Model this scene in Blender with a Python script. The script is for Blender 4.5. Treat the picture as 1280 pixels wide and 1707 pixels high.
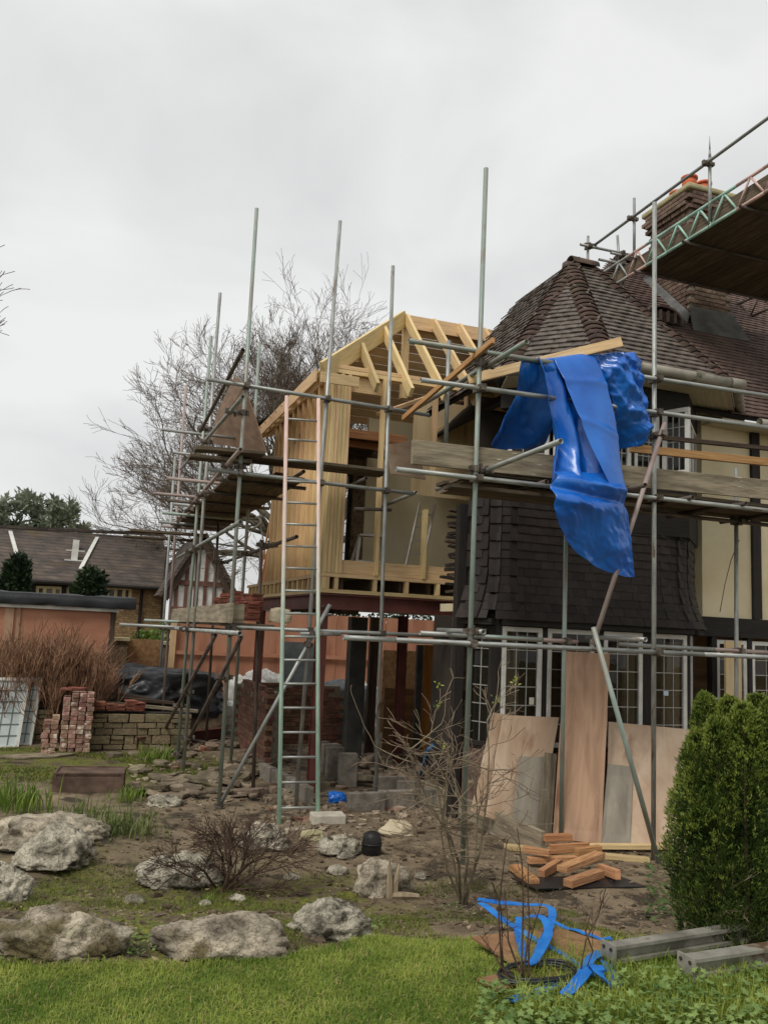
import bpy, bmesh, math, random
import numpy as np
from mathutils import Vector, Matrix, noise
for o in list(bpy.data.objects): bpy.data.objects.remove(o, do_unlink=True)
SC = bpy.context.scene
COL = SC.collection
R = math.radians
random.seed(7)
# ------------------------------------------------------------------ camera
CAMZ = 2.1
FPX = 1400.0
AZ, PI_, RO = R(70.5), R(7.9), R(2.67)
Fv = Vector((math.cos(PI_)*math.cos(AZ), math.cos(PI_)*math.sin(AZ), math.sin(PI_)))
R0 = Vector((math.sin(AZ), -math.cos(AZ), 0)); U0 = R0.cross(Fv)
Rv = R0*math.cos(RO) + U0*math.sin(RO); Uv = -R0*math.sin(RO) + U0*math.cos(RO)
CAM = Vector((0, 0, CAMZ))
cd = bpy.data.cameras.new('camera'); cam = bpy.data.objects.new('camera', cd); COL.objects.link(cam)
M = Matrix.Identity(4)
for i in range(3):
    M[i][0] = Rv[i]; M[i][1] = Uv[i]; M[i][2] = -Fv[i]; M[i][3] = CAM[i]
cam.matrix_world = M
cd.sensor_fit = 'HORIZONTAL'; cd.sensor_width = 36; cd.lens = 36*FPX/1280
cd.clip_start = .05; cd.clip_end = 3000
SC.camera = cam
# ------------------------------------------------------------------ sky, sun, exposure
SUN_EL, SUN_AZ = R(52), R(215)      # azimuth of the bright part of the cloud, from +X
W = bpy.data.worlds.new('World'); SC.world = W; W.use_nodes = True
nt = W.node_tree; nt.nodes.clear()
def nd(t, **k):
    n = nt.nodes.new(t)
    for a, b in k.items(): setattr(n, a, b)
    return n
sky = nd('ShaderNodeTexSky', sky_type='NISHITA', sun_disc=False, sun_elevation=SUN_EL, sun_rotation=R(90)-SUN_AZ)
bg1 = nd('ShaderNodeBackground'); bg1.inputs[1].default_value = .09
nt.links.new(sky.outputs[0], bg1.inputs[0])
tc = nd('ShaderNodeTexCoord'); mp = nd('ShaderNodeMapping'); mp.inputs['Scale'].default_value = (1, 1, 1.7)
mp.inputs['Rotation'].default_value = (0, 0, .5); mp.inputs['Location'].default_value = (.35, .1, .2)
nt.links.new(tc.outputs['Generated'], mp.inputs[0])
nz = nd('ShaderNodeTexNoise'); nz.inputs['Scale'].default_value = 2.3; nz.inputs['Detail'].default_value = 6; nz.inputs['Roughness'].default_value = .48; nz.inputs['Distortion'].default_value = .35
nt.links.new(mp.outputs[0], nz.inputs['Vector'])
rp = nd('ShaderNodeValToRGB'); e = rp.color_ramp.elements
e[0].position = .36; e[0].color = (.49, .49, .487, 1); e[1].position = .62; e[1].color = (.655, .655, .645, 1)
nt.links.new(nz.outputs[0], rp.inputs[0])
bg2 = nd('ShaderNodeBackground'); bg2.inputs[1].default_value = 1.0
nt.links.new(rp.outputs[0], bg2.inputs[0])
mx = nd('ShaderNodeMixShader'); mx.inputs[0].default_value = .93
nt.links.new(bg1.outputs[0], mx.inputs[1]); nt.links.new(bg2.outputs[0], mx.inputs[2])
ow = nd('ShaderNodeOutputWorld'); nt.links.new(mx.outputs[0], ow.inputs[0])
sl = bpy.data.lights.new('sun', 'SUN'); sl.energy = 1.5; sl.angle = R(22); sl.color = (1, .97, .92)
so = bpy.data.objects.new('sun', sl); COL.objects.link(so)
sd = Vector((math.cos(SUN_EL)*math.cos(SUN_AZ), math.cos(SUN_EL)*math.sin(SUN_AZ), math.sin(SUN_EL)))
so.rotation_euler = sd.to_track_quat('Z', 'Y').to_euler(); so.location = sd*40
SC.view_settings.view_transform = 'Standard'; SC.view_settings.look = 'None'
SC.view_settings.gamma = 1; SC.view_settings.exposure = 0.46; SC.view_settings.use_curve_mapping = False
SC.render.engine = 'CYCLES'
# ------------------------------------------------------------------ measuring
def ray(x, y): return Fv + Rv*((x-640)/FPX) - Uv*((y-853.5)/FPX)
def onX(x, y, X): d = ray(x, y); return CAM + d*(X/d.x)
def onY(x, y, Y): d = ray(x, y); return CAM + d*(Y/d.y)
def onZ(x, y, Z): d = ray(x, y); return CAM + d*((Z-CAMZ)/d.z)
def sm(a, b, t):
    t = min(1, max(0, (t-a)/(b-a))); return t*t*(3-2*t)
def ground_z(x, y):
    d = .334*x+.9426*y; l = .9426*x-.334*y
    z = .5*(1-sm(4.1, 7.2, d)) if y > 0 else .5
    b = sm(3.9, 5, d)*(1-sm(8, 11, d))
    z += b*.05*noise.noise((x*1.3, y*1.3, 3)) + b*.02*noise.noise((x*4, y*4, 9))
    if d < 30: z += .02*noise.noise((x*.9, y*.9, 5))*sm(4, 8, d)
    return z
def G(x, y, lift=0):
    d = ray(x, y); t = 1.5
    while t < 80:
        p = CAM+d*t
        if p.z <= ground_z(p.x, p.y)+lift: break
        t += .02
    return CAM+d*t
# ------------------------------------------------------------------ mesh builder
def frame(d, up=None):
    d = d.normalized()
    if up is None: up = Vector((0, 0, 1))
    if abs(d.dot(up)) > .97: up = Vector((0, 1, 0)) if abs(d.y) < .9 else Vector((1, 0, 0))
    s = d.cross(up).normalized(); u = s.cross(d).normalized()
    return d, s, u
class MB:
    def __init__(s): s.v = []; s.f = []; s.uv = []; s.mi = []; s.cur = 0
    def face(s, idx, uv): s.f.append(idx); s.uv.append(uv); s.mi.append(s.cur)
    def hexa(s, c, L, Wd, H):
        b = len(s.v); s.v += [tuple(p) for p in c]
        o = random.random()*20
        for q, (a, bb) in (((0, 3, 2, 1), (L, Wd)), ((4, 5, 6, 7), (L, Wd)), ((0, 1, 5, 4), (L, H)), ((2, 3, 7, 6), (L, H)), ((1, 2, 6, 5), (Wd, H)), ((3, 0, 4, 7), (Wd, H))):
            if q == (0, 3, 2, 1): uv = ((o, o), (o, o+bb), (o+a, o+bb), (o+a, o))
            else: uv = ((o, o), (o+a, o), (o+a, o+bb), (o, o+bb))
            s.face(tuple(b+i for i in q), uv)
        return s
    def beam(s, p, q, w, h, up=None):
        p, q = Vector(p), Vector(q); d, sd_, u = frame(q-p, up)
        a = sd_*(w/2); b = u*(h/2)
        return s.hexa([p-a-b, q-a-b, q+a-b, p+a-b, p-a+b, q-a+b, q+a+b, p+a+b], (q-p).length, w, h)
    def box(s, x0, x1, y0, y1, z0, z1):
        dx, dy, dz = x1-x0, y1-y0, z1-z0
        if dz >= dx and dz >= dy: return s.beam(((x0+x1)/2, (y0+y1)/2, z0), ((x0+x1)/2, (y0+y1)/2, z1), dx if True else 0, dy, Vector((0, 1, 0)))
        if dx >= dy: return s.beam((x0, (y0+y1)/2, (z0+z1)/2), (x1, (y0+y1)/2, (z0+z1)/2), dy, dz)
        return s.beam(((x0+x1)/2, y0, (z0+z1)/2), ((x0+x1)/2, y1, (z0+z1)/2), dx, dz)
    def slab(s, pts, t):
        pts = [Vector(p) for p in pts]; n = len(pts)
        nr = Vector((0, 0, 0))
        for i in range(n): nr += (pts[i]-pts[0]).cross(pts[(i+1) % n]-pts[0])
        nr.normalize(); e = max(((pts[(i+1) % n]-pts[i]) for i in range(n)), key=lambda v: v.length).normalized(); g = nr.cross(e)
        b = len(s.v); o = random.random()*20
        s.v += [tuple(p) for p in pts]+[tuple(p-nr*t) for p in pts]
        uv = [((p-pts[0]).dot(e)+o, (p-pts[0]).dot(g)+o) for p in pts]
        s.face(tuple(b+i for i in range(n)), uv); s.face(tuple(b+n+i for i in reversed(range(n))), list(reversed(uv)))
        for i in range(n):
            j = (i+1) % n; L = (pts[j]-pts[i]).length
            s.face((b+j, b+i, b+n+i, b+n+j), ((o+L, o), (o, o), (o, o+t), (o+L, o+t)))
        return s
    def tube(s, p, q, r, n=12, hollow=.85, r2=None):
        p, q = Vector(p), Vector(q); d, a, u = frame(q-p); r2 = r if r2 is None else r2
        L = (q-p).length; b = len(s.v); o = random.random()*20
        rings = [(p, r), (q, r2)]
        if hollow: rings += [(q, r2*hollow), (p, r*hollow)]
        for c, rr in rings:
            for k in range(n):
                t = 2*math.pi*k/n; s.v.append(tuple(c+a*(rr*math.cos(t))+u*(rr*math.sin(t))))
        m = len(rings)
        for g in range(m if hollow else 1):
            for k in range(n):
                k2 = (k+1) % n; i0 = b+g*n; i1 = b+((g+1) % m)*n
                w = 2*math.pi*r/n
                s.face((i0+k2, i0+k, i1+k, i1+k2), ((o, o+(k+1)*w), (o, o+k*w), (o+L, o+k*w), (o+L, o+(k+1)*w)))
        if not hollow:
            s.face(tuple(b+k for k in range(n)), [(o, o)]*n); s.face(tuple(b+n+k for k in reversed(range(n))), [(o, o)]*n)
        return s
    def path(s, pts, rs, n=5):
        b = len(s.v); prev = None; L = 0; o = random.random()*20
        for i, p in enumerate(pts):
            d = (pts[min(i+1, len(pts)-1)]-pts[max(i-1, 0)])
            if d.length < 1e-9: d = Vector((0, 0, 1))
            d, a, u = frame(d)
            for k in range(n):
                t = 2*math.pi*k/n; s.v.append(tuple(p+a*(rs[i]*math.cos(t))+u*(rs[i]*math.sin(t))))
            if i:
                l2 = L+(p-pts[i-1]).length
                for k in range(n):
                    k2 = (k+1) % n; i0 = b+(i-1)*n; i1 = b+i*n
                    s.face((i0+k2, i0+k, i1+k, i1+k2), ((L+o, (k+1)*.05), (L+o, k*.05), (l2+o, k*.05), (l2+o, (k+1)*.05)))
                L = l2
        s.face(tuple(b+k for k in range(n)), [(0, 0)]*n); s.face(tuple(b+(len(pts)-1)*n+k for k in reversed(range(n))), [(0, 0)]*n)
        return s
    def mesh(s, name, mats, smooth=False):
        me = bpy.data.meshes.new(name)
        nv = len(s.v); me.vertices.add(nv); me.vertices.foreach_set('co', np.array(s.v, dtype=np.float32).ravel())
        ls = np.array([len(f) for f in s.f], dtype=np.int32); li = np.fromiter((i for f in s.f for i in f), dtype=np.int32, count=int(ls.sum()))
        me.loops.add(len(li)); me.loops.foreach_set('vertex_index', li)
        me.polygons.add(len(ls)); st = np.concatenate(([0], np.cumsum(ls)[:-1])).astype(np.int32)
        me.polygons.foreach_set('loop_start', st); me.polygons.foreach_set('loop_total', ls)
        uvl = me.uv_layers.new(name='UVMap')
        uvl.data.foreach_set('uv', np.array([c for f in s.uv for c in f], dtype=np.float32).ravel())
        mats = mats if isinstance(mats, (list, tuple)) else [mats]
        for m in mats: me.materials.append(m)
        if len(mats) > 1: me.polygons.foreach_set('material_index', np.array(s.mi, dtype=np.int32))
        me.polygons.foreach_set('use_smooth', np.full(len(ls), bool(smooth)))
        me.update(calc_edges=True); me.validate()
        return me
    def build(s, name, m, parent=None, smooth=False, bevel=0):
        return link(name, s.mesh(name, m, smooth), parent, bevel)
def link(name, me, parent=None, bevel=0, mw=None):
    o = bpy.data.objects.new(name, me); COL.objects.link(o)
    if parent is not None:
        o.parent = parent
        if parent.type == 'EMPTY': o.matrix_parent_inverse = Matrix.Translation(-parent.location)
    if mw is not None: o.matrix_basis = mw
    if bevel:
        b = o.modifiers.new('bevel', 'BEVEL'); b.width = bevel; b.segments = 2; b.limit_method = 'ANGLE'
    return o
def tag(o, label, cat, group=None):
    o['label'] = label; o['category'] = cat
    if group: o['group'] = group
    return o
def thing(name, loc, label, cat, group=None):
    o = bpy.data.objects.new(name, None); COL.objects.link(o); o.location = loc; o.empty_display_size = .1
    return tag(o, label, cat, group)
def single(name, mb, m, label, cat, group=None, smooth=False, bevel=0):
    """a thing that is one mesh; its origin goes to its base"""
    v = np.array(mb.v); c = (v.min(0)+v.max(0))/2; c[2] = v[:, 2].min()
    mb.v = [tuple(p) for p in (v-c)]
    o = mb.build(name, m, None, smooth, bevel); o.location = c
    return tag(o, label, cat, group)
def structure(o): o['kind'] = 'structure'; return o
def stuff(o): o['kind'] = 'stuff'; return o
# ------------------------------------------------------------------ materials
def lin(c): return tuple(((x/255)/12.92 if x/255 <= .04045 else ((x/255+.055)/1.055)**2.4) for x in c)+(1,)
MT = {}
def mat(name, c1, c2=None, scale=6, rough=.75, bump=.15, detail=7, metal=0, coord='Object', stretch=(1, 1, 1), rnd=.0, spec=.3, c3=None, bscale=None, trans=0, lo=.35, hi=.65, hue=.0, dist=.0, patch=None):
    m = bpy.data.materials.new(name); m.use_nodes = True; t = m.node_tree; N = t.nodes; L = t.links
    bs = N['Principled BSDF']; bs.inputs['Roughness'].default_value = rough; bs.inputs['Metallic'].default_value = metal
    bs.inputs['Specular IOR Level'].default_value = spec
    tcn = N.new('ShaderNodeTexCoord'); mpn = N.new('ShaderNodeMapping'); mpn.inputs['Scale'].default_value = stretch
    L.new(tcn.outputs[coord], mpn.inputs[0])
    oi = N.new('ShaderNodeObjectInfo')
    if coord != 'Generated':
        ad = N.new('ShaderNodeVectorMath'); ad.operation = 'MULTIPLY_ADD'; ad.inputs[1].default_value = (17, 31, 23)
        cb = N.new('ShaderNodeCombineXYZ')
        for k in range(3): L.new(oi.outputs['Random'], cb.inputs[k])
        L.new(cb.outputs[0], ad.inputs[0]); L.new(mpn.outputs[0], ad.inputs[2]); vec = ad.outputs[0]
    else: vec = mpn.outputs[0]
    nz = N.new('ShaderNodeTexNoise'); nz.inputs['Scale'].default_value = scale; nz.inputs['Detail'].default_value = detail; nz.inputs['Roughness'].default_value = .6; nz.inputs['Distortion'].default_value = dist
    L.new(vec, nz.inputs['Vector'])
    c2 = c2 or tuple(min(255, x*1.25) for x in c1)
    rp = N.new('ShaderNodeValToRGB'); e = rp.color_ramp.elements
    e[0].position = lo; e[0].color = lin(c1); e[1].position = hi; e[1].color = lin(c2)
    if c3: x = e.new(min(.95, hi+.14)); x.color = lin(c3)
    L.new(nz.outputs[0], rp.inputs[0]); out = rp.outputs[0]
    if patch:
        pn = N.new('ShaderNodeTexNoise'); pn.inputs['Scale'].default_value = patch[1]; pn.inputs['Detail'].default_value = 5; L.new(vec, pn.inputs['Vector'])
        pr = N.new('ShaderNodeValToRGB'); pr.color_ramp.elements[0].position = patch[2]; pr.color_ramp.elements[1].position = patch[2]+.08; L.new(pn.outputs[0], pr.inputs[0])
        mm = N.new('ShaderNodeMix'); mm.data_type = 'RGBA'; L.new(pr.outputs[0], mm.inputs[0]); L.new(out, mm.inputs[6]); mm.inputs[7].default_value = lin(patch[0]); out = mm.outputs[2]
    if rnd or hue:
        hs = N.new('ShaderNodeHueSaturation')
        mr = N.new('ShaderNodeMapRange'); mr.inputs[3].default_value = 1-rnd; mr.inputs[4].default_value = 1+rnd; L.new(oi.outputs['Random'], mr.inputs[0]); L.new(mr.outputs[0], hs.inputs['Value'])
        if hue:
            mh = N.new('ShaderNodeMapRange'); mh.inputs[3].default_value = .5-hue; mh.inputs[4].default_value = .5+hue
            ml = N.new('ShaderNodeMath'); ml.operation = 'MULTIPLY_ADD'; ml.inputs[1].default_value = 7.31; ml.inputs[2].default_value = .2; L.new(oi.outputs['Random'], ml.inputs[0])
            fr = N.new('ShaderNodeMath'); fr.operation = 'FRACT'; L.new(ml.outputs[0], fr.inputs[0]); L.new(fr.outputs[0], mh.inputs[0]); L.new(mh.outputs[0], hs.inputs['Hue'])
        L.new(out, hs.inputs['Color']); out = hs.outputs[0]
    L.new(out, bs.inputs['Base Color'])
    if bump:
        bn = N.new('ShaderNodeTexNoise'); bn.inputs['Scale'].default_value = bscale or scale*4; bn.inputs['Detail'].default_value = 6; L.new(vec, bn.inputs['Vector'])
        bp = N.new('ShaderNodeBump'); bp.inputs['Strength'].default_value = bump; bp.inputs['Distance'].default_value = .02
        L.new(bn.outputs[0], bp.inputs['Height']); L.new(bp.outputs[0], bs.inputs['Normal'])
    if trans:
        bs.inputs['Transmission Weight'].default_value = trans
    MT[name] = m
    return m
def leafmat(name, c1, c2, scale=3, rnd=.1, tl=.35, rough=.55):
    """two-sided leaf: diffuse with some light coming through"""
    m = mat(name, c1, c2, scale, rough, 0, rnd=rnd); t = m.node_tree; N = t.nodes; L = t.links
    bs = N['Principled BSDF']; tr = N.new('ShaderNodeBsdfTranslucent'); mxn = N.new('ShaderNodeMixShader'); mxn.inputs[0].default_value = tl
    src = bs.inputs['Base Color'].links[0].from_socket
    L.new(src, tr.inputs[0]); L.new(bs.outputs[0], mxn.inputs[1]); L.new(tr.outputs[0], mxn.inputs[2])
    L.new(mxn.outputs[0], N['Material Output'].inputs[0])
    return m
WST = (1.2, 26, 1)
m_wood = mat('new_timber', (184, 154, 110), (226, 198, 150), 2.2, .7, .12, coord='UV', stretch=WST, rnd=.2, hue=.014, lo=.3, hi=.7, dist=.6)
m_wood_o = mat('reddish_timber', (150, 98, 60), (206, 156, 108), 2, .65, .15, coord='UV', stretch=WST, rnd=.14, hue=.012, lo=.3, hi=.7, dist=.8)
m_wood_d = mat('old_timber', (58, 47, 40), (96, 80, 66), 2.5, .85, .3, coord='UV', stretch=WST, rnd=.2)
m_board = mat('scaffold_board', (104, 94, 78), (150, 138, 116), 2.2, .85, .25, coord='UV', stretch=(1.2, 10, 1), rnd=.18, patch=((204, 196, 178), 5, .66))
m_deck = mat('dirty_deck_board', (70, 62, 52), (112, 98, 80), 2.2, .9, .25, coord='UV', stretch=(1.2, 14, 1), rnd=.25)
m_ply = mat('stained_plywood', (176, 148, 122), (206, 182, 156), 1.6, .75, .08, coord='UV', stretch=(1, 2.2, 1), rnd=.08, patch=((142, 104, 80), .9, .6), dist=.5)
m_ply_r = mat('red_plywood', (150, 118, 94), (182, 148, 120), 1.8, .7, .08, coord='UV', stretch=(.8, 5, 1), rnd=.06, patch=((132, 92, 68), .9, .6), dist=.6)
m_ply_g = mat('grey_sheet', (134, 126, 112), (158, 150, 134), 2.5, .8, .08, coord='UV', stretch=(1, 3, 1), rnd=.08)
m_ply_l = mat('pale_plywood', (204, 178, 134), (222, 200, 158), 1.5, .7, .06, coord='UV', stretch=(.8, 5, 1), rnd=.06)
m_orange = mat('orange_hoarding', (166, 114, 88), (186, 134, 106), 1.2, .65, .05, coord='UV', stretch=(.6, 3, 1), rnd=.05, patch=((152, 104, 80), .9, .57), detail=10)
m_galv = mat('galvanised_tube', (128, 130, 126), (166, 168, 162), 3, .48, .08, metal=.35, coord='UV', stretch=(1.5, 6, 1), rnd=.12, spec=.5, patch=((108, 88, 74), 2.2, .62))
m_galv_g = mat('green_painted_tube', (128, 142, 132), (162, 172, 162), 2, .5, .1, metal=.25, coord='UV', stretch=(1.2, 4, 1), rnd=.1, patch=((142, 138, 128), 2, .5))
m_galv_d = mat('dark_rusty_tube', (70, 62, 56), (110, 98, 90), 3, .65, .15, metal=.3, coord='UV', stretch=(1.5, 6, 1), rnd=.15)
m_galv_p = mat('pink_painted_tube', (138, 118, 112), (172, 158, 150), 2, .5, .1, metal=.2, coord='UV', stretch=(1.2, 4, 1), rnd=.1)
m_aqua = mat('aqua_paint', (136, 176, 160), (172, 206, 190), 3, .5, .1, coord='UV', stretch=(1.5, 6, 1), rnd=.05, patch=((176, 168, 158), 4, .6))
m_pink = mat('pink_paint', (192, 152, 142), (212, 182, 170), 3, .5, .1, coord='UV', stretch=(1.5, 6, 1), patch=((166, 160, 148), 4, .58))
m_coup = mat('coupler_steel', (76, 68, 60), (122, 112, 102), 18, .55, .3, metal=.5, rnd=.25)
m_tile = mat('clay_roof_tile', (76, 68, 62), (112, 102, 94), 5, .7, .08, bscale=60, rnd=.13, hue=.012, patch=((122, 120, 96), 7, .66))
m_tile_m = mat('red_brown_roof_tile', (76, 60, 54), (112, 92, 84), .9, .75, .08, bscale=60, rnd=.1, patch=((82, 80, 66), 2.5, .62), detail=10)
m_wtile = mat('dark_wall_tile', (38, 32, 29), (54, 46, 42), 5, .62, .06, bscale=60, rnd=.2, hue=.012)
m_bonnet = mat('bonnet_tile', (54, 43, 38), (90, 70, 60), 5, .8, .3, bscale=40, rnd=.3, hue=.02)
m_felt = mat('roof_underlay', (34, 30, 28), (48, 42, 38), 4, .9, .1)
m_brick_c = mat('chimney_brick', (82, 66, 58), (128, 106, 92), 12, .9, .4, rnd=.3, hue=.015, patch=((150, 144, 112), 10, .64))
m_mortar = mat('mortar', (120, 112, 98), (150, 140, 124), 20, .95, .4)
m_lead = mat('lead_flashing', (78, 78, 76), (108, 108, 104), 4, .6, .15)
m_pot = mat('terracotta_pot', (176, 84, 52), (204, 112, 76), 6, .8, .15)
m_black_t = mat('black_timber', (30, 27, 25), (50, 45, 41), 3, .75, .2, coord='UV', stretch=WST, rnd=.15)
m_cream = mat('cream_render', (206, 192, 156), (222, 210, 178), 1.4, .9, .1, bscale=30)
m_white = mat('white_paint', (196, 194, 186), (220, 218, 210), 6, .55, .06, rnd=.05)
m_soffit = mat('weathered_soffit', (176, 166, 142), (200, 192, 170), 2, .8, .1, coord='UV', stretch=WST)
m_gutter = mat('grey_gutter', (128, 124, 112), (160, 154, 140), 4, .6, .15, patch=((96, 98, 76), 6, .58))
m_red = mat('red_oxide_steel', (84, 46, 42), (108, 62, 54), 3, .55, .12, rnd=.08, patch=((70, 52, 46), 5, .64))
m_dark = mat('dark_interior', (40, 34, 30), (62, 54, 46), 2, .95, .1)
m_lead_came = mat('lead_came', (150, 148, 140), (176, 174, 166), 8, .5, 0, metal=.4)
def glassmat(name, tint, rough=.03, alpha=.55):
    m = bpy.data.materials.new(name); m.use_nodes = True; t = m.node_tree; N = t.nodes; L = t.links
    bs = N['Principled BSDF']; bs.inputs['Base Color'].default_value = lin(tint); bs.inputs['Roughness'].default_value = rough; bs.inputs['Specular IOR Level'].default_value = .6
    tr = N.new('ShaderNodeBsdfTransparent'); mxn = N.new('ShaderNodeMixShader'); mxn.inputs[0].default_value = alpha
    tcn = N.new('ShaderNodeTexCoord'); nz = N.new('ShaderNodeTexNoise'); nz.inputs['Scale'].default_value = 5; L.new(tcn.outputs['Object'], nz.inputs['Vector'])
    bp = N.new('ShaderNodeBump'); bp.inputs['Strength'].default_value = .03; bp.inputs['Distance'].default_value = .02; L.new(nz.outputs[0], bp.inputs['Height']); L.new(bp.outputs[0], bs.inputs['Normal'])
    L.new(tr.outputs[0], mxn.inputs[1]); L.new(bs.outputs[0], mxn.inputs[2]); L.new(mxn.outputs[0], N['Material Output'].inputs[0])
    return m
m_glass = glassmat('old_window_glass', (40, 38, 32), .03, .35)
# ------------------------------------------------------------------ tiles
def tile_mesh(name, w, l, t, camber, m):
    b = MB(); xs = (-w/2, 0, w/2)
    for zz in (0, -t):
        for y in (0, l):
            for x in xs: b.v.append((x, y, zz+(camber if x == 0 else 0)))
    for k in (0, 1):
        b.face((k, k+1, k+4, k+3), [(k*.5, 0), (k*.5+.5, 0), (k*.5+.5, 1), (k*.5, 1)])
        b.face((6+k+1, 6+k, 9+k, 9+k+1), [(0, 0), (1, 0), (1, 1), (0, 1)])
        b.face((k+1, k, 6+k, 6+k+1), [(0, 0), (1, 0), (1, .1), (0, .1)])
        b.face((3+k, 4+k, 10+k, 9+k), [(0, 0), (1, 0), (1, .1), (0, .1)])
    b.face((0, 3, 9, 6), [(0, 0), (1, 0), (1, .1), (0, .1)]); b.face((5, 2, 8, 11), [(0, 0), (1, 0), (1, .1), (0, .1)])
    return b.mesh(name, m)
def lay(org, e, s, rows, inside, gauge=.12, tw=.165, lift=.016, jit=.5, off=None, umax=8):
    """matrices of tiles on a plane: e along the course, s up the slope"""
    e = e.normalized(); s = s.normalized(); n = e.cross(s).normalized(); out = []
    for i in range(rows):
        v = i*gauge; sh = (i % 2)*tw/2
        k0 = int(-umax/tw)
        for k in range(k0, -k0+1):
            u = k*tw+sh
            if not inside(u+tw/2, v): continue
            lf = lift*random.uniform(1-.25*jit, 1+.25*jit)
            o_ = (off(v) if off else 0); do_ = (off(v+.19)-o_) if off else 0
            s2 = (s*.19+n*(do_-lf)).normalized(); n2 = e.cross(s2).normalized()
            p = org+e*(u+tw/2+random.uniform(-.003, .003)*jit)+s*(v+random.uniform(-.006, .006)*jit)+n*(lf+.006+o_)
            m = Matrix.Identity(4)
            for a in range(3): m[a][0] = e[a]; m[a][1] = s2[a]; m[a][2] = n2[a]; m[a][3] = p[a]
            out.append(m @ Matrix.Rotation(random.gauss(0, .012)*jit, 4, 'Z') @ Matrix.Rotation(random.gauss(0, .01)*jit, 4, 'Y'))
    return out
def inpoly(poly):
    def f(u, v):
        c = False; n = len(poly)
        for i in range(n):
            x1, y1 = poly[i]; x2, y2 = poly[(i+1) % n]
            if (y1 > v) != (y2 > v) and u < (x2-x1)*(v-y1)/(y2-y1)+x1: c = not c
        return c
    return f
def facet_tiles(pts, **k):
    """pts: eave-left, eave-right, then up; returns tile matrices over that planar facet"""
    P = [Vector(p) for p in pts]; e = (P[1]-P[0]).normalized(); n = None
    n = e.cross(P[2]-P[0]).normalized(); s = n.cross(e).normalized()
    if s.z < 0: s = -s
    poly = [((p-P[0]).dot(e), (p-P[0]).dot(s)) for p in P]
    rows = int(max(v for _, v in poly)/k.get('gauge', .12))+1
    f = inpoly([(u, v) for u, v in poly])
    return lay(P[0], e, s, rows, lambda u, v: f(u, v+.01), umax=max(abs(u) for u, _ in poly)+1, **k)
def joined(name, base, mats_, m, parent):
    co = np.array([v.co for v in base.vertices]); nf = [list(p.vertices) for p in base.polygons]
    b = MB(); uvb = [[tuple(base.uv_layers[0].data[i].uv) for i in p.loop_indices] for p in base.polygons]
    for M_ in mats_:
        A = np.array(M_); w = co @ A[:3, :3].T+A[:3, 3]; k = len(b.v); b.v += [tuple(x) for x in w]
        o = random.random()*30
        for f, q in zip(nf, uvb): b.face(tuple(k+i for i in f), [(a+o, c+o) for a, c in q])
    return b.build(name, m, parent)
def bonnet_mesh():
    b = MB(); n = 9
    for rr, y, dz in ((.115, 0, 0), (.085, .26, -.015), (.075, .26, -.015), (.106, 0, 0)):
        for k in range(n):
            t = math.pi*(k/(n-1))*.86+.07*math.pi
            b.v.append((rr*math.cos(t)*1.35, y, rr*math.sin(t)*.8-.05+dz))
    for g in range(4):
        for k in range(n-1):
            i0 = g*n; i1 = ((g+1) % 4)*n
            b.face((i0+k+1, i0+k, i1+k, i1+k+1), [(0, 0), (1, 0), (1, 1), (0, 1)])
    return b.mesh('bonnet_tile', m_bonnet, True)
def halfround_mesh():
    b = MB(); n = 9
    for rr, y in ((.125, 0), (.12, .44), (.107, .44), (.112, 0)):
        for k in range(n):
            t = math.pi*k/(n-1); b.v.append((rr*math.cos(t), y, rr*math.sin(t)-.02))
    for g in range(4):
        for k in range(n-1):
            i0 = g*n; i1 = ((g+1) % 4)*n
            b.face((i0+k+1, i0+k, i1+k, i1+k+1), [(0, 0), (1, 0), (1, 1), (0, 1)])
    return b.mesh('ridge_tile', m_bonnet, True)
def along(p, q, up, t):
    d = (q-p).normalized(); s = d.cross(up).normalized(); u = s.cross(d)
    m = Matrix.Identity(4); o = p+(q-p)*t
    for a in range(3): m[a][0] = s[a]; m[a][1] = d[a]; m[a][2] = u[a]; m[a][3] = o[a]
    return m
# ------------------------------------------------------------------ the house under repair
house = thing('house', (6.2, 10, 0), 'brick and tile house with polygonal bay, steep clay tiled roof and chimney, behind scaffolding', 'house')
V = Vector
# lower bay: wall core, window band, tile hanging
BP = [V((4.28, 9.0, 0)), V((4.48, 8.6, 0)), V((7.1, 8.6, 0)), V((7.72, 9.22, 0))]
TP = [V((4.27, 9.02, 0)), V((4.35, 8.82, 0)), V((4.47, 8.68, 0)), V((4.68, 8.59, 0)), V((6.75, 8.59, 0)), V((7.02, 8.63, 0)), V((7.24, 8.76, 0)), V((7.72, 9.24, 0))]
def ring(z0, z1, off, t, name, m, pts=BP, parent=house):
    b = MB()
    for a, c in zip(pts, pts[1:]):
        d = (c-a).normalized(); n = V((d.y, -d.x, 0))
        A = a+n*off; C = c+n*off
        b.slab([A+V((0, 0, z0)), C+V((0, 0, z0)), C+V((0, 0, z1)), A+V((0, 0, z1))], t)
    return b.build(name, m, parent)
ring(0, .8, 0, .2, 'plinth_wall', m_brick_c)
ring(2.2, 2.33, .0, .16, 'window_head', m_black_t)
bay_core = ring(2.335, 3.7, -.01, .16, 'bay_wall', m_felt, TP)
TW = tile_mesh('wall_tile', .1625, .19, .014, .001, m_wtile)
wt = []
flare = lambda v: .16*max(0, 1-v/.62)**2
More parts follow.
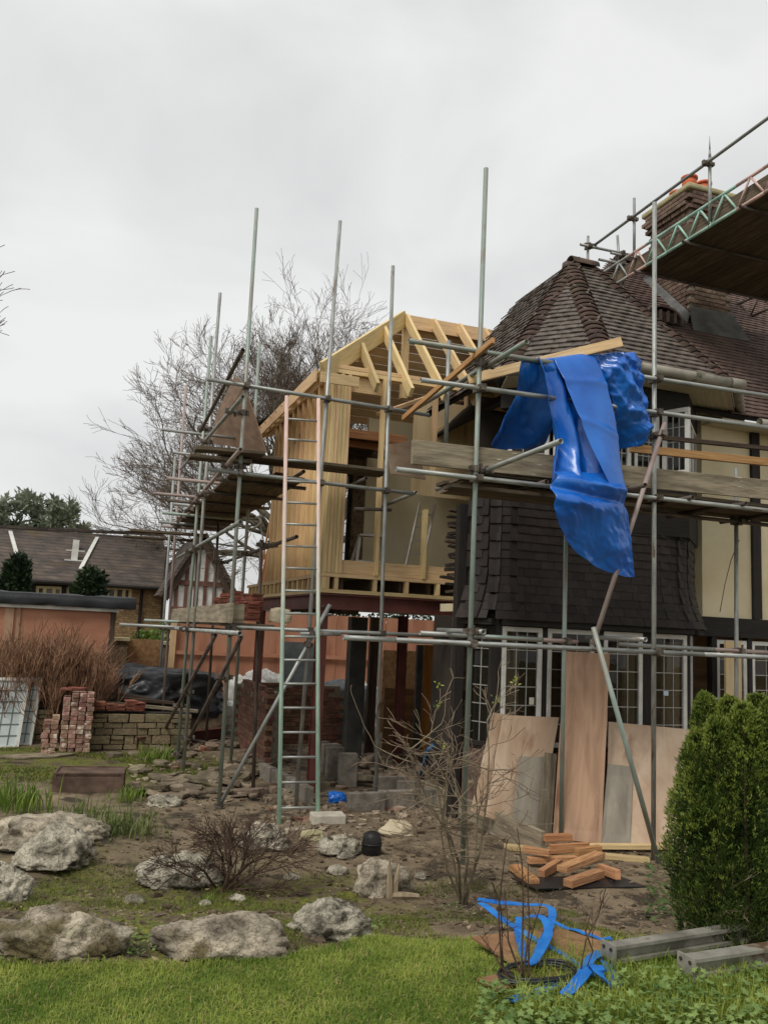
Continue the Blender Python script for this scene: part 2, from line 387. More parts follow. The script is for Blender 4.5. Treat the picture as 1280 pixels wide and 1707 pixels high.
for a, c, cut in [(TP[k], TP[k+1], k == 0) for k in range(7)]:
    d = (c-a).normalized(); n = V((d.y, -d.x, 0)); L = (c-a).length
    def ins(u, v, L=L, cut=cut):
        ex = flare(v)*.22
        if cut: return (.04+.16*noise.noise((v*5, 3.3, 1))) < u < L+ex+.04
        return -ex-.012 < u < L+ex+.012
    wt += lay(a+V((0, 0, 2.27)), d, V((0, 0, 1)), 14, ins, gauge=.1, lift=.019, jit=.4, off=flare)
def tiles_out(mesh, mats_, name, m, parent, lim=300):
    mats_.sort(key=lambda M_: (M_.translation-CAM).length)
    for M_ in mats_[:lim]: link(name, mesh, parent, mw=M_)
    if len(mats_) > lim: stuff(joined(name+'s', mesh, mats_[lim:], m, parent))
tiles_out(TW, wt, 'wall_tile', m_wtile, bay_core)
# kicked-out batten under the lowest course
ring(2.2, 2.27, .13, .05, 'tilting_fillet', m_black_t)
# windows: frame, panes, lead bars
def window(a, c, z0, z1, n, cols, rows, parent, off=0.0, fw=.055, m=m_white, name='window', glass=None, back=True):
    d = (c-a).normalized(); up = V((0, 0, 1)); L = (c-a).length
    b = MB(); o = n*off
    A = a+o
    def P(u, z): return A+d*u+up*z
    t = .05
    b.beam(P(0, z0+fw/2), P(L, z0+fw/2), t, fw); b.beam(P(0, z1-fw/2), P(L, z1-fw/2), t, fw)
    b.beam(P(fw/2, z0+fw), P(fw/2, z1-fw), fw, t, n); b.beam(P(L-fw/2, z0+fw), P(L-fw/2, z1-fw), fw, t, n)
    w = b.build(name, m, parent, bevel=.004)
    iu, iz = L-2*fw, z1-z0-2*fw
    g = MB()
    for k in range(1, cols): g.beam(P(fw+iu*k/cols, z0+fw), P(fw+iu*k/cols, z1-fw), .011, .012, n)
    for k in range(1, rows): g.beam(P(fw, z0+fw+iz*k/rows)+n*.001, P(L-fw, z0+fw+iz*k/rows)+n*.001, .012, .011)
    if cols*rows > 1: g.build('glazing_bar', m_lead_came, w)
    pw, ph = iu/cols, iz/rows; pb = MB(); pb.slab([(-pw/2, 0, -ph/2), (pw/2, 0, -ph/2), (pw/2, 0, ph/2), (-pw/2, 0, ph/2)], .003)
    pm = pb.mesh('pane', glass or m_glass)
    for i in range(cols):
        for j in range(rows):
            p = P(fw+pw*(i+.5), z0+fw+ph*(j+.5)); mm = Matrix.Identity(4); y = -n
            for q in range(3): mm[q][0] = d[q]; mm[q][1] = y[q]; mm[q][2] = up[q]; mm[q][3] = p[q]
            link('pane', pm, w, mw=mm @ Matrix.Rotation(random.gauss(0, .012), 4, 'Z') @ Matrix.Rotation(random.gauss(0, .012), 4, 'X'))
    return w
nf = V((0, -1, 0))
def wx(px, py=1120, Y=8.6): return onY(px, py, Y).x
SILL = .84
b = MB(); b.beam(V((4.5, 8.62, .82)), V((7.2, 8.62, .82)), .16, .045); b.build('window_sill', m_black_t, house)
wins = [(836, 903), (912, 990), (1006, 1071), (1086, 1145)]
for x0, x1 in wins:
    a = V((wx(x0), 8.62, 0)); c = V((wx(x1), 8.62, 0)); window(a, c, SILL, 2.19, nf, 3, 6, house)
b = MB()
for x0, x1 in ((824, 834), (904, 911), (991, 1005), (1072, 1085), (1146, 1151)):
    bb = MB(); bb.box(wx(x0), wx(x1), 8.6, 8.7, SILL+.003, 2.198); bb.build('mullion_post', m_black_t, house)
def seg(a, c, u0, u1): return a+(c-a)*u0, a+(c-a)*u1
nl = V((-1, -1, 0)).normalized(); nr_ = V((1, -1, 0)).normalized()
a, c = seg(BP[0], BP[1], .1, .85); nq = V((-.894, -.447, 0)); window(a-nq*.02, c-nq*.02, SILL, 2.19, nq, 2, 6, house, m=m_black_t)
for u0, u1 in ((.12, .42), (.5, .8)):
    a, c = seg(BP[2], BP[3], u0, u1); window(a-nr_*.03, c-nr_*.03, SILL, 2.19, nr_, 2, 6, house)
bb = MB(); a, c = seg(BP[2], BP[3], .82, 1.0); bb.slab([a+V((0, 0, SILL)), c+V((0, 0, SILL)), c+V((0, 0, 2.2)), a+V((0, 0, 2.2))], .1); bb.build('corner_panel', m_wtile, house)
# sticker and paper notices on the panes
for px_, py_, w_, h_, col_ in ((1110, 1156, .07, .055, (190, 210, 222)), (886, 1169, .06, .08, (206, 200, 182))):
    p = onY(px_, py_, 8.594); bb = MB(); bb.slab([p+V((-w_/2, 0, -h_/2)), p+V((w_/2, 0, -h_/2)), p+V((w_/2, 0, h_/2)), p+V((-w_/2, 0, h_/2))], .002)
    bb.build('window_sticker', mat('sticker', col_, col_, 5, .5, 0), house)
# room behind the bay: floor, back wall, partition of brown boards
m_room = mat('brown_room_panel', (104, 78, 50), (140, 108, 72), 1.5, .8, .05, coord='UV', stretch=(1, 6, 1))
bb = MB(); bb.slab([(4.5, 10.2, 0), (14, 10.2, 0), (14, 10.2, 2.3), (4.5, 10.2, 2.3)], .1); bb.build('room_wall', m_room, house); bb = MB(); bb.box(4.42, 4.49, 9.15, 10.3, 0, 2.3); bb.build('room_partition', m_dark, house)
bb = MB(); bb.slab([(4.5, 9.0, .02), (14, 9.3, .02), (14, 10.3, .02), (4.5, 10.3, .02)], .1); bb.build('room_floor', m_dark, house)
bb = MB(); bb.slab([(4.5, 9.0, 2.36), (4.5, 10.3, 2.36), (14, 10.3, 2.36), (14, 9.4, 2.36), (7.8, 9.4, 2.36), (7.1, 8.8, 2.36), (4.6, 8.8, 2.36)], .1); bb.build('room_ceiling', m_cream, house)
for x0, x1, z1 in ((4.68, 4.98, 2.15), (5.2, 5.5, 2.1), (5.75, 6.15, 2.15), (6.42, 6.62, 2.15), (7.0, 7.3, 2.1), (8.0, 8.3, 2.15)):
    bb = MB(); bb.slab([(x0, 8.95, .03), (x1, 9.0, .03), (x1, 9.0, z1), (x0, 8.95, z1)], .03); bb.build('inner_panel', m_room if x0 > 5.1 and x0 < 6.3 else m_ply_l, house)
# main wall to the right of the bay
MY = 9.22
bb = MB(); bb.slab([(7.9, MY+.05, 2.46), (14, MY+.05, 2.46), (14, MY+.05, 5.2), (7.9, MY+.05, 5.2)], .2); bb.build('main_wall', m_cream, house)
bb = MB(); bb.slab([(7.72, MY, 0), (14, MY, 0), (14, MY, .8), (7.72, MY, .8)], .2); bb.build('main_plinth', m_brick_c, house)
bb = MB(); bb.box(7.75, 14, MY-.02, MY+.14, 2.2, 2.46); bb.build('bressummer', m_black_t, house)
for px_ in (1263, 1360):
    x = onY(px_, 960, MY).x; bb = MB(); bb.box(x-.07, x+.07, MY, MY+.1, 2.465, 5.1); bb.build('timber_stud', m_black_t, house)
for x0, x1 in ((1196, 1247), (1255, 1306), (1316, 1366)):
    a = V((wx(x0, 1130, MY), MY+.04, 0)); c = V((wx(x1, 1130, MY), MY+.04, 0)); window(a, c, SILL, 2.16, nf, 2, 6, house)
for x0, x1 in ((1187, 1195.5), (1247.5, 1254.5), (1306.5, 1315.5), (1367, 1378)):
    bb = MB(); bb.box(wx(x0, 1130, MY), wx(x1, 1130, MY), MY, MY+.1, .803, 2.198); bb.build('mullion_post', m_black_t, house)
# upper storey under the bay roof
UC = [V((4.9, 9.5, 0)), V((5.85, 8.56, 0)), V((7.1, 8.56, 0)), V((7.98, 9.44, 0))]
for z0, z1, nm in ((3.4, 4.12, 'upper_wall'), (5.0, 5.25, 'upper_head')): ring(z0, z1, 0, .15, nm, m_black_t, UC)
a, c = UC[1], UC[2]
for u0, u1 in ((.04, .31), (.34, .64), (.68, .96)):
    p, q = seg(a, c, u0, u1)
    if u0 == .68:   # the open casement swings out
        q = p+(q-p).length*V((.42, -.9, 0)).normalized(); window(p, q, 4.14, 4.98, V((-.9, -.42, 0)).normalized(), 3, 4, house, name='open_casement')
    else: window(p+V((0, .03, 0)), q+V((0, .03, 0)), 4.14, 4.98, nf, 3, 4, house)
for u in (0, .325, .66, 1):
    p = a+(c-a)*u; bb = MB(); bb.box(p.x-.025, p.x+.025, 8.565, 8.65, 4.123, 4.997); bb.build('upper_mullion', m_black_t, house)
for A_, C_, n in ((UC[0], UC[1], nl), (UC[2], UC[3], nr_)):
    for u0, u1 in ((.08, .48), (.52, .92)):
        p, q = seg(A_, C_, u0, u1); window(p-n*.03, q-n*.03, 4.14, 4.98, n, 3, 4, house)
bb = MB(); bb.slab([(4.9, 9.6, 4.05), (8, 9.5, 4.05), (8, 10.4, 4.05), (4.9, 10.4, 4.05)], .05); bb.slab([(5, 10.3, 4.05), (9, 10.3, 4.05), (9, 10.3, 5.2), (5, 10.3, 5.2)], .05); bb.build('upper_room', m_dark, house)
# roofs
EZ = 5.36
AP1 = V((6.26, 10.05, 7.45)); AP2 = V((6.66, 10.05, 7.45))
e0 = V((4.72, 11.6, EZ)); e1 = V((4.72, 9.0, EZ)); e2 = V((5.57, 8.15, EZ)); e3 = V((7.37, 8.15, EZ)); e4 = V((8.4, 9.18, EZ)); e5 = V((8.4, 11.4, EZ))
bk1 = V((6.26, 11.6, 7.45)); bk2 = V((6.66, 11.3, 7.45))
facets = [[e0, e1, AP1, bk1], [e1, e2, AP1], [e2, e3, AP2, AP1], [e3, e4, AP2], [e4, e5, bk2, AP2]]
bb = MB()
for f in facets: bb.slab(f, .05)
roof = bb.build('bay_roof', m_felt, house)
TR = tile_mesh('roof_tile', .1625, .2, .016, .004, m_tile)
rt = []
for f in facets[:4]: rt += facet_tiles(f, gauge=.115, lift=.034, jit=.7)
tiles_out(TR, rt, 'roof_tile', m_tile, roof)
BN = bonnet_mesh(); RTm = halfround_mesh()
for p, q, u in ((e1, AP1, V((-.9, -.4, 1.2))), (e2, AP1, V((-.4, -.9, 1.2))), (e3, AP2, V((.4, -.9, 1.2))), (e4, AP2, V((.9, -.4, 1.2)))):
    L = (q-p).length; k = int(L/.125)
    for i in range(k): link('bonnet_tile', BN, roof, mw=along(p-(q-p).normalized()*.03, q, u.normalized(), i/k) @ Matrix.Rotation(random.gauss(0, .02), 4, 'Z') @ Matrix.Translation((0, 0, .02)))
link('ridge_tile', RTm, roof, mw=along(AP1, AP2, V((0, 0, 1)), 0) @ Matrix.Translation((0, -.03, .03)))
for i in range(4): link('ridge_tile', RTm, roof, mw=along(AP1.lerp(AP2, .5), bk1.lerp(bk2, .5), V((0, 0, 1)), i*.28) @ Matrix.Translation((0, 0, .03)))
# main roof: eave, ridge, left hip
r0 = V((5.1, 8.9, 5.2)); r1 = V((13.5, 8.9, 5.2)); r2 = V((13.5, 12.6, 9.05)); r3 = V((8.8, 12.6, 9.05)); r4 = V((5.1, 13.2, 5.2))
bb = MB(); bb.slab([r0, r1, r2, r3], .05); bb.slab([V((5.1, 16.3, 5.2)), r0, r3], .05); bb.slab([r3, r2, V((13.5, 16.3, 5.2)), V((5.1, 16.3, 5.2))], .05)
mroof = bb.build('main_roof', m_felt, house)
TM = tile_mesh('main_roof_tile', .1625, .2, .016, .004, m_tile_m)
mt = [M_ for M_ in facet_tiles([r0, r1, r2, r3], gauge=.115, lift=.03) if M_.translation.x < 12.9 and not (M_.translation.x < 8.0 and M_.translation.y < 10.4)]
tiles_out(TM, mt, 'main_roof_tile', m_tile_m, mroof, 200)
for i in range(11): link('ridge_tile', RTm, mroof, mw=along(r3, r2, V((0, 0, 1)), i*.43/4.7) @ Matrix.Translation((0, 0, .04)))
k = 26
for i in range(k): link('bonnet_tile', BN, mroof, mw=along(r0, r3, V((-.5, -.5, 1)).normalized(), .4+.6*i/k) @ Matrix.Translation((0, 0, .02)))
# soffits, gutters
def poly_in(pts, c, f): return [c+(p-c)*f for p in pts]
bb = MB(); EV = [e1, e2, e3, e4]
UW = [V((p.x, p.y, EZ-.1)) for p in UC]
for (p, q), (a, c) in zip(zip(EV, EV[1:]), zip(UW, UW[1:])):
    P_ = V((p.x, p.y, EZ-.1)); Q_ = V((q.x, q.y, EZ-.1)); bb.slab([P_, a, c, Q_], .02)
bb.build('soffit', m_soffit, house)
bb = MB()
for p, q in zip(EV, EV[1:]): bb.beam(p-V((0, 0, .045)), q-V((0, 0, .045)), .02, .13)
bb.build('fascia', m_soffit, house)
cs = V((6.4, 10, 0))
def out(p, k): d = V((p.x-cs.x, p.y-cs.y, 0)).normalized(); return p+d*k
for p, q in zip(EV, EV[1:]):
    bb = MB(); P_, Q_ = out(p, .09)-V((0, 0, .05)), out(q, .09)-V((0, 0, .05)); bb.tube(P_, Q_, .062, 14, .9); bb.build('gutter', m_gutter, house, True)
for p in (e2, e3): bb = MB(); c_ = out(p, .09)-V((0, 0, .05)); bb.tube(c_-V((.1, 0, 0)), c_+V((.1, 0, 0)), .07, 14, .9); bb.build('gutter_joint', m_gutter, house, True)
bb = MB(); bb.tube((8.5, 8.83, 5.12), (14, 8.83, 5.12), .062, 14, .9); bb.build('gutter', m_gutter, house, True)
bb = MB(); bb.slab([(7.9, 8.86, 5.1), (7.9, 9.25, 5.1), (14, 9.25, 5.1), (14, 8.86, 5.1)], .02); bb.build('soffit', m_soffit, house)
# eyebrow vent in the main slope
def slope_z(y): return 5.2+(y-8.9)*3.85/3.7
vx, vy = 9.0, 10.75
p0 = onY(1100, 512, 10.75)
bb = MB(); vc = V((p0.x, p0.y, slope_z(p0.y)))
for k in range(9):
    t0, t1 = math.pi*k/9, math.pi*(k+1)/9
    A_ = vc+V((-.34*math.cos(t0), -.12, .22*math.sin(t0)+.05)); B_ = vc+V((-.34*math.cos(t1), -.12, .22*math.sin(t1)+.05))
    bb.slab([A_, B_, B_+V((0, .5, .1)), A_+V((0, .5, .1))], -.03)
bb.build('eyebrow_vent', m_tile_m, mroof)
bb = MB(); bb.slab([vc+V((-.33, -.1, .02)), vc+V((.33, -.1, .02)), vc+V((.22, -.1, .2)), vc+V((-.22, -.1, .2))], .03); bb.build('vent_opening', m_dark, mroof)
for k in range(4): bb = MB(); bb.box(vc.x-.25+.14*k, vc.x-.22+.14*k, vc.y-.16, vc.y-.12, vc.z+.02, vc.z+.2); bb.build('vent_bar', m_wood_d, mroof)
# chimney
CX0, CX1, CY0, CY1 = 9.16, 10.0, 11.0, 12.1
bb = MB(); bb.box(CX0+.02, CX1-.02, CY0+.02, CY1-.02, 6.9, 9.78); chim = bb.build('chimney', m_mortar, house)
bb = MB(); bb.beam((0, -.107, 0), (0, .107, 0), .1, .062); BRm = bb.mesh('brick', m_brick_c)
z = 7.0; row = 0
while z < 9.72:
    ex = .0
    if z > 9.42: ex = .09 if z > 9.5 else .05
    if 8.95 < z < 9.12: ex = .04
    x0, x1, y0, y1 = CX0-ex, CX1+ex, CY0-ex, CY1+ex
    for (p, q) in (((x0, y0), (x1, y0)), ((x1, y0), (x1, y1)), ((x0, y0), (x0, y1))):
        p = V((*p, 0)); q = V((*q, 0)); L = (q-p).length; d = (q-p)/L; n_ = max(3, round(L/.225)); sh = .5*(row % 2)
        for k in range(n_+1):
            u = (k-sh+.5)/n_
            if not 0 < u < 1: continue
            w = p+d*(u*L); inn = V((-d.y, d.x, 0))
            if (w+inn*.05-V(((x0+x1)/2, (y0+y1)/2, 0))).length > (w-V(((x0+x1)/2, (y0+y1)/2, 0))).length: inn = -inn
            m_ = Matrix.Translation((w.x+inn.x*.046+random.gauss(0, .002), w.y+inn.y*.046, z+.032)) @ Matrix.Rotation(math.atan2(d.y, d.x)-math.pi/2+random.gauss(0, .01), 4, 'Z')
            if abs(m_.translation.z-slope_z(m_.translation.y)) < .9 or z > 7.6: link('brick', BRm, chim, mw=m_)
    z += .076; row += 1
m_cap = mat('mossy_cap', (150, 142, 108), (182, 172, 136), 5, .95, .4)
bb = MB(); bb.box(CX0-.1, CX1+.1, CY0-.1, CY1+.1, 9.76, 9.86); bb.build('chimney_cap', m_cap, chim, bevel=.03)
for k, (px_, py_) in enumerate(((9.4, 11.3), (9.75, 11.35), (9.55, 11.8))):
    bb = MB()
    for z0, z1, ra, rb in ((9.86, 9.94, .15, .15), (9.94, 10.16, .13, .12), (10.16, 10.2, .145, .145)): bb.tube((px_, py_, z0), (px_, py_, z1), ra, 18, .8, rb)
    bb.build('chimney_pot', m_pot, chim, True)
bb = MB()
for A_ in ((CX0-.16, CX1+.16),):
    bb.slab([V((A_[0], CY0-.28, slope_z(CY0-.28)+.05)), V((A_[1], CY0-.28, slope_z(CY0-.28)+.05)), V((CX1+.03, CY0-.02, slope_z(CY0)+.3)), V((CX0-.03, CY0-.02, slope_z(CY0)+.3))], .02)
    bb.slab([V((CX0-.15, CY0-.1, slope_z(CY0-.1)+.045)), V((CX0-.02, CY0-.02, slope_z(CY0)+.17)), V((CX0-.02, CY1, slope_z(CY1)+.15)), V((CX0-.15, CY1, slope_z(CY1)+.045))], .02)
    bb.slab([V((CX1+.15, CY0-.1, slope_z(CY0-.1)+.045)), V((CX1+.15, CY1, slope_z(CY1)+.045)), V((CX1+.02, CY1, slope_z(CY1)+.15)), V((CX1+.02, CY0-.02, slope_z(CY0)+.17))], .02)
bb.build('flashing', m_lead, chim)
# exposed rooms left of the bay, where the side wall has been taken out
bb = MB(); bb.slab([(4.3, 13.1, 2.35), (8, 13.1, 2.35), (8, 13.1, 5.6), (4.3, 13.1, 5.6)], .1); bb.build('plaster_wall', m_cream, house)
m_oldbrick = mat('old_brick_wall', (92, 78, 62), (132, 116, 92), 9, .95, .6, patch=((70, 58, 48), 5, .55))
# ------------------------------------------------------------------ timber framed extension on red steel
ext = thing('timber_frame_extension', (3.9, 12, 0), 'new timber framed extension with open hipped rafters standing on red steel beams', 'building extension')
XL, YF = 2.95, 10.6
def timber(name, p, q, w, h, up=None, m=m_wood, parent=ext):
    b = MB(); b.beam(p, q, w, h, up); return b.build(name, m, parent, bevel=.003)
def ibeam(p, q, w, h, m=m_red, parent=ext, name='steel_beam', up=None):
    p, q = V(p), V(q); d, s, u = frame(q-p, up); b = MB()
    b.beam(p+u*(h/2-.008), q+u*(h/2-.008), w, .016, up); b.beam(p-u*(h/2-.008), q-u*(h/2-.008), w, .016, up); b.beam(p, q, .012, h-.034, up)
    return b.build(name, m, parent)
ibeam((XL-.03, YF+.06, 2.42), (5.0, YF+.06, 2.42), .13, .2)
ibeam((XL+.04, YF+.14, 2.42), (XL+.04, 15.9, 2.42), .13, .2)
for x, y in ((XL+.04, YF+.08), (XL+.04, 14.6), (4.95, 12.8)):
    ibeam((x, y, -.02), (x, y, 2.315), .13, .13, name='steel_post', up=V((0, 1, 0)))
b = MB()
for k in range(6): b.beam(V((XL+.02+.05*(k % 3), YF-.03, 2.24+.11*(k//3))), V((XL+.02+.05*(k % 3), YF+.0, 2.24+.11*(k//3))), .03, .03)
b.build('bolt_plate', m_coup, ext)
# front band: plates, cripple studs, rim joist
timber('sole_plate', (XL, YF+.05, 2.555), (4.95, YF+.05, 2.555), .1, .05)
timber('band_plate', (XL, YF+.05, 2.765), (4.95, YF+.05, 2.765), .1, .05)
timber('rim_joist', (3.09, YF+.07, 2.885), (4.95, YF+.07, 2.885), .05, .18)
for px_ in (545, 561, 626, 679, 731): x = onY(px_, 975, YF).x; timber('cripple_stud', (x, YF+.05, 2.582), (x, YF+.05, 2.738), .05, .095, V((0, 1, 0)))
timber('blocking', (3.0, YF+.05, 2.582), (3.0, YF+.05, 2.738), .09, .09, V((0, 1, 0)))
for k in range(5): timber('corner_stud', (XL+.028+.051*k, YF+.05, 2.793), (XL+.028+.051*k, YF+.05, 5.5-.02*(k % 2)), .047, .1, V((0, 1, 0)))
for px0, z0, z1 in ((634, 2.792, 5.5), (712, 2.792, 3.75), (722, 4.3, 5.5)):
    x = onY(px0, 800, YF).x; timber('stud', (x, YF+.03, z0), (x, YF+.03, z1), .05, .1, V((0, 1, 0)))
timber('top_plate', (XL, YF+.05, 5.53), (6.0, YF+.05, 5.53), .1, .055)
timber('top_plate', (XL-.02, YF+.05, 5.59), (5.9, YF+.05, 5.59), .1, .055)
timber('header', (3.22, YF+.08, 5.38), (3.66, YF+.08, 5.38), .05, .2)
# left wall: studs, plates, sheathing
for k in range(12):
    y = YF+.16+k*.31
    timber('stud', (XL+.05, y, 2.793), (XL+.05, y, 5.5), .048, .1, V((1, 0, 0)))
for k in range(17):
    y = YF+.15+k*.31
    timber('cripple_stud', (XL+.05, y, 2.582), (XL+.05, y, 2.738), .048, .095, V((1, 0, 0)))
for z in (2.555, 2.765): timber('sole_plate', (XL+.05, YF+.105, z), (XL+.05, 15.9, z), .1, .05)
for z in (5.53, 5.59): timber('top_plate', (XL+.05, YF+.105, z), (XL+.05, 15, z), .1, .055)
b = MB(); b.slab([(XL+.11, YF+.12, 2.8), (XL+.11, 14.1, 2.8), (XL+.11, 14.1, 5.5), (XL+.11, YF+.12, 5.5)], .02); b.build('sheathing', m_ply_l, ext)
for k in range(7):
    y = 14.5+k*.16; timber('leaning_batten', (XL+.06+random.uniform(-.05, .1), y, 2.8), (XL+.3, y+random.uniform(-.25, .25), 4.3), .03, .05, m=m_wood_o)
# roof: ridge, hip, jacks, commons
RY, RZ, RX = 12.0, 7.05, 4.45
timber('ridge_board', (RX-.05, RY, RZ-.1), (6.7, RY, RZ-.1), .045, .22)
timber('hip_rafter', (XL-.22, YF-.22, 5.42), (RX, RY, RZ-.05), .06, .24)
sl_ = (RZ-5.62)/(RY-YF)
def cz(y): return 5.6+(y-YF)*sl_
for x in (3.46, 3.95):
    yt = YF+(x-XL); timber('jack_rafter', (x, YF-.32, cz(YF-.32)), (x, yt-.04, cz(yt-.04)), .05, .15)
for x in (4.46, 4.93, 5.38, 5.82, 6.2): timber('rafter', (x, YF-.3, cz(YF-.3)), (x, RY-.03, cz(RY-.03)), .05, .15)
timber('king_post', (4.5, RY+.06, 5.7), (4.5, RY+.06, 6.9), .1, .1, V((0, 1, 0)))
for k in range(14):     # boards of the back slope seen from inside
    y0 = RY+.04+k*.101; z0 = RZ-.06-(y0-RY)*sl_
    timber('sarking_board', (RX-(y0-RY)*1.02, y0, z0), (6.9, y0, z0), .135, .022, V((0, -sl_, -1)).cross(V((1, 0, 0))).normalized() if False else V((0, sl_, 1)).normalized(), m_wood)
for k in range(9):
    y = RY+.35+k*.4; timber('rafter', (XL-.28, y, 5.36), (RX-.04, y, RZ-.06), .05, .15)
for k in range(13):
    t = (k+.5)/13; x = XL-.25+(RX-XL+.25)*t; z = 5.36+(RZ-5.36)*t+.09
    timber('sarking_board', (x, YF+max(0, (x-XL)*1.0)+.12, z), (x, 15.2, z), .128, .02, V((-sl_, 0, 1)).normalized())
timber('fascia_board', (XL-.3, YF-.2, 5.36), (XL-.3, 15.3, 5.36), .025, .18)
timber('fascia_board', (XL-.28, YF-.34, 5.3), (3.2, YF-.34, 5.3), .025, .14)
b = MB(); b.slab([(XL-.36, 14.2, 5.5), (XL-.36, 15.4, 5.5), (XL+.2, 15.4, 5.95), (XL+.2, 14.2, 5.95)], .02); b.build('roofing_membrane', m_felt, ext)
# floor and what shows behind the front opening
b = MB(); b.slab([(XL+.15, YF+.13, 2.79), (5.6, YF+.13, 2.79), (5.6, 13.05, 2.79), (XL+.15, 13.05, 2.79)], .03); b.build('floor_deck', m_deck, ext)
for k in range(5): timber('floor_joist', (3.25+k*.42, YF+.13, 2.66), (3.25+k*.42, 13.0, 2.66), .05, .19, m=m_wood_d)
BY = 13.15
wa, wb = onY(561, 850, BY).x, onY(577, 850, BY).x; wz0, wz1 = 3.1, 4.65
b = MB()
for x0, x1, z0, z1 in ((3.06, wa, 2.3, 5.3), (wb+.1, 4.3, 2.3, 5.3), (wa, wb+.1, 2.3, wz0), (wa, wb+.1, wz1, 5.3)): b.slab([(x0, BY, z0), (x1, BY, z0), (x1, BY, z1), (x0, BY, z1)], .2)
b.build('old_brick_wall', m_oldbrick, ext)
window(V((wa, BY+.1, 0)), V((wb+.1, BY+.1, 0)), wz0, wz1, nf, 3, 9, ext, m=m_black_t, glass=glassmat('clear_glass', (200, 204, 204), .05, .25))
b = MB(); b.slab([(3.0, 12.3, 5.1), (4.3, 12.3, 5.1), (4.3, 13.2, 4.95), (3.0, 13.2, 4.95)], .04); b.build('old_ceiling', m_wood_d, ext)
for k in range(3): timber('ceiling_joist', (3.2, 12.1+k*.4, 5.05-k*.05), (4.6, 12.1+k*.4, 5.05-k*.05), .05, .14, m=m_wood_o if k < 2 else m_wood_d)
b = MB(); p = onY(690, 690, 12.1); q = onY(778, 690, 12.1); b.slab([(p.x, 12.1, 4.2), (q.x+.1, 12.1, 4.2), (q.x+.1, 12.1, 5.75), (p.x, 12.1, 5.75)], .02); b.build('plywood_panel', m_ply_l, ext)
timber('batten', onY(722, 722, 12.06), onY(774, 692, 12.06), .03, .045)
timber('batten', onY(777, 640, 12.05), onY(776, 745, 12.05), .05, .045, V((0, 1, 0)))
timber('valley_plank', onY(632, 690, 10.9), onY(712, 662, 11.4), .12, .05)
b = MB(); b.slab([onY(640, 742, 10.9), onY(690, 735, 11.6), onY(708, 800, 11.6), onY(652, 790, 10.9)], .02); b.build('plywood_offcut', m_ply, ext)
# jagged torn edge of the old wall, black corner post
jm = thing('torn_wall_edge', (4.25, 9.2, 0), 'broken dark edge of old tiled wall left of the bay, with splintered battens', 'wall edge')
b = MB(); b.box(4.17, 4.28, 9.05, 9.16, -.02, 3.62); b.build('corner_post', m_black_t, jm)
b = MB(); b.box(4.285, 4.415, 9.18, 9.42, -.02, 3.6); b.build('masonry', m_oldbrick, jm)
for k in range(16):
    z = 2.6+k*.063; L = .12+.16*abs(noise.noise((z*9, 1, 2)))+.05*random.random()
    b = MB(); b.beam((4.28, 9.24, z), (4.28-L, 9.26, z+random.uniform(-.03, .03)), .12, random.uniform(.02, .045)); b.build('broken_batten', m_wtile if k % 3 else m_wood_d, jm)
# ------------------------------------------------------------------ scaffolds
TRD = .0242
def coupler_mesh():
    b = MB(); b.tube((0, 0, -.026), (0, 0, .026), .033, 10, .76); b.beam((.03, 0, -.022), (.062, 0, -.022), .03, .016)
    b.tube((.048, -.045, 0), (.048, .05, 0), .008, 6, 0); b.tube((.048, .03, 0), (.048, .045, 0), .015, 6, 0); b.beam((-.03, .0, 0), (-.055, .0, 0), .05, .04)
    b.beam((.045, -.03, 0), (.045, .02, 0), .03, .04)
    return b.mesh('coupler', m_coup, False)
CPm = coupler_mesh()
def segd(p1, q1, p2, q2):
    d1, d2, r = q1-p1, q2-p2, p1-p2; a, e, f = d1.dot(d1), d2.dot(d2), d2.dot(r); c, bq = d1.dot(r), d1.dot(d2); den = a*e-bq*bq
    s = min(1, max(0, (bq*f-c*e)/den)) if den > 1e-9 else 0
    t = min(1, max(0, (bq*s+f)/e)); s = min(1, max(0, (bq*t-c)/a))
    A, B = p1+d1*s, p2+d2*t
    return (A-B).length, A, B
def scaffold(root, tubes):
    for k, p, q, m in tubes:
        b = MB(); b.tube(p, q, TRD, 14, .84); b.build(k, m, root, True)
    sts = [t for t in tubes if t[0] == 'standard']
    for s_ in sts:
        for t in tubes:
            if t is s_: continue
            d, A, B = segd(s_[1], s_[2], t[1], t[2])
            if d < .17 and (t[0] != 'standard'):
                for P_, dr, oth in ((A, s_[2]-s_[1], B-A), (B, t[2]-t[1], A-B)):
                    z_ = dr.normalized(); x_ = (oth-z_*oth.dot(z_))
                    x_ = x_.normalized() if x_.length > 1e-4 else z_.orthogonal().normalized()
                    y_ = z_.cross(x_); mm = Matrix.Identity(4)
                    for i in range(3): mm[i][0] = x_[i]; mm[i][1] = y_[i]; mm[i][2] = z_[i]; mm[i][3] = P_[i]
                    link('coupler', CPm, root, mw=mm @ Matrix.Scale(1.22, 4))
def boards(root, x0, x1, y0, y1, z, along_x=True, name='scaffold_board', m=m_deck, n=None):
    w = .225; span = (y1-y0) if along_x else (x1-x0); n = n or int(span/w)
    for k in range(n):
        b = MB(); j = random.uniform(-.06, .06); zz = z+random.uniform(-.004, .004)
        if along_x: b.beam((x0+j, y0+w*(k+.5), zz-.019), (x1+j, y0+w*(k+.5), zz-.019), w-.008, .038)
        else: b.beam((x0+w*(k+.5), y0+j, zz-.019), (x0+w*(k+.5), y1+j, zz-.019), w-.008, .038)
        b.build(name, m, root, bevel=.004)
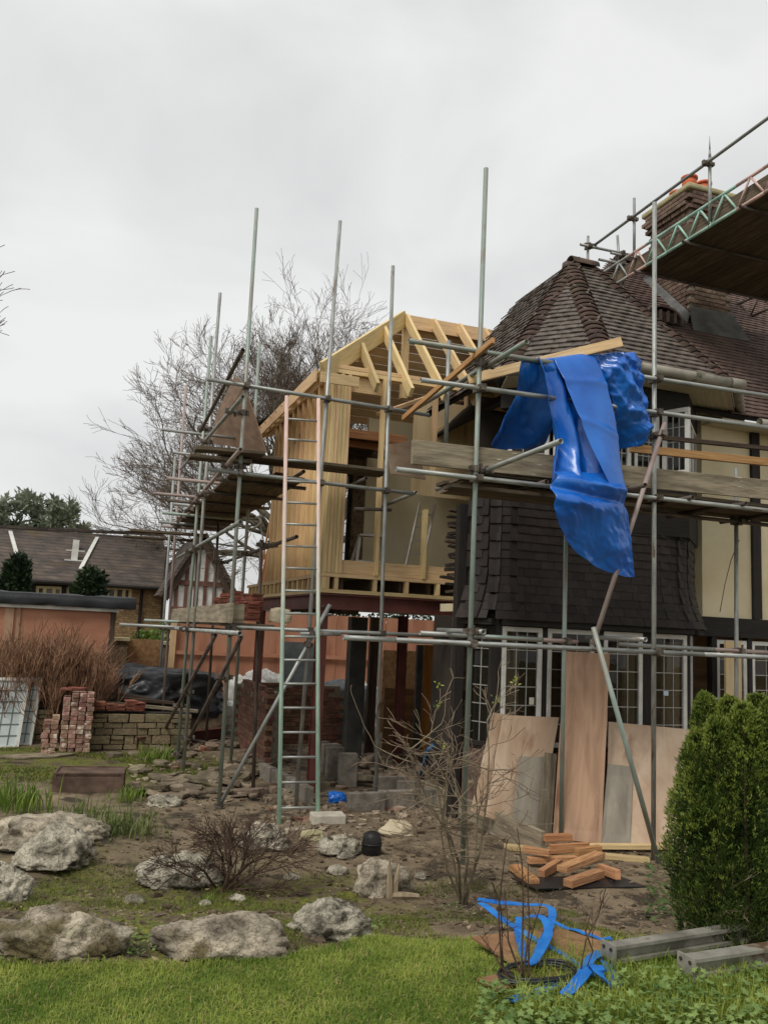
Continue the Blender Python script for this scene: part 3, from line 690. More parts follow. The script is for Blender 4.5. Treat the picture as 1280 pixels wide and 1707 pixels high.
# --- in front of the bay
YB = 7.2; YB2 = 7.98
sb = thing('scaffold', (5.2, 7.6, 0), 'tube scaffold with boarded platform and toe boards in front of the tile hung bay', 'scaffold')
def st(top, foot, Y, m): p = onY(*foot, Y); p.z = -.02; return ('standard', p, onY(*top, Y), m)
T = []
S1 = st((810, 280), (771, 1440), YB, m_galv_g); S2 = st((1091, 337), (1089, 1440), YB, m_galv); S3 = st((945, 780), (935, 1396), YB2, m_galv_g); S4 = st((1227, 780), (1227, 1345), YB2, m_galv)
S5 = st((1420, 400), (1436, 1440), YB, m_galv); S6 = st((1460, 780), (1462, 1370), YB2, m_galv)
T += [S1, S2, S3, S4, S5, S6]
yo = YB-.055
def led(a, c, Y, m=m_galv, k='ledger'): return (k, onY(*a, Y), onY(*c, Y), m)
def ext_line(a, c, x): t = (x-a[0])/(c[0]-a[0]); return (x, a[1]+(c[1]-a[1])*t)
HR = ((681, 567.5), (1280, 660)); GR = ((701, 633), (1280, 713)); ML = ((660, 782), (1280, 851)); BL = ((572, 1063), (1280, 1096))
T += [led(HR[0], ext_line(*HR, 1000), yo, m_galv_g), led(ext_line(*HR, 1000.5), ext_line(*HR, 1460), yo),
      led(GR[0], ext_line(*GR, 990), yo), led(ext_line(*GR, 990.5), ext_line(*GR, 1460), yo),
      led(ML[0], ext_line(*ML, 1000), yo), led(ext_line(*ML, 1000.5), ext_line(*ML, 1460), yo),
      led(BL[0], ext_line(*BL, 658), yo), led(ext_line(*BL, 659), ext_line(*BL, 1171), yo), led(ext_line(*BL, 1172), ext_line(*BL, 1460), yo)]
BI = ((700, 1055.5), (1280, 1088)); yi = YB2-.055
T += [led(BI[0], ext_line(*BI, 803), yi), led(ext_line(*BI, 806), ext_line(*BI, 902), yi, m_galv_g), led(ext_line(*BI, 904), ext_line(*BI, 962), yi, m_galv_p), led(ext_line(*BI, 1030), ext_line(*BI, 1189), yi), led(ext_line(*BI, 1190), ext_line(*BI, 1460), yi, m_galv_p)]
p = onY(790, 800, YB); MZ = p.z
T.append(('ledger', V((3.45, yi, MZ)), V((9.2, yi, MZ)), m_galv_d))
def trans(x, z, y0, y1, m=m_galv, k='transom'): return (k, V((x, y0, z)), V((x, y1, z)), m)
x1_ = onY(803, 786, YB).x; a_ = onX(926, 734, x1_); T.append(('transom', V((x1_+.05, a_.y, a_.z)), V((x1_+.05, 8.4, onX(803, 786, x1_).z)), m_galv))
x2_ = onY(1030, 772, YB).x; T.append(trans(x2_, MZ+.05, 6.75, 8.4, m_galv_d))
for x in (4.2, 5.0, 5.9, 6.6, 7.4, 8.2): T.append(trans(x, MZ+.05, 7.08+random.uniform(-.05, .05), 8.35, m_galv_d))
for x in (3.55, 5.35): T.append(trans(x, onY(790, 1062, YB).z+.05, 7.1, 8.15))
q0 = onY(804, 614, YB); T.append(('handrail', onX(878, 569, q0.x+.06), onX(693, 681, q0.x+.06), m_galv_g))
T += [('brace', onY(1108, 705, yo-.06), onY(988, 1075, yo-.06), m_galv_p), ('brace', onY(989, 1046, yo-.115), onY(1101, 1449, yo-.115), m_galv_g)]
T.append(('puncheon', onY(743, 745, 8.3), onY(748, 568, 8.3), m_galv))
scaffold(sb, T)
PZ = MZ+.115
boards(sb, 3.5, 9.2, 7.27, 8.3, PZ, True, n=4)
def toe(a, c, h, Y, name='toe_board', m=m_board, root=sb):
    b = MB(); p, q = onY(*a, Y), onY(*c, Y); b.beam(p-V((0, 0, h/2)), q-V((0, 0, h/2)), .038, h); return b.build(name, m, root, bevel=.004)
toe((687, 733), (935, 761), .235, 7.25); toe((937, 765), (1450, 818), .22, 7.25)
# boards under the deck seen edge-on, loose tubes underneath
boards(sb, 3.3, 5.6, 7.3, 7.8, MZ-.03, True, n=2)
# --- round the extension
YE = 9.9; XO = 1.55
se = thing('scaffold', (2.2, 11.5, 0), 'tall tube scaffold wrapped round the corner of the timber framed extension', 'scaffold')
T = []
def stx(top, foot, X, m):
    p = onX(*foot, X); p.z = -.02; q = onY(*top, p.y); return ('standard', p, q, m)
SA = st((428, 347), (366, 1328), YE, m_galv_g); SB_ = st((567, 368), (493, 1343), YE, m_galv); SCc = st((655, 443), (625, 1355), YE, m_galv)
SE = stx((367, 488), (304, 1301), XO, m_galv); SF = stx((352, 560), (295, 1274), XO, m_galv_g); SG = stx((310, 642), (268, 1231), XO, m_galv_p); SH = stx((292, 760), (262, 1190), XO, m_galv)
SI = stx((433, 570), (384, 1278), 2.3, m_galv_g); SJ = stx((366, 840), (343, 1245), 2.25, m_galv_d); SK = stx((436, 900), (422, 1314), 2.3, m_galv_d)
T += [SA, SB_, SCc, SE, SF, SG, SH, SI, SJ, SK]
ye = YE-.055
T += [led((345, 632), (715, 692), ye), led((346, 782), (690, 823), ye), led((389, 1046), (800, 1063), ye), led((500, 1057), (568, 1057), ye-.07), led((369, 1055), (402, 1055), ye-.05)]
xo = XO-.055
def ledx(a, c, X, m=m_galv, k='ledger'): return (k, onX(*a, X), onX(*c, X), m)
T += [ledx((405, 661), (301, 782), xo), ledx((405, 583), (334, 719), xo-.05, m_galv_d, 'brace'), ledx((401, 749), (292, 872), xo, m_galv_p), ledx((401, 870), (296, 930), xo), ledx((400, 1056), (262, 1046), xo),
      ledx((359, 1059), (272, 1222), xo, m_galv_d, 'brace'), ledx((402, 1062), (297, 1268), xo+.11, m_galv_d, 'brace'),
      ('ledger', V((2.35, 9.7, onX(400, 870, xo).z)), V((2.35, 16, onX(400, 870, xo).z)), m_galv_d)]
T.append(('brace', onY(550, 1008, YE-.12), onZ(366, 1343, .0), m_galv))
for a, c, m in (((269, 716), (334, 723), m_galv), ((288, 754), (317, 758), m_galv), ((278, 797), (349, 804), m_galv_p), ((256, 822), (326, 829), m_galv_p), ((281, 834), (330, 839), m_galv_d), ((288, 840), (322, 844), m_galv), ((271, 855), (318, 859), m_galv_g), ((264, 870), (302, 872), m_galv), ((268, 877), (298, 879), m_galv_p), ((199, 1041), (300, 1048), m_galv), ((240, 1034), (298, 1037), m_galv_g)):
    y_ = min(24, onX(*c, XO+.02).y); p = onY(*a, y_); q = onY(*c, y_); q = p+(q-p)*(1+.9/(q-p).length); T.append(('transom', p, V((q.x, q.y, p.z+(q.z-p.z)*.3)), m))
x_ = onY(545, 1058, YE).x
for x in (2.4, 3.2): T.append(trans(x, onY(540, 800, YE).z+.05, 9.75, 10.55, m_galv_d))
c_ = onY(690, 823, ye); T.append(('ledger', c_+V((.03, 0, .02)), c_+V((.0, 1.2, -.02)), m_galv))
c_ = onY(590, 812, ye-.06); T.append(('transom', onY(590, 848, 10.2), onY(652, 850, 10.2), m_galv_d))
scaffold(se, T)
P1 = onY(560, 770, YE).z
boards(se, 1.4, 3.55, 9.98, 10.45, P1, True, n=2)
LZ = onX(400, 752, XO).z-.05
boards(se, 1.58, 2.5, 10.0, 16.8, LZ-.06, False, n=4)
for k in range(6): b = MB(); b.tube((1.45, 10.4+k*1.1, LZ-.125), (2.6, 10.4+k*1.1, LZ-.125), TRD, 12); b.build('transom', m_galv_d, se, True)
# boards that poke out to the left of the platform
for (a, c, h) in (((325, 748), (402, 754), .045), ((315, 761), (384, 768), .045), ((217, 884), (302, 890), .04), ((205, 894), (284, 899), .04)):
    y_ = max(9.8, min(20, onX(*c, XO+.02).y)); b = MB(); p, q = onY(*a, y_), onY(*c, y_); q = p+(q-p)*1.5; b.beam(p, q, .22, h); b.build('scaffold_board', m_deck, se, bevel=.004)
# lower platform with toe board
LP = onX(340, 1040, XO).z
boards(se, 1.58, 2.3, 10.1, 14.6, LP+.03, False, n=3)
b = MB(); p, q = onX(386, 1022, XO+.03), onX(287, 1026, XO+.03); b.beam(p, q, .04, .22); b.build('toe_board', m_board, se, bevel=.004)
b = MB(); b.beam(onY(386, 1022, ye+.13), onY(404, 1023, ye+.13)+V((.02, 0, 0)), .04, .22); b.build('toe_board', m_board, se, bevel=.004)
# --- high platform over the main roof
sr = thing('scaffold', (9, 9.5, 5.2), 'high scaffold platform on green and pink lattice beams around the chimney', 'scaffold')
T = []; XR = 8.0
hz = 9.0
T.append(('handrail', V((XR-.06, 5.2, hz+.02)), V((XR-.06, 12.15, hz-.05)), m_galv))
def rst(px_, y0, y1, m=m_galv, top=None, X=XR):
    p = onX(px_[0], y1, X); q = onX(px_[1], y0, X); return ('standard', p, q, m)
T += [rst((1183, 1183), 262, 378), rst((1057, 1057), 330, 432), ('standard', V((XR, 6.0, 7.8)), V((XR, 6.0, 9.4)), m_galv)]
for a, c in (((967, 407), (1090, 433)), ((998, 432), (1085, 448)), ((1018, 421), (1090, 436))): T.append(led(a, c, 12.0))
T += [('standard', onY(979, 470, 12.05), onY(980, 393, 12.05), m_galv), ('standard', onY(1034, 470, 12.1), onY(1029, 392, 12.1), m_galv)]
uc = onX(1280, 275, XR).z; lc = onX(1280, 317, XR).z
def lattice(X, m_of, y0=5.2, y1=12.1):
    n = 14; dy = (y1-y0)/n
    for k in range(n):
        m = m_of(k); ya, yb = y0+k*dy, y0+(k+1)*dy
        b = MB(); b.tube((X, ya, uc), (X, yb, uc), TRD, 12); b.tube((X, ya, lc), (X, yb, lc), TRD, 12)
        b.tube((X, ya, lc), (X, (ya+yb)/2, uc), .016, 8, 0); b.tube((X, (ya+yb)/2, uc), (X, yb, lc), .016, 8, 0)
        b.build('lattice_beam', m, sr, True)
lattice(XR, lambda k: m_aqua if 7 <= k <= 10 else (m_pink if k in (4, 5, 6, 11) else m_galv))
lattice(11.0, lambda k: m_galv_d)
for k in range(5): T.append(('transom', V((XR-.1, 6.2+k*1.15, lc-.05)), V((11.1, 6.2+k*1.15, lc-.05)), m_galv_d))
T += [('standard', V((XR+.05, 11.3, slope_z(11.3)-.05)), V((XR+.05, 11.3, lc)), m_galv_d), ('standard', V((11.05, 10.9, slope_z(10.9))), V((11.05, 10.9, lc+.9)), m_galv_d)]
scaffold(sr, T)
for k in range(13): b = MB(); x = XR+.1+.228*k; b.beam((x, 5.4, lc+.02), (x, 10.85, lc+.02), .22, .038); b.build('scaffold_board', m_deck, sr, bevel=.004)
b = MB(); b.beam((XR+.06, 5.4, lc+.15), (XR+.06, 11.9, lc+.15), .038, .22); b.build('toe_board', m_deck, sr)
b = MB(); p = onX(1183, 262, XR); b.tube(p, p+V((0, 0, .12)), .022, 10, 0, .012); b.tube(p+V((0, 0, .12)), p+V((0, 0, .34)), .012, 10, 0, .003); b.build('spike', m_galv, sr, True)
# ------------------------------------------------------------------ ladder against the extension scaffold
lad = thing('ladder', (2.35, 9.0, 0), 'tall metal ladder with aqua and pink stiles leaning on the scaffold', 'ladder')
lb0 = G(465, 1374); lb1 = G(528, 1392); lt0 = onY(478, 660, ye-.06); lt1 = onY(527, 664, ye-.06)
lb1 = V((lb1.x, lb0.y-.02, lb0.z)); lb1 = lb0+(lb1-lb0).normalized()*.42
lt1 = lt0+(lt1-lt0).normalized()*.40
m_stile = mat('worn_ladder_paint', (186, 192, 184), (212, 216, 206), 3, .5, .1, coord='UV', stretch=(1.5, 6, 1))
t_ = m_stile.node_tree; bs_ = t_.nodes['Principled BSDF']; src_ = bs_.inputs['Base Color'].links[0].from_socket
tc_ = t_.nodes.new('ShaderNodeTexCoord'); sp_ = t_.nodes.new('ShaderNodeSeparateXYZ'); t_.links.new(tc_.outputs['Object'], sp_.inputs[0])
mr_ = t_.nodes.new('ShaderNodeMapRange'); mr_.inputs[2].default_value = 5; t_.links.new(sp_.outputs[2], mr_.inputs[0])
cr_ = t_.nodes.new('ShaderNodeValToRGB'); el_ = cr_.color_ramp.elements; el_[0].position = .1; el_[0].color = (.72, 1.05, .92, 1); el_[1].position = .9; el_[1].color = (1.1, .74, .70, 1)
x_ = el_.new(.42); x_.color = (.86, 1.0, .93, 1); x_ = el_.new(.6); x_.color = (1.08, .84, .8, 1); t_.links.new(mr_.outputs[0], cr_.inputs[0])
mm_ = t_.nodes.new('ShaderNodeMix'); mm_.data_type = 'RGBA'; mm_.blend_type = 'MULTIPLY'; mm_.inputs[0].default_value = 1; t_.links.new(src_, mm_.inputs[6]); t_.links.new(cr_.outputs[0], mm_.inputs[7]); t_.links.new(mm_.outputs[2], bs_.inputs['Base Color'])
for a, c in ((lb0, lt0), (lb1, lt1)):
    b = MB(); b.tube(a, c, .024, 12, 0); b.build('stile', m_stile, lad, True)
L = (lt0-lb0).length; n = int(L/.262)
for k in range(n):
    t = (.16+k*.262)/L
    if t < .985: b = MB(); b.tube(lb0.lerp(lt0, t), lb1.lerp(lt1, t), .014, 10, 0); b.build('rung', m_galv, lad, True)
# ------------------------------------------------------------------ boards leaning on the bay
def leaner(name, bl, br, tr, tl, m, label, t=.018, yt=8.44, yo_=0, yb=None):
    B0, B1 = (onZ(*bl, .0), onZ(*br, .0)) if yb is None else (onY(*bl, yb), onY(*br, yb))
    T0, T1 = onY(*tl, yt), onY(*tr, yt)
    b = MB(); b.slab([B0, B1, T1, T0], t); return single(name, b, m, label, 'board', bevel=.002)
def C7(x, y): return (740+x/2.37, 820+y/2.37)
leaner('plywood_sheet', C7(108, 1262), C7(165, 1290), C7(248, 880), C7(196, 872), m_ply, 'narrow stained board at the left end of the sheets leaning on the bay', yt=8.54, yb=8.3)
leaner('plywood_sheet', C7(165, 1285), C7(372, 1350), C7(455, 892), C7(235, 882), m_ply, 'wide pale stained plywood sheet leaning below the leftmost white window', yt=8.5, yb=8.22)
leaner('grey_board', C7(268, 1325), C7(372, 1352), C7(405, 1050), C7(300, 1045), m_ply_g, 'grey board leaning on the wide pale plywood left of the tall red sheet', yt=8.34, yb=8.14)
leaner('narrow_plank', C7(370, 1352), C7(424, 1366), C7(446, 1036), C7(400, 1030), m_board, 'narrow weathered plank between grey board and tall red plywood', yt=8.3, yb=8.1)
leaner('plywood_sheet', C7(430, 1372), C7(622, 1392), C7(655, 640), C7(480, 630), m_ply_r, 'tall reddish plywood sheet leaning on the bay behind the scaffold tube', yt=8.38)
leaner('plywood_sheet', C7(640, 1392), C7(965, 1425), C7(1000, 942), C7(650, 908), m_ply, 'wide pinkish stained plywood leaning below the right hand bay windows', yt=8.44)
leaner('grey_board', C7(620, 1393), C7(735, 1402), C7(747, 1086), C7(648, 1075), m_ply_g, 'grey board leaning on the pinkish plywood right of the tall red sheet', yt=8.0)
# ------------------------------------------------------------------ blue tarpaulin
m_tarp = mat('blue_tarpaulin', (10, 84, 172), (28, 112, 206), 1.6, .28, .1, bscale=24, spec=.7)
def facetn(x, y, s):
    """crumple: flat facets meeting in sharp ridges"""
    x += .35*noise.noise((x*.8, y*.8, s)); y += .35*noise.noise((x*.8+5, y*.8, s)); i, j = math.floor(x), math.floor(y); fx_, fy_ = x-i, y-j
    h = lambda a, b_: (math.sin(a*127.1+b_*311.7+s*74.7)*43758.5453) % 1-.5
    if fx_+fy_ < 1: return h(i, j)*(1-fx_-fy_)+h(i+1, j)*fx_+h(i, j+1)*fy_
    return h(i+1, j+1)*(fx_+fy_-1)+h(i+1, j)*(1-fy_)+h(i, j+1)*(1-fx_)
def sheet(b, rows, nu=46, nv=70, amp=.02, fold=None, seed=0, fx=4.0, fz=4.0):
    """rows: (left px, right px, Y left, Y right); loft with folds"""
    L = [onY(*r[0], r[2]) for r in rows]; Rr = [onY(*r[1], r[3]) for r in rows]
    def cm(P, t):
        x = t*(len(P)-1); i = min(len(P)-2, int(x)); f = x-i
        p0, p1, p2, p3 = P[max(i-1, 0)], P[i], P[i+1], P[min(i+2, len(P)-1)]
        return .5*((2*p1)+(p2-p0)*f+(2*p0-5*p1+4*p2-p3)*f*f+(3*p1-p0-3*p2+p3)*f*f*f)
    k = len(b.v)
    for j in range(nv+1):
        v = j/nv; A, B = cm(L, v), cm(Rr, v)
        for i in range(nu+1):
            u = i/nu; p = A.lerp(B, u)
            d = fold(u, v) if fold else 0
            g = min(1, v*5)
            d += g*amp*(1.6*facetn(p.x*fx+seed, p.z*fz-p.x*1.5, seed)+1.0*facetn(p.x*fx*2.3-p.z*2, p.z*fz*2.1, seed+4)+.35*facetn(p.x*fx*5+p.z*3, p.z*fz*4.6, seed+8))
            b.v.append((p.x+.2*d, p.y-d, p.z))
    for j in range(nv):
        for i in range(nu):
            a = k+j*(nu+1)+i; b.face((a, a+nu+1, a+nu+2, a+1), [(i/nu, j/nv), (i/nu, (j+1)/nv), ((i+1)/nu, (j+1)/nv), ((i+1)/nu, j/nv)])
tb = MB()
ga = lambda x, c, w: math.exp(-((x-c)/w)**2)
# bright flat band hanging from the rail, its slope shaped to catch more sky light
sheet(tb, [((925, 608), (986, 600), 7.32, 7.3), ((923, 597), (986, 588), 7.13, 7.13), ((944, 643), (1004, 619), 7.0, 7.03), ((961, 684), (1021, 677), 6.92, 6.97), ((981, 732), (1031, 733), 6.85, 6.92), ((998, 770), (1036, 781), 6.81, 6.88), ((1016, 806), (1042, 815), 6.79, 6.86)], 40, 110, .012, lambda u, v: .02*math.sin(u*3.1)+.014*ga(v, .3+.1*u, .02)+.012*ga(v, .55+.1*u, .02), 1.0, 2.5, 2.0)
# darker pleats folded behind it on the left
def fB(u, v): return .11*math.sin(u*13+1.2+2.2*v)*(.25+.75*v)*(1-.75*u)-.08*u
sheet(tb, [((892, 608), (955, 604), 7.3, 7.32), ((895, 597), (954, 596), 7.13, 7.14), ((907, 640), (975, 635), 7.1, 7.05), ((914, 690), (992, 680), 7.1, 7.0), ((924, 738), (1010, 732), 7.08, 6.95), ((921, 780), (1024, 775), 7.02, 6.91), ((922, 805), (1034, 812), 6.96, 6.88)], 70, 100, .03, fB, 3.0, 7, 3.0)
# bag shaped lower part, drawn to a point, sloped back under the band to look darker
def fC(u, v):
    return .10*math.sin(math.pi*min(1, u*1.05))*math.sin(math.pi*min(1, v*1.3+.1))+.055*ga(v, .07+.12*u, .04)*(1-.5*u)-.06*ga(v, .16+.16*u, .035)*(1-.4*u)+.05*ga(v, .25+.2*u, .04)*(1-u)+.02*math.sin(u*9+v*4)*(1-v)
sheet(tb, [((922, 786), (1037, 790), 7.0, 6.92), ((921, 812), (1042, 815), 6.88, 6.85), ((921, 850), (1047, 842), 6.88, 6.9), ((938, 890), (1052, 885), 6.95, 6.97), ((966, 924), (1055, 922), 7.02, 7.02), ((1003, 948), (1057, 946), 7.06, 7.06), ((1044, 962), (1058, 962), 7.08, 7.08)], 80, 100, .034, fC, 6.0, 4.5, 4.5)
# left wing running back over the platform
def fD(u, v): return .10*math.sin(u*8+2*v)*v*(1-.4*u)-.05*u*v
sheet(tb, [((874, 610), (930, 604), 7.3, 7.25), ((872, 600), (928, 598), 7.14, 7.14), ((866, 622), (930, 640), 7.2, 7.16), ((860, 652), (926, 690), 7.4, 7.3), ((842, 686), (916, 728), 7.55, 7.5), ((822, 722), (905, 745), 7.68, 7.65), ((810, 744), (893, 752), 7.75, 7.75)], 60, 70, .05, fD, 9.0, 5, 4)
# crumpled bundle at the right end
def fE(u, v): return .16*math.sin(math.pi*u)*(.35+.8*v)
sheet(tb, [((975, 612), (1046, 608), 7.35, 7.4), ((980, 592), (1052, 588), 7.14, 7.16), ((992, 612), (1069, 606), 7.1, 7.12), ((1012, 650), (1076, 640), 7.12, 7.12), ((1024, 690), (1079, 685), 7.18, 7.16), ((1030, 722), (1075, 718), 7.28, 7.25), ((1036, 748), (1058, 746), 7.35, 7.35)], 70, 90, .085, fE, 12.0, 7.5, 7)
tp = single('tarpaulin', tb, m_tarp, 'crumpled blue plastic tarpaulin hanging over the scaffold rails in front of the bay', 'tarpaulin', smooth=True)
sm_ = tp.modifiers.new('solid', 'SOLIDIFY'); sm_.thickness = .003
# ------------------------------------------------------------------ loose timbers on the platforms
def loose(name, p, q, w, h, m, label, cat='timber', group=None, bevel=.003):
    b = MB(); b.beam(p, q, w, h); return single(name, b, m, label, cat, group, bevel=bevel)
loose('timber_plank', onY(780, 633, 7.6), onY(1036, 570, 6.98), .05, .1, m_wood, 'pale new plank propped across the guard rails above the blue tarpaulin')
qx = onY(800, 600, YB).x-.07
loose('timber_plank', onX(672, 697, qx), onX(822, 567, qx), .035, .06, m_wood_o, 'old brown plank lying along the green handrail tube at the corner', bevel=.003)
loose('timber_joist', onY(1050, 747, 7.7), onY(1420, 785, 7.7), .05, .09, m_wood_o, 'fresh reddish joist lying on the bay platform behind the toe board')
loose('timber_joist', onY(1068, 726, 7.95), onY(1420, 762, 7.95), .05, .05, m_wood_d, 'thin dark timber lying on the bay platform below the open casement')
# ------------------------------------------------------------------ ground
rng = np.random.default_rng(5)
def npmesh(name, v, f, m, parent=None, smooth=False, attr=None):
    """v (n,3), f (k,3|4) arrays"""
    me = bpy.data.meshes.new(name); v = np.asarray(v, dtype=np.float32); f = np.asarray(f, dtype=np.int32)
    me.vertices.add(len(v)); me.vertices.foreach_set('co', v.ravel()); n = f.shape[1]
    me.loops.add(f.size); me.loops.foreach_set('vertex_index', f.ravel()); me.polygons.add(len(f))
    me.polygons.foreach_set('loop_start', np.arange(0, f.size, n, dtype=np.int32)); me.polygons.foreach_set('loop_total', np.full(len(f), n, dtype=np.int32))
    me.polygons.foreach_set('use_smooth', np.full(len(f), bool(smooth)))
    me.materials.append(m); me.update(calc_edges=True)
    if attr is not None:
        a = me.attributes.new('zone', 'FLOAT', 'POINT'); a.data.foreach_set('value', np.asarray(attr, dtype=np.float32))
    return link(name, me, parent)
def nsingle(name, v, f, m, label, cat, group=None, smooth=False):
    v = np.asarray(v); c = (v.min(0)+v.max(0))/2; c[2] = v[:, 2].min(); o = npmesh(name, v-c, f, m, None, smooth); o.location = c; return tag(o, label, cat, group)
def ldc(x, y): return .9426*x-.334*y, .334*x+.9426*y
def grade(a, b, fa, fb, st_, n):
    lo = fa-(np.geomspace(1, 1+fa-a, n)-1)[::-1][:-1]; hi = fb+(np.geomspace(1, 1+b-fb, n)-1)[1:]
    return np.concatenate([lo, np.arange(fa, fb+1e-6, st_), hi])
gx = grade(-160, 200, -4, 8, .07, 34); gy = grade(-40, 260, 1, 13, .07, 34)
XX, YY = np.meshgrid(gx, gy); ZZ = np.zeros_like(XX); MO = np.zeros_like(XX)
for j in range(XX.shape[0]):
    for i in range(XX.shape[1]):
        x, y = XX[j, i], YY[j, i]; ZZ[j, i] = ground_z(x, y); l, d = ldc(x, y)
        bed = sm(3.2, 4.2, d)*(1-sm(6.6, 8.2, d+.5*noise.noise((x, y, 0))))*(1-sm(-.3, .7, l))
        far = (1-sm(-2.5, -1.6, l))*sm(10.5, 11.5, d)*(1-sm(13, 14, d))*.9
        MO[j, i] = max(bed, far, sm(30, 60, d), (1-sm(2.8, 3.6, d)))
idx = np.arange(XX.size).reshape(XX.shape)
F_ = np.stack([idx[:-1, :-1], idx[:-1, 1:], idx[1:, 1:], idx[1:, :-1]], -1).reshape(-1, 4)
m_soil = mat('muddy_soil', (94, 81, 64), (136, 120, 97), 3.2, .9, .9, bscale=26, detail=12, patch=((66, 57, 45), 3.4, .55), c3=(158, 142, 118))
t_ = m_soil.node_tree; N_ = t_.nodes; bs_ = N_['Principled BSDF']; src_ = bs_.inputs['Base Color'].links[0].from_socket
at_ = N_.new('ShaderNodeAttribute'); at_.attribute_name = 'zone'
mn_ = N_.new('ShaderNodeTexNoise'); mn_.inputs['Scale'].default_value = 2.6; mn_.inputs['Detail'].default_value = 8; mn_.inputs['Roughness'].default_value = .65
tc_ = N_.new('ShaderNodeTexCoord'); t_.links.new(tc_.outputs['Object'], mn_.inputs['Vector'])
rr_ = N_.new('ShaderNodeValToRGB'); rr_.color_ramp.elements[0].position = .42; rr_.color_ramp.elements[1].position = .54; t_.links.new(mn_.outputs[0], rr_.inputs[0])
mu_ = N_.new('ShaderNodeMath'); mu_.operation = 'MULTIPLY'; t_.links.new(at_.outputs['Fac'], mu_.inputs[0]); t_.links.new(rr_.outputs[0], mu_.inputs[1])
m2_ = N_.new('ShaderNodeTexNoise'); m2_.inputs['Scale'].default_value = 30; m2_.inputs['Detail'].default_value = 4; t_.links.new(tc_.outputs['Object'], m2_.inputs['Vector'])
r2_ = N_.new('ShaderNodeValToRGB'); r2_.color_ramp.elements[0].position = .35; r2_.color_ramp.elements[0].color = lin((62, 74, 30)); r2_.color_ramp.elements[1].position = .68; r2_.color_ramp.elements[1].color = lin((124, 122, 48)); t_.links.new(m2_.outputs[0], r2_.inputs[0])
# bed soil is darker and peatier than the trampled site mud
db_ = N_.new('ShaderNodeMix'); db_.data_type = 'RGBA'; db_.blend_type = 'MULTIPLY'; t_.links.new(at_.outputs['Fac'], db_.inputs[0]); t_.links.new(src_, db_.inputs[6]); db_.inputs[7].default_value = (.52, .5, .46, 1)
mm_ = N_.new('ShaderNodeMix'); mm_.data_type = 'RGBA'; t_.links.new(mu_.outputs[0], mm_.inputs[0]); t_.links.new(db_.outputs[2], mm_.inputs[6]); t_.links.new(r2_.outputs[0], mm_.inputs[7])
t_.links.new(mm_.outputs[2], bs_.inputs['Base Color'])
structure(npmesh('ground', np.stack([XX, YY, ZZ], -1).reshape(-1, 3), F_, m_soil, smooth=True, attr=MO.ravel()))
# ------------------------------------------------------------------ lawn with blades of grass
edge_px = [(-260, 1640), (-60, 1612), (0, 1606), (90, 1616), (190, 1612), (330, 1606), (480, 1594), (560, 1566), (640, 1540), (760, 1532), (860, 1534), (1000, 1548), (1150, 1560), (1300, 1570), (1500, 1600)]
EP = []
for x, y in edge_px: p = onZ(x, y, .5); EP.append(ldc(p.x, p.y))
EL = np.array([e[0] for e in EP]); ED = np.array([e[1] for e in EP])
EL = np.concatenate([[-9], EL, [9]]); ED = np.concatenate([[ED[0]], ED, [ED[-1]]])
def lawn_edge(l): return np.interp(l, EL, ED)+.05*np.sin(np.asarray(l)*9)*.5
def l2w(l, d): return .9426*l+.334*d, -.334*l+.9426*d
ls = np.arange(-7, 6.01, .08); ts = np.linspace(0, 1, 60); lv = []
for l in ls:
    e1_ = float(lawn_edge(l))
    for t in ts: d = -5+(e1_+5)*t; x, y = l2w(l, d); lv.append((x, y, ground_z(x, y)+.018-.02*(t > .985)))
nL = len(ls); nT = len(ts); ii = np.arange(nL*nT).reshape(nL, nT)
m_turf = mat('lawn_turf', (60, 78, 30), (92, 112, 44), 8, .95, .6, bscale=60)
structure(npmesh('lawn', lv, np.stack([ii[:-1, :-1], ii[:-1, 1:], ii[1:, 1:], ii[1:, :-1]], -1).reshape(-1, 4)[:, ::-1], m_turf, smooth=True))
def blades(n, gen, hmin, hmax, w, lean, seed=0):
    r = np.random.default_rng(seed); P = gen(n, r); n = len(P)
    a = r.uniform(0, 2*np.pi, n); h = r.uniform(hmin, hmax, n); ln = r.normal(0, lean, n)
    d = np.stack([np.cos(a), np.sin(a), np.zeros(n)], -1); s = np.stack([-np.sin(a), np.cos(a), np.zeros(n)], -1); ww = (w*r.uniform(.6, 1.3, n))[:, None]
    m = P+d*(ln*h*.45)[:, None]; m[:, 2] += h*.6; t = P+d*(ln*h*1.3)[:, None]; t[:, 2] += h*(1-.25*np.abs(ln))
    v = np.stack([P-s*ww, P+s*ww, m+s*ww*.8, m-s*ww*.8, t], 1)
    k = np.arange(n)[:, None]*5
    f = np.concatenate([k+np.array([[0, 1, 2]]), k+np.array([[0, 2, 3]]), k+np.array([[3, 2, 4]])], 0)
    return v.reshape(-1, 3), f
SHEET = inpoly([tuple(onZ(x, y, .54).xy) for x, y in [(786, 1562), (905, 1548), (1000, 1552), (1010, 1590), (960, 1625), (880, 1640), (845, 1600)]])
def lawngen(n, r):
    l = r.uniform(-2.6, 2.4, n); d = r.uniform(2.5, 4.9, n); k = d < lawn_edge(l)-.01+r.normal(0, .025, n); x_, y_ = l2w(l, d); k &= ~np.array([SHEET(a, c) for a, c in zip(x_, y_)])
    # thinner on worn patches
    l, d = l[k], d[k]; x, y = l2w(l, d); z = np.array([ground_z(a, b)+.012 for a, b in zip(x, y)])
    return np.stack([x, y, z], -1)
m_grass = leafmat('grass_blade', (108, 132, 48), (172, 182, 88), 3.4, 0, .4)
v_, f_ = blades(190000, lawngen, .012, .038, .0021, .7, 3)
g_ = stuff(npmesh('grass', v_, f_, m_grass)); g_['label'] = 'short green lawn grass in the foreground'; g_['category'] = 'grass'
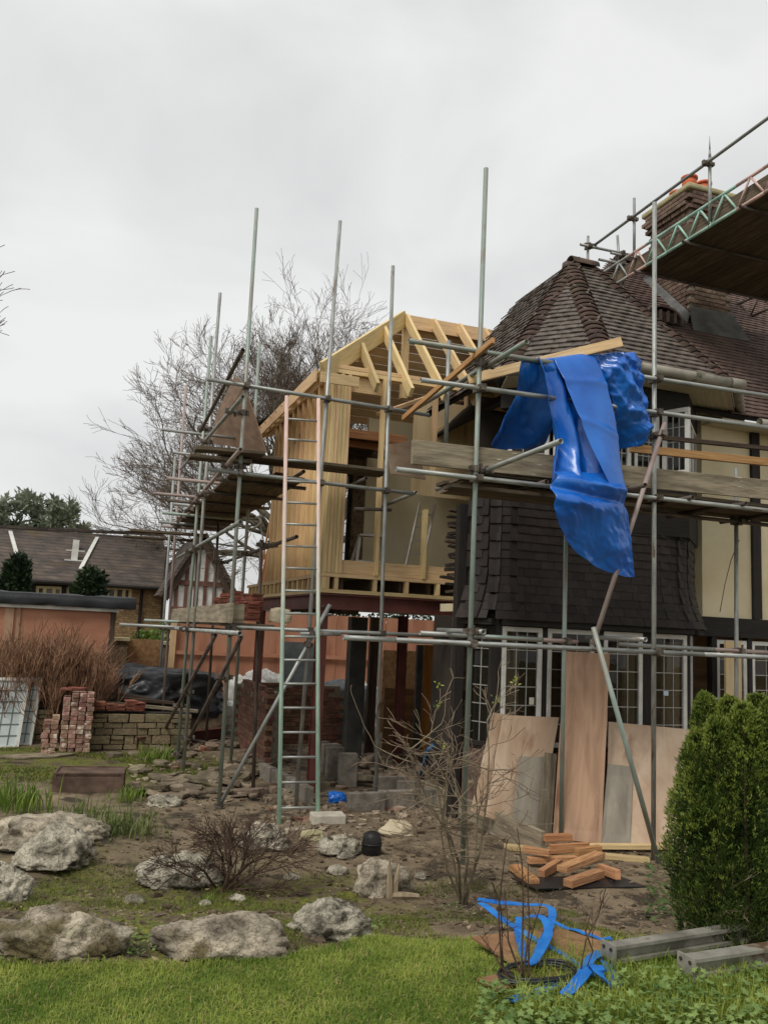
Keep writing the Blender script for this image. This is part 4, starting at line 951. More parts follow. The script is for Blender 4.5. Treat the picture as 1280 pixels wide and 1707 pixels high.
def mossgen(n, r):
    l = r.uniform(-2.6, 1.6, n); d = r.uniform(3.6, 7.5, n); x, y = l2w(l, d)
    k = np.array([noise.noise((a*1.4, b*1.4, 4)) > -.06 and dd > lawn_edge(ll) for a, b, ll, dd in zip(x, y, l, d)]); x, y = x[k], y[k]
    return np.stack([x, y, np.array([ground_z(a, b)-.004 for a, b in zip(x, y)])], -1)
m_straw = leafmat('dead_grass', (150, 134, 84), (186, 168, 112), 3, 0, .3)
v_, f_ = blades(11000, lawngen, .015, .04, .0022, 1.0, 41)
g_ = stuff(npmesh('dead_grass', v_, f_, m_straw)); g_['label'] = 'dry straw coloured blades mixed into the lawn'; g_['category'] = 'grass'
m_weed = leafmat('weed_blade', (78, 92, 34), (120, 126, 52), 3, 0, .3)
v_, f_ = blades(42000, mossgen, .010, .045, .0026, .8, 9)
g_ = stuff(npmesh('weeds', v_, f_, m_weed)); g_['label'] = 'thin tufts of weeds and moss in the rock bed'; g_['category'] = 'weeds'
def fargen(n, r):
    l = r.uniform(-6.5, -2.2, n); d = r.uniform(10.8, 13.4, n); x, y = l2w(l, d); k = np.array([noise.noise((a*.8, b*.8, 2)) > -.05 for a, b in zip(x, y)]); x, y = x[k], y[k]
    return np.stack([x, y, np.array([ground_z(a, b) for a, b in zip(x, y)])], -1)
v_, f_ = blades(12000, fargen, .015, .045, .006, .8, 12)
g_ = stuff(npmesh('rough_grass', v_, f_, m_weed)); g_['label'] = 'patch of rough grass left by the brick stack'; g_['category'] = 'grass'
def littergen(n, r):
    l = r.uniform(-2.6, 3.4, n); d = r.uniform(4.0, 10.5, n); x, y = l2w(l, d); k = d > lawn_edge(l)+.02; x, y = x[k], y[k]
    return np.stack([x, y, np.array([ground_z(a, b) for a, b in zip(x, y)])], -1)
# crumbs, chips and dead leaves on the mud
r_ = np.random.default_rng(21); P_ = littergen(16000, r_); n_ = len(P_); sz = r_.uniform(.004, .016, n_)*np.where(r_.random(n_) < .04, 2.4, 1)
off_ = r_.normal(0, 1, (n_, 4, 3)); off_ /= np.linalg.norm(off_, axis=2, keepdims=True); off_[:, :, 2] = np.abs(off_[:, :, 2])*.7
v_ = (P_[:, None, :]+off_*sz[:, None, None]).reshape(-1, 3); k_ = np.arange(n_)[:, None]*4
f_ = np.concatenate([k_+np.array([q]) for q in ((0, 1, 2), (0, 2, 3), (0, 3, 1), (1, 3, 2))], 0)
m_lit = mat('site_litter', (84, 68, 50), (168, 150, 122), 9, .9, 0)
g_ = stuff(npmesh('litter', v_, f_, m_lit)); g_['label'] = 'crumbs of stone, wood chips and dead leaves on the mud'; g_['category'] = 'litter'
# ------------------------------------------------------------------ trees
def bough(b, p, d, L, r, depth, maxd, rnd, spread=.55, up=.12, kids=(2, 3), twig=None, nseg=4, taper=.62, minr=.004, sides=5, droop=0):
    pts = [p.copy()]; rs = [r]; q = p.copy(); dd = d.normalized()
    for k in range(nseg):
        dd = (dd+V((rnd.gauss(0, .13), rnd.gauss(0, .13), rnd.gauss(0, .1)+up*.35-droop*depth*.05))).normalized()
        q = q+dd*(L/nseg); pts.append(q.copy()); rs.append(max(minr, r*(1-(1-taper)*(k+1)/nseg)))
    tgt = twig if (twig is not None and depth >= maxd-2) else b
    tgt.path(pts, rs, sides if depth < 3 else 3)
    if depth >= maxd: return
    n = rnd.randint(*kids)
    for k in range(n):
        i = nseg if k == 0 else rnd.randint(max(1, nseg//2), nseg)
        ax = V((rnd.gauss(0, 1), rnd.gauss(0, 1), rnd.gauss(0, .6))); ax = ax-dd*ax.dot(dd)
        if ax.length < 1e-3: continue
        nd_ = (dd*(1 if k == 0 else .9)+ax.normalized()*rnd.uniform(.25, 1.2)*spread+V((0, 0, up))).normalized()
        bough(b, pts[i], nd_, L*rnd.uniform(.62, .86), rs[i]*(.8 if k == 0 else .62), depth+1, maxd, rnd, spread, up, kids, twig, nseg if depth < 2 else 3, taper, minr, sides, droop)
m_bark = mat('grey_bark', (84, 78, 66), (122, 114, 98), 6, .9, .4)
m_twig = mat('bare_twigs', (82, 70, 60), (116, 102, 88), 4, .85, 0)
tr = thing('bare_tree', (6.0, 31, 0), 'large leafless tree with a wide fan of fine twigs behind the extension', 'tree')
rd = random.Random(11); tb_, tw_ = MB(), MB()
base = V((6.0, 31, 0)); fork = V((8.1, 31, 4.8))
tb_.path([base, V((6.5, 31, 2.2)), fork], [.36, .3, .27], 9)
limbs = [(-.75, .1, .75, 4.7), (-.9, -.1, .55, 4.5), (-.9, -.3, .3, 4.3), (-.6, .2, 1, 4.8), (-.35, .2, 1, 5.0), (-.2, -.3, 1, 5.0), (.05, .1, 1, 5.1), (-.45, .3, 1.0, 4.8), (-.12, -.2, 1.0, 5.0), (.2, .3, 1.0, 4.9), (.5, -.2, .95, 4.6), (.72, .2, .7, 4.4), (.95, -.1, .55, 4.2), (.35, 0, 1, 5.0), (-.95, .3, .15, 3.9), (-.7, .5, .4, 4.1)]
for x, y, z, L in limbs: bough(tb_, fork+V((0, 0, rd.uniform(-.6, .3))), V((x, y, z)), L*.6, .15, 0, 8, rd, .64, .06, (2, 3), tw_, 4, .75, .006, 5)
tb_.build('trunk', m_bark, tr, True); tw_.build('crown', m_twig, tr)
tl = thing('bare_tree', (-6.2, 30, 0), 'leafless tree whose twig tips reach in at the left edge', 'tree')
rd = random.Random(4); tb_, tw_ = MB(), MB(); base = V((-6.2, 30, 0)); tb_.path([base, base+V((.1, 0, 4)), base+V((.2, 0, 8))], [.32, .26, .2], 8)
for x, y, z in ((.5, 0, 1), (.75, .2, .75), (.3, .3, 1), (.65, -.1, 1)): bough(tb_, base+V((.2, 0, 8)), V((x, y, z)), 1.75, .1, 0, 6, rd, .5, .08, (2, 3), tw_, 4, .7, .012, 5)
tb_.build('trunk', m_bark, tl, True); tw_.build('crown', m_twig, tl)

def leafcloud(n, centers, radii, size, seed, asp=.5, updir=0.0, shell=.55):
    """random leaf quads in a set of ellipsoids"""
    r = np.random.default_rng(seed); centers = np.asarray(centers, float); radii = np.asarray(radii, float)
    k = r.choice(len(centers), n, p=(radii.prod(1)**.67)/(radii.prod(1)**.67).sum()); u = r.normal(0, 1, (n, 3)); u /= np.linalg.norm(u, axis=1, keepdims=True)
    rad = shell+(1-shell)*r.random(n)**.6; P = centers[k]+u*radii[k]*rad[:, None]
    a = r.normal(0, 1, (n, 3))+u*.6+np.array([0, 0, updir]); a /= np.linalg.norm(a, axis=1, keepdims=True)
    c = np.cross(a, r.normal(0, 1, (n, 3))); c /= np.linalg.norm(c, axis=1, keepdims=True); s = (size*r.uniform(.6, 1.4, n))[:, None]
    v = np.stack([P, P+a*s*.5+c*s*asp*.5, P+a*s, P+a*s*.5-c*s*asp*.5], 1).reshape(-1, 3)
    return v, np.arange(4*n).reshape(n, 4)
m_conif = leafmat('conifer_leaf', (28, 42, 26), (52, 68, 38), 2, 0, .2)
for k, (px_, top, bot, w_, Y) in enumerate(((12, 928, 1000, 50, 22), (137, 950, 1000, 62, 22))):
    c = onY(px_, bot+70, Y); t = onY(px_, top, Y); hh = t.z; ww = w_*Y/1400
    o = thing('conifer', (c.x, Y, 0), ('dark rounded conifer at the left edge before the neighbour house', 'dark dome shaped conifer before the neighbour house between its windows')[k], 'conifer')
    cs_ = [(c.x+ww*.1*math.sin(q*2.1), Y, hh*(.12+.74*q/7)) for q in range(8)]; rs_ = [(ww*.62*(1-.55*(q/8)**2), ww*.62*(1-.55*(q/8)**2), hh*.16) for q in range(8)]
    v_, f_ = leafcloud(16000, cs_, rs_, .15, 31+k, .5, .5); npmesh('crown', v_, f_, m_conif, o); b = MB(); b.tube((c.x, Y, -.02), (c.x, Y, hh*.8), .09, 8, 0, .03); b.build('trunk', m_bark, o)
m_fart = leafmat('distant_leaf', (96, 106, 86), (142, 150, 128), 1, 0, .3)
for k, (px_, top, w_) in enumerate(((8, 838, 54), (58, 826, 66), (104, 842, 50), (-40, 835, 60))):
    Y = 62; t = onY(px_, top, Y); ww = w_*Y/1400; hh = t.z; x = t.x
    o = thing('distant_tree', (x, Y, 0), ('leftmost pale green tree above the neighbour ridge', 'middle and tallest pale green tree above the neighbour ridge', 'rightmost pale green tree above the neighbour ridge', 'pale green tree beyond the left edge above the neighbour ridge')[k], 'tree')
    rd = random.Random(50+k); tb_ = MB(); bough(tb_, V((x, Y, 0)), V((.05, 0, 1)), hh*.36, .25, 0, 4, rd, .55, .12, (2, 3), None, 4, .7, .02, 5); tb_.build('trunk', m_bark, o)
    cs_ = [(x+ww*.36*rd.gauss(0, 1), Y+rd.gauss(0, 1), hh*(.62+.33*rd.random())) for q in range(14)]; rs_ = [(ww*.17, ww*.17, hh*.09)]*14
    v_, f_ = leafcloud(2600, cs_, rs_, .5, 70+k, .35, .2, .2); npmesh('crown', v_, f_, m_fart, o)
# ------------------------------------------------------------------ neighbour house
nb = thing('neighbour_house', (0, 30, 0), 'long low neighbour house with dark tiled roof, brick wall and half timbered gable', 'house')
NY = 28.0
m_nbrick = mat('neighbour_brick', (126, 104, 76), (166, 142, 108), 14, .95, .2)
def brickmat(m, sc, c_mortar):
    t = m.node_tree; N = t.nodes; L = t.links; bs = N['Principled BSDF']; src = bs.inputs['Base Color'].links[0].from_socket
    tcn = N.new('ShaderNodeTexCoord'); sp = N.new('ShaderNodeSeparateXYZ'); L.new(tcn.outputs['Object'], sp.inputs[0]); cb = N.new('ShaderNodeCombineXYZ'); ad = N.new('ShaderNodeMath'); ad.operation = 'ADD'; L.new(sp.outputs[0], ad.inputs[0]); L.new(sp.outputs[1], ad.inputs[1]); L.new(ad.outputs[0], cb.inputs[0]); L.new(sp.outputs[2], cb.inputs[1])
    br = N.new('ShaderNodeTexBrick'); br.inputs['Scale'].default_value = 1; br.inputs['Brick Width'].default_value = .225*sc; br.inputs['Row Height'].default_value = .075*sc; br.inputs['Mortar Size'].default_value = .009*sc
    br.inputs['Color1'].default_value = (.75, .72, .7, 1); br.inputs['Color2'].default_value = (1.15, 1.1, 1.05, 1); br.inputs['Mortar'].default_value = lin(c_mortar); L.new(cb.outputs[0], br.inputs['Vector'])
    mxn = N.new('ShaderNodeMix'); mxn.data_type = 'RGBA'; mxn.blend_type = 'MULTIPLY'; mxn.inputs[0].default_value = 1; L.new(src, mxn.inputs[6]); L.new(br.outputs[0], mxn.inputs[7]); L.new(mxn.outputs[2], bs.inputs['Base Color'])
    return m
brickmat(m_nbrick, 1.0, (216, 208, 190))
m_slate = mat('dark_roof_slates', (70, 64, 60), (98, 88, 80), 2, .8, .2, stretch=(1, 1, 1), patch=((94, 82, 64), .8, .6))
brickmat(m_slate, 1.6, (190, 186, 180))
ez = onY(150, 970, NY).z; rz_ = onY(150, 889, 31.6).z
xa, xb = -9.0, onY(272, 970, NY).x
b = MB(); b.slab([(onY(158, 980, NY).x, NY, 0), (xb, NY, 0), (xb, NY, ez), (onY(158, 980, NY).x, NY, ez)], .3); b.build('brick_wall', m_nbrick, nb)
b = MB(); b.slab([(xa, NY+.03, 0), (onY(158, 980, NY).x-.003, NY+.03, 0), (onY(158, 980, NY).x-.003, NY+.03, ez), (xa, NY+.03, ez)], .3); b.build('rendered_wall', m_cream, nb)
b = MB(); b.slab([(xa, NY-.4, ez-.05), (xb+.2, NY-.4, ez-.05), (xb+.2, 31.6, rz_), (xa, 31.6, rz_)], .12); b.slab([(xa, 31.6, rz_), (xb+.2, 31.6, rz_), (xb+.2, 35, ez), (xa, 35, ez)], .12); nroof = b.build('roof', m_slate, nb)
def onroof(x, y):
    d = ray(x, y); n = V((0, -(rz_-ez+.05), 32.0-NY)); p0 = V((0, NY-.4, ez-.05)); t = (p0-CAM).dot(n)/d.dot(n); return CAM+d*t+n.normalized()*.05
for a, c in (((17, 888), (38, 963)), ((162, 898), (134, 951))): b = MB(); b.beam(onroof(*a), onroof(*c), .12, .04); b.build('valley_flashing', m_white, nroof)
b = MB(); b.beam(onroof(0, 889)+V((-6, .15, 0)), onroof(272, 895)+V((0, .15, .05)), .25, .1); b.build('ridge_tiles', m_slate, nroof)
for x, y in ((126, 915), (124, 931)):
    p = onroof(x, y); b = MB(); b.box(p.x-.1, p.x+.1, p.y-.15, p.y+.1, p.z-.1, p.z+.25); b.box(p.x-.3, p.x+.3, p.y-.2, p.y+.1, p.z-.14, p.z-.103); b.build('roof_vent', m_white, nroof)
b = MB(); b.tube((xa, NY-.45, ez-.1), (xb+.2, NY-.45, ez-.1), .06, 8); b.build('gutter', m_black_t, nb)
b = MB(); p = onY(237, 980, NY-.08); b.tube((p.x, p.y, 0), (p.x, p.y, ez-.1), .05, 8); b.build('downpipe', m_black_t, nb)
def npx(x, y): p = onY(x, y, NY); return p.x, p.z
m_ncream = mat('cream_stone', (200, 184, 140), (216, 202, 164), 4, .85, .1)
for x0, x1, y0, y1, cols in ((167, 218, 976, 1009, 4), (60, 104, 975, 1000, 3)):
    A, zt = npx(x0, y0); B, zb = npx(x1, y1); w = window(V((A, NY-.02, 0)), V((B, NY-.02, 0)), zb, zt, nf, 1, 1, nb, fw=.1, m=m_ncream)
    for k in range(1, cols): bb = MB(); x = A+(B-A)*k/cols; bb.box(x-.05, x+.05, NY-.04, NY+.03, zb+.1, zt-.1); bb.build('window_mullion', m_ncream, w)
for x0, y0, x1, y1 in ((26, 972, 158, 976), (56, 972, 55, 1000), (107, 974, 106, 1000), (36, 972, 35, 1000)):
    p, q = onY(x0, y0, NY-.02), onY(x1, y1, NY-.02); b = MB(); b.beam(p, q, .14, .14, V((0, 1, 0))); b.build('timber_beam', m_black_t, nb)
# half timbered gable at its right end
GY = 26.0
ap = onY(338, 900, GY); gl = onY(286, 985, GY); gr = onY(380, 992, GY)
b = MB(); b.slab([(gl.x, GY, 0), (gr.x, GY, 0), (gr.x, GY, gr.z), (ap.x, GY, ap.z), (gl.x, GY, gl.z)], .25); b.build('gable_wall', m_white, nb)
for p, q in ((V((gl.x-.2, GY-.1, gl.z-.25)), V((ap.x, GY-.1, ap.z+.1))), (V((ap.x, GY-.1, ap.z+.1)), V((gr.x+.2, GY-.1, gr.z-.25)))): b = MB(); b.beam(p, q, .12, .22, V((0, 1, 0)).cross(q-p).normalized()); b.build('bargeboard', m_wood_d, nb)
m_pinkbeam = mat('brown_beam', (92, 62, 52), (116, 82, 70), 3, .8, .1)
for k in range(6):
    x = gl.x+(gr.x-gl.x)*(k+.5)/6; zt = (ap.z-abs(x-ap.x)*(ap.z-gl.z)/abs(ap.x-gl.x))-.1 if x < ap.x else ap.z-(x-ap.x)*(ap.z-gr.z)/(gr.x-ap.x)-.1
    b = MB(); b.box(x-.05, x+.05, GY-.05, GY-.003, 1.6, zt); b.build('timber_beam', m_pinkbeam, nb)
for z in (2.4, 3.2): b = MB(); b.box(gl.x+.02, gr.x-.02, GY-.07, GY-.053, z-.07, z+.07); b.build('timber_beam', m_pinkbeam, nb)
b = MB(); b.slab([(gl.x-.3, GY-.25, gl.z-.2), (ap.x, GY-.25, ap.z+.16), (ap.x, 31, ap.z+.16), (gl.x-.3, 31, gl.z-.2)], -.1); b.slab([(ap.x, GY-.25, ap.z+.16), (gr.x+.3, GY-.25, gr.z-.2), (gr.x+.3, 31, gr.z-.2), (ap.x, 31, ap.z+.16)], -.1); b.build('gable_roof', m_slate, nb)
b = MB(); b.slab([(xb, NY-.01, 0), (gl.x, NY-.01, 0), (gl.x, NY-.01, 4.4), (xb, NY-.01, 4.4)], .2); b.build('link_wall', m_slate, nb)
# ------------------------------------------------------------------ orange shed and hoarding
sh = thing('garden_shed', (-1, 17.5, 0), 'orange painted plywood shed with black felt roof at the left edge', 'shed')
sx0, sx1 = -4.2, onY(190, 1060, 17).x; sz = onY(100, 1010, 17).z
b = MB(); b.slab([(sx0, 17, 0), (sx1, 17, 0), (sx1, 17, sz), (sx0, 17, sz)], .03); b.slab([(sx1, 17, 0), (sx1, 19.2, 0), (sx1, 19.2, sz), (sx1, 17, sz)], .03); b.build('wall_panel', m_orange, sh)
x = onY(186, 1060, 17).x
for xx, mm_w in ((x, .05), (onY(14, 1040, 17).x, .08), (onY(30, 1040, 17).x, .03)): b = MB(); b.box(xx-mm_w, xx+mm_w, 16.96, 16.997, 0, sz-.02); b.build('corner_trim', m_wood_d if xx == x else m_ply_r, sh)
b = MB(); b.box(sx0, sx1+.05, 16.9, 16.95, sz-.07, sz-.01); b.build('fascia', m_white, sh)
m_felt2 = mat('black_roof_sheet', (18, 19, 21), (32, 34, 36), 3, .5, .3, spec=.35)
rt_ = MB(); n = 34
for j in range(5):
    for i in range(n+1):
        x = sx0+(sx1+.35-sx0)*i/n; y, z = ((16.84, sz-.005), (16.82, sz+.1), (16.88, sz+.2), (17.6, sz+.24), (19.3, sz+.2))[j]
        rt_.v.append((x, y+.05*noise.noise((x*2.5, j, 0)), z+(.04*noise.noise((x*3, j*2, 1)) if j != 2 else .015*noise.noise((x*3, 2, 1)))))
for j in range(4):
    for i in range(n): a = j*(n+1)+i; rt_.face((a, a+1, a+n+2, a+n+1), [(0, 0), (1, 0), (1, 1), (0, 1)])
rt_.build('roof_sheet', m_felt2, sh, True)
hd = thing('site_hoarding', (5, 19, 0), 'orange painted plywood hoarding seen under the extension behind the bags', 'hoarding')
hx = onY(291, 1090, 19).x
for k in range(6):
    b = MB(); x = hx+k*1.22; b.slab([(x, 19+.01*(k % 2), 0), (x+1.21, 19+.01*(k % 2), 0), (x+1.21, 19+.01*(k % 2), 2.35), (x, 19+.01*(k % 2), 2.35)], .02); b.build('panel', m_orange, hd)
for z in (.55, 1.38): b = MB(); b.beam((hx, 18.95, z), (hx+7.3, 18.95, z), .04, .08); b.build('rail', m_orange, hd)
b = MB(); b.box(hx-.12, hx-.003, 18.9, 19.05, 0, 2.1); b.build('post', m_wood, hd)
gt = thing('garden_gate', (1.6, 20, 0), 'brown chipboard gate between brick piers beside the orange shed', 'gate')
gx0, gx1 = onY(212, 1090, 20).x, onY(270, 1090, 20).x; gzt = onY(240, 1066, 20).z
b = MB(); b.slab([(gx0, 20, 0), (gx1, 20, 0), (gx1, 20, gzt), (gx0, 20, gzt)], .03); b.build('panel', mat('chipboard', (124, 92, 62), (156, 122, 86), 12, .9, .2), gt)
b = MB(); b.beam((gx0+.3, 19.96, .95), (gx1, 19.96, .98), .05, .09); b.build('rail', m_wood_d, gt)
for x0, x1, t in ((gx0-.35, gx0-.02, gzt-.05), (gx1+.02, gx1+.32, gzt-.1)): b = MB(); b.box(x0, x1, 19.85, 20.2, 0, t); b.build('pier', m_oldbrick, gt); b = MB(); b.box(x0-.05, x1+.05, 19.8, 20.25, t+.002, t+.07); b.build('coping', m_cap, gt)
b = MB(); p = onY(220, 1108, 18.5)
for r0_, z0, r1_, z1 in ((.27, 0, .33, p.z-.08),): b.tube((p.x, 18.5, z0), (p.x, 18.5, z1), r0_, 16, 0, r1_)
b.tube((p.x, 18.5, p.z-.08), (p.x, 18.5, p.z-.03), .37, 16, 0); b.tube((p.x, 18.5, p.z-.03), (p.x, 18.5, p.z+.03), .34, 16, 0, .1)
single('dustbin', b, m_felt2, 'black round plastic bin standing before the chipboard gate', 'bin')
# green hedge behind the gate
hv = []; v_, f_ = leafcloud(5000, [(1.6+.5*k, 22.5, 1.1+.25*math.sin(k*2)) for k in range(9)], [(.5, .5, .7)]*9, .12, 91, .6, .3)
nsingle('hedge', v_, f_, leafmat('hedge_leaf', (66, 92, 34), (112, 136, 54), 3, 0, .3), 'light green hedge behind the chipboard gate', 'hedge')
v_, f_ = leafcloud(7000, [(5.5+.6*k, 21.5, 1.6+.3*math.sin(k*1.7)) for k in range(8)], [(.6, .6, 1.1)]*8, .12, 92, .6, .3)
nsingle('hedge', v_, f_, m_conif, 'dark green hedge glimpsed under the extension above the hoarding', 'hedge')
# brown twiggy bush in front of the shed
bu = thing('twiggy_bush', (-1.2, 15, 0), 'dense reddish brown bare bush in front of the orange shed', 'bush')
rd = random.Random(8); sb_, tw_ = MB(), MB()
bc = onZ(85, 1188, 0); bc = V((bc.x, 15.6, 0)); bc.x = onY(80, 1180, 15.6).x
for k in range(190):
    a = rd.uniform(-1, 1); o_ = V((a*.5+rd.gauss(0, .1), rd.gauss(0, .35), 0)); d = V((a*.5+rd.gauss(0, .18), rd.gauss(0, .25), 1))
    bough(sb_, bc+o_, d, rd.uniform(.5, .74)*(1-.12*abs(a)), .012, 0, 3, rd, .42, .2, (3, 4), tw_, 4, .7, .0048, 4)
m_btw = mat('red_brown_twigs', (108, 80, 62), (156, 120, 92), 4, .8, 0)
sb_.build('stem', m_btw, bu); tw_.build('twigs', m_btw, bu)
# ------------------------------------------------------------------ rocks of the rockery
m_rock = mat('weathered_limestone', (80, 75, 64), (186, 178, 158), 6, .92, .9, bscale=34, detail=12, lo=.32, hi=.6, patch=((62, 58, 46), 9, .6))
m_rock2 = mat('brown_limestone', (78, 70, 59), (184, 172, 150), 5.5, .92, .9, bscale=30, detail=12, lo=.32, hi=.62, patch=((98, 88, 62), 3, .56))
def crackle(m, sc, wid):
    t = m.node_tree; N = t.nodes; L = t.links; bs = N['Principled BSDF']; src = bs.inputs['Base Color'].links[0].from_socket
    tcn = N.new('ShaderNodeTexCoord'); nz = N.new('ShaderNodeTexNoise'); nz.inputs['Scale'].default_value = 9; nz.inputs['Detail'].default_value = 5; L.new(tcn.outputs['Object'], nz.inputs['Vector'])
    ma = N.new('ShaderNodeVectorMath'); ma.operation = 'MULTIPLY_ADD'; ma.inputs[1].default_value = (.3, .3, .3); L.new(nz.outputs['Color'], ma.inputs[0]); L.new(tcn.outputs['Object'], ma.inputs[2])
    vo = N.new('ShaderNodeTexVoronoi'); vo.feature = 'DISTANCE_TO_EDGE'; vo.inputs['Scale'].default_value = sc; L.new(ma.outputs[0], vo.inputs['Vector'])
    rp = N.new('ShaderNodeValToRGB'); rp.color_ramp.elements[0].position = 0; rp.color_ramp.elements[0].color = (.22, .2, .17, 1); rp.color_ramp.elements[1].position = wid; L.new(vo.outputs[0], rp.inputs[0])
    mxn = N.new('ShaderNodeMix'); mxn.data_type = 'RGBA'; mxn.blend_type = 'MULTIPLY'; mxn.inputs[0].default_value = .6; L.new(src, mxn.inputs[6]); L.new(rp.outputs[0], mxn.inputs[7]); L.new(mxn.outputs[2], bs.inputs['Base Color'])
    bp0 = bs.inputs['Normal'].links[0].from_node; bp = N.new('ShaderNodeBump'); bp.inputs['Strength'].default_value = .45; bp.inputs['Distance'].default_value = .02; L.new(rp.outputs[0], bp.inputs['Height']); L.new(bp0.outputs[0], bp.inputs['Normal']); L.new(bp.outputs[0], bs.inputs['Normal'])
crackle(m_rock, 21, .09); crackle(m_rock2, 17, .06)
def rock(bb, label, m=m_rock, seed=0, sink=.12, depth=.8, sub=5, rough=1.0, name='rock', cat='rock', kx=1.0, squash=1.0):
    l, t, r, bt = bb; c = G((l+r)/2, bt-(bt-t)*.12); D = (c-CAM).dot(Fv)
    w = (r-l)*D/FPX*.9; h = (bt-t)*D/FPX*.84*squash; bm = bmesh.new(); bmesh.ops.create_icosphere(bm, subdivisions=sub, radius=1)
    vs = []; S = V((seed*7.1, seed*3.3, seed*1.7)); sc = Vector((w/2*1.02, w/2*depth, h*.62))
    for v in bm.verts:
        d = v.co.normalized(); q = d*1.15+S; q = q+V((noise.noise(q*3), noise.noise(q*3+V((5, 5, 5))), noise.noise(q*3+V((9, 1, 4)))))*.12
        k = 1+.30*noise.noise(q*1.1)+.16*noise.noise(q*2.3)
        rd_ = 1-abs(noise.noise(q*2.6+V((3, 1, 2))))*2; k += .10*rough*rd_
        vo = noise.voronoi(Vector((q.x*3.2, q.y*3.2, q.z*4.6)))[0]; k += .34*rough*(min(vo[1]-vo[0], .22)-.11)
        vo2 = noise.voronoi(Vector((q.x*8, q.y*8, q.z*11)))[0]; k += .13*rough*(min(vo2[1]-vo2[0], .24)-.1)
        k += .035*rough*noise.noise(q*11)+.02*rough*noise.noise(q*24)
        p = Vector((d.x*k*sc.x, d.y*k*sc.y, d.z*k*sc.z))
        if p.z < 0: p.z *= .35
        vs.append((p.x*.9426+p.y*.334, -p.x*.334+p.y*.9426, p.z))
    vs = np.array(vs); f = np.array([[v.index for v in fc.verts] for fc in bm.faces]); bm.free()
    base = np.array([c.x, c.y, 0])+np.array([Fv.x, Fv.y, 0])*(w/2*depth*.55); base[2] = ground_z(base[0], base[1])+h*.24-sink*h
    o = npmesh(name, vs, f, m, None, True); o.location = base; tag(o, label, cat); return o
rock((-40, 1356, 165, 1425), 'broad flat rock behind the white crackled rock by the left edge', m_rock2, 1, depth=.8)
rock((20, 1372, 142, 1460), 'white crackled rock in the second row near the left edge', m_rock, 2)
rock((-70, 1424, 40, 1512), 'pale rock cut off by the left edge, between two larger rocks', m_rock, 3)
rock((-40, 1508, 196, 1612), 'large brownish rock at the lawn edge by the left edge', m_rock2, 4, depth=.6)
rock((225, 1412, 358, 1486), 'round crackled rock just left of the dark bare shrub', m_rock, 5)
rock((246, 1520, 492, 1610), 'largest front rock at the lawn edge below the dark shrub', m_rock2, 6, depth=.55)
rock((484, 1494, 616, 1576), 'mossy crackled rock right of the largest front rock', m_rock, 7)
rock((392, 1368, 482, 1424), 'pale rock behind the dark shrub below the ladder', m_rock, 8)
rock((588, 1420, 684, 1502), 'grey green rock below the black upturned pot', m_rock2, 9)
rock((242, 1322, 304, 1348), 'low white stone among the strap leaved plants', m_rock, 10, sub=4)
rock((632, 1364, 692, 1400), 'smooth pale boulder behind the black upturned pot', mat('pale_boulder', (170, 156, 128), (200, 188, 160), 4, .9, .4), 11, sub=4, rough=.4)
rock((528, 1390, 600, 1432), 'small white rubble stone left of the black pot', m_rock, 12, sub=4)
rock((500, 1380, 540, 1405), 'small yellowish stone at the foot of the ladder', m_cap, 13, sub=4)
for k, bb in enumerate(((545, 1440, 580, 1462), (470, 1455, 500, 1470), (380, 1490, 410, 1506), (205, 1490, 240, 1510), (690, 1455, 712, 1470), (560, 1420, 590, 1436), (330, 1500, 352, 1512))):
    o = rock(bb, 'small loose stone on the soil of the rock bed', m_rock, 20+k, sub=3, name='stone', cat='stone'); o['group'] = 'small loose stones in the rock bed'
# ------------------------------------------------------------------ strap leaved clumps
def strap_clump(label, px_, n, L, w, m, seed, spread=.16, name='strap_leaf_plant', cat='plant', lean=1.0):
    c = G(*px_); rd = random.Random(seed); b = MB()
    for k in range(n):
        a = rd.uniform(0, 2*math.pi); q = c+V((rd.gauss(0, spread*.5), rd.gauss(0, spread*.5), 0)); q.z = ground_z(q.x, q.y)-.01
        d = V((math.cos(a), math.sin(a), 0)); s = V((-d.y, d.x, 0)); l_ = L*rd.uniform(.6, 1.15); ln = rd.uniform(.15, 1.0)*lean; ww = w*rd.uniform(.7, 1.2)
        i0 = len(b.v)
        for j in range(6):
            t = j/5; p = q+d*(l_*ln*.75*t*t)+V((0, 0, l_*(t-.55*ln*t*t*t))); wd = ww*(1-t**3)*(.5+.5*min(1, t*3+.3))+.0006
            b.v += [tuple(p-s*wd), tuple(p+s*wd+V((0, 0, .25*wd)))]
        for j in range(5): k0 = i0+2*j; b.face((k0, k0+1, k0+3, k0+2), [(0, 0), (1, 0), (1, 1), (0, 1)])
    single(name, b, m, label, cat, smooth=True)
m_strap = leafmat('strap_leaf', (72, 88, 44), (126, 138, 76), 5, .05, .3)
m_strap2 = leafmat('daffodil_leaf', (84, 112, 40), (140, 158, 70), 5, .05, .35)
strap_clump('clump of long grey green strap leaves in the middle of the rock bed', (205, 1392), 170, .36, .006, m_strap, 1, .34, lean=1.15)
strap_clump('clump of arching strap leaves left of the biggest clump', (125, 1372), 90, .3, .006, m_strap, 2, .26)
strap_clump('upright green spring bulb leaves at the left edge', (34, 1352), 100, .40, .008, m_strap2, 3, .3, lean=.7)
strap_clump('upright bulb leaves cut by the left edge', (-10, 1345), 60, .36, .008, m_strap2, 4, .22, lean=.7)
strap_clump('small tuft of bulb leaves beside the brown trough', (215, 1335), 90, .22, .006, m_strap2, 5, .18, lean=.8)
strap_clump('grassy tuft growing in the rubble under the left scaffold', (262, 1268), 120, .32, .007, m_strap2, 6, .3, lean=1.2)
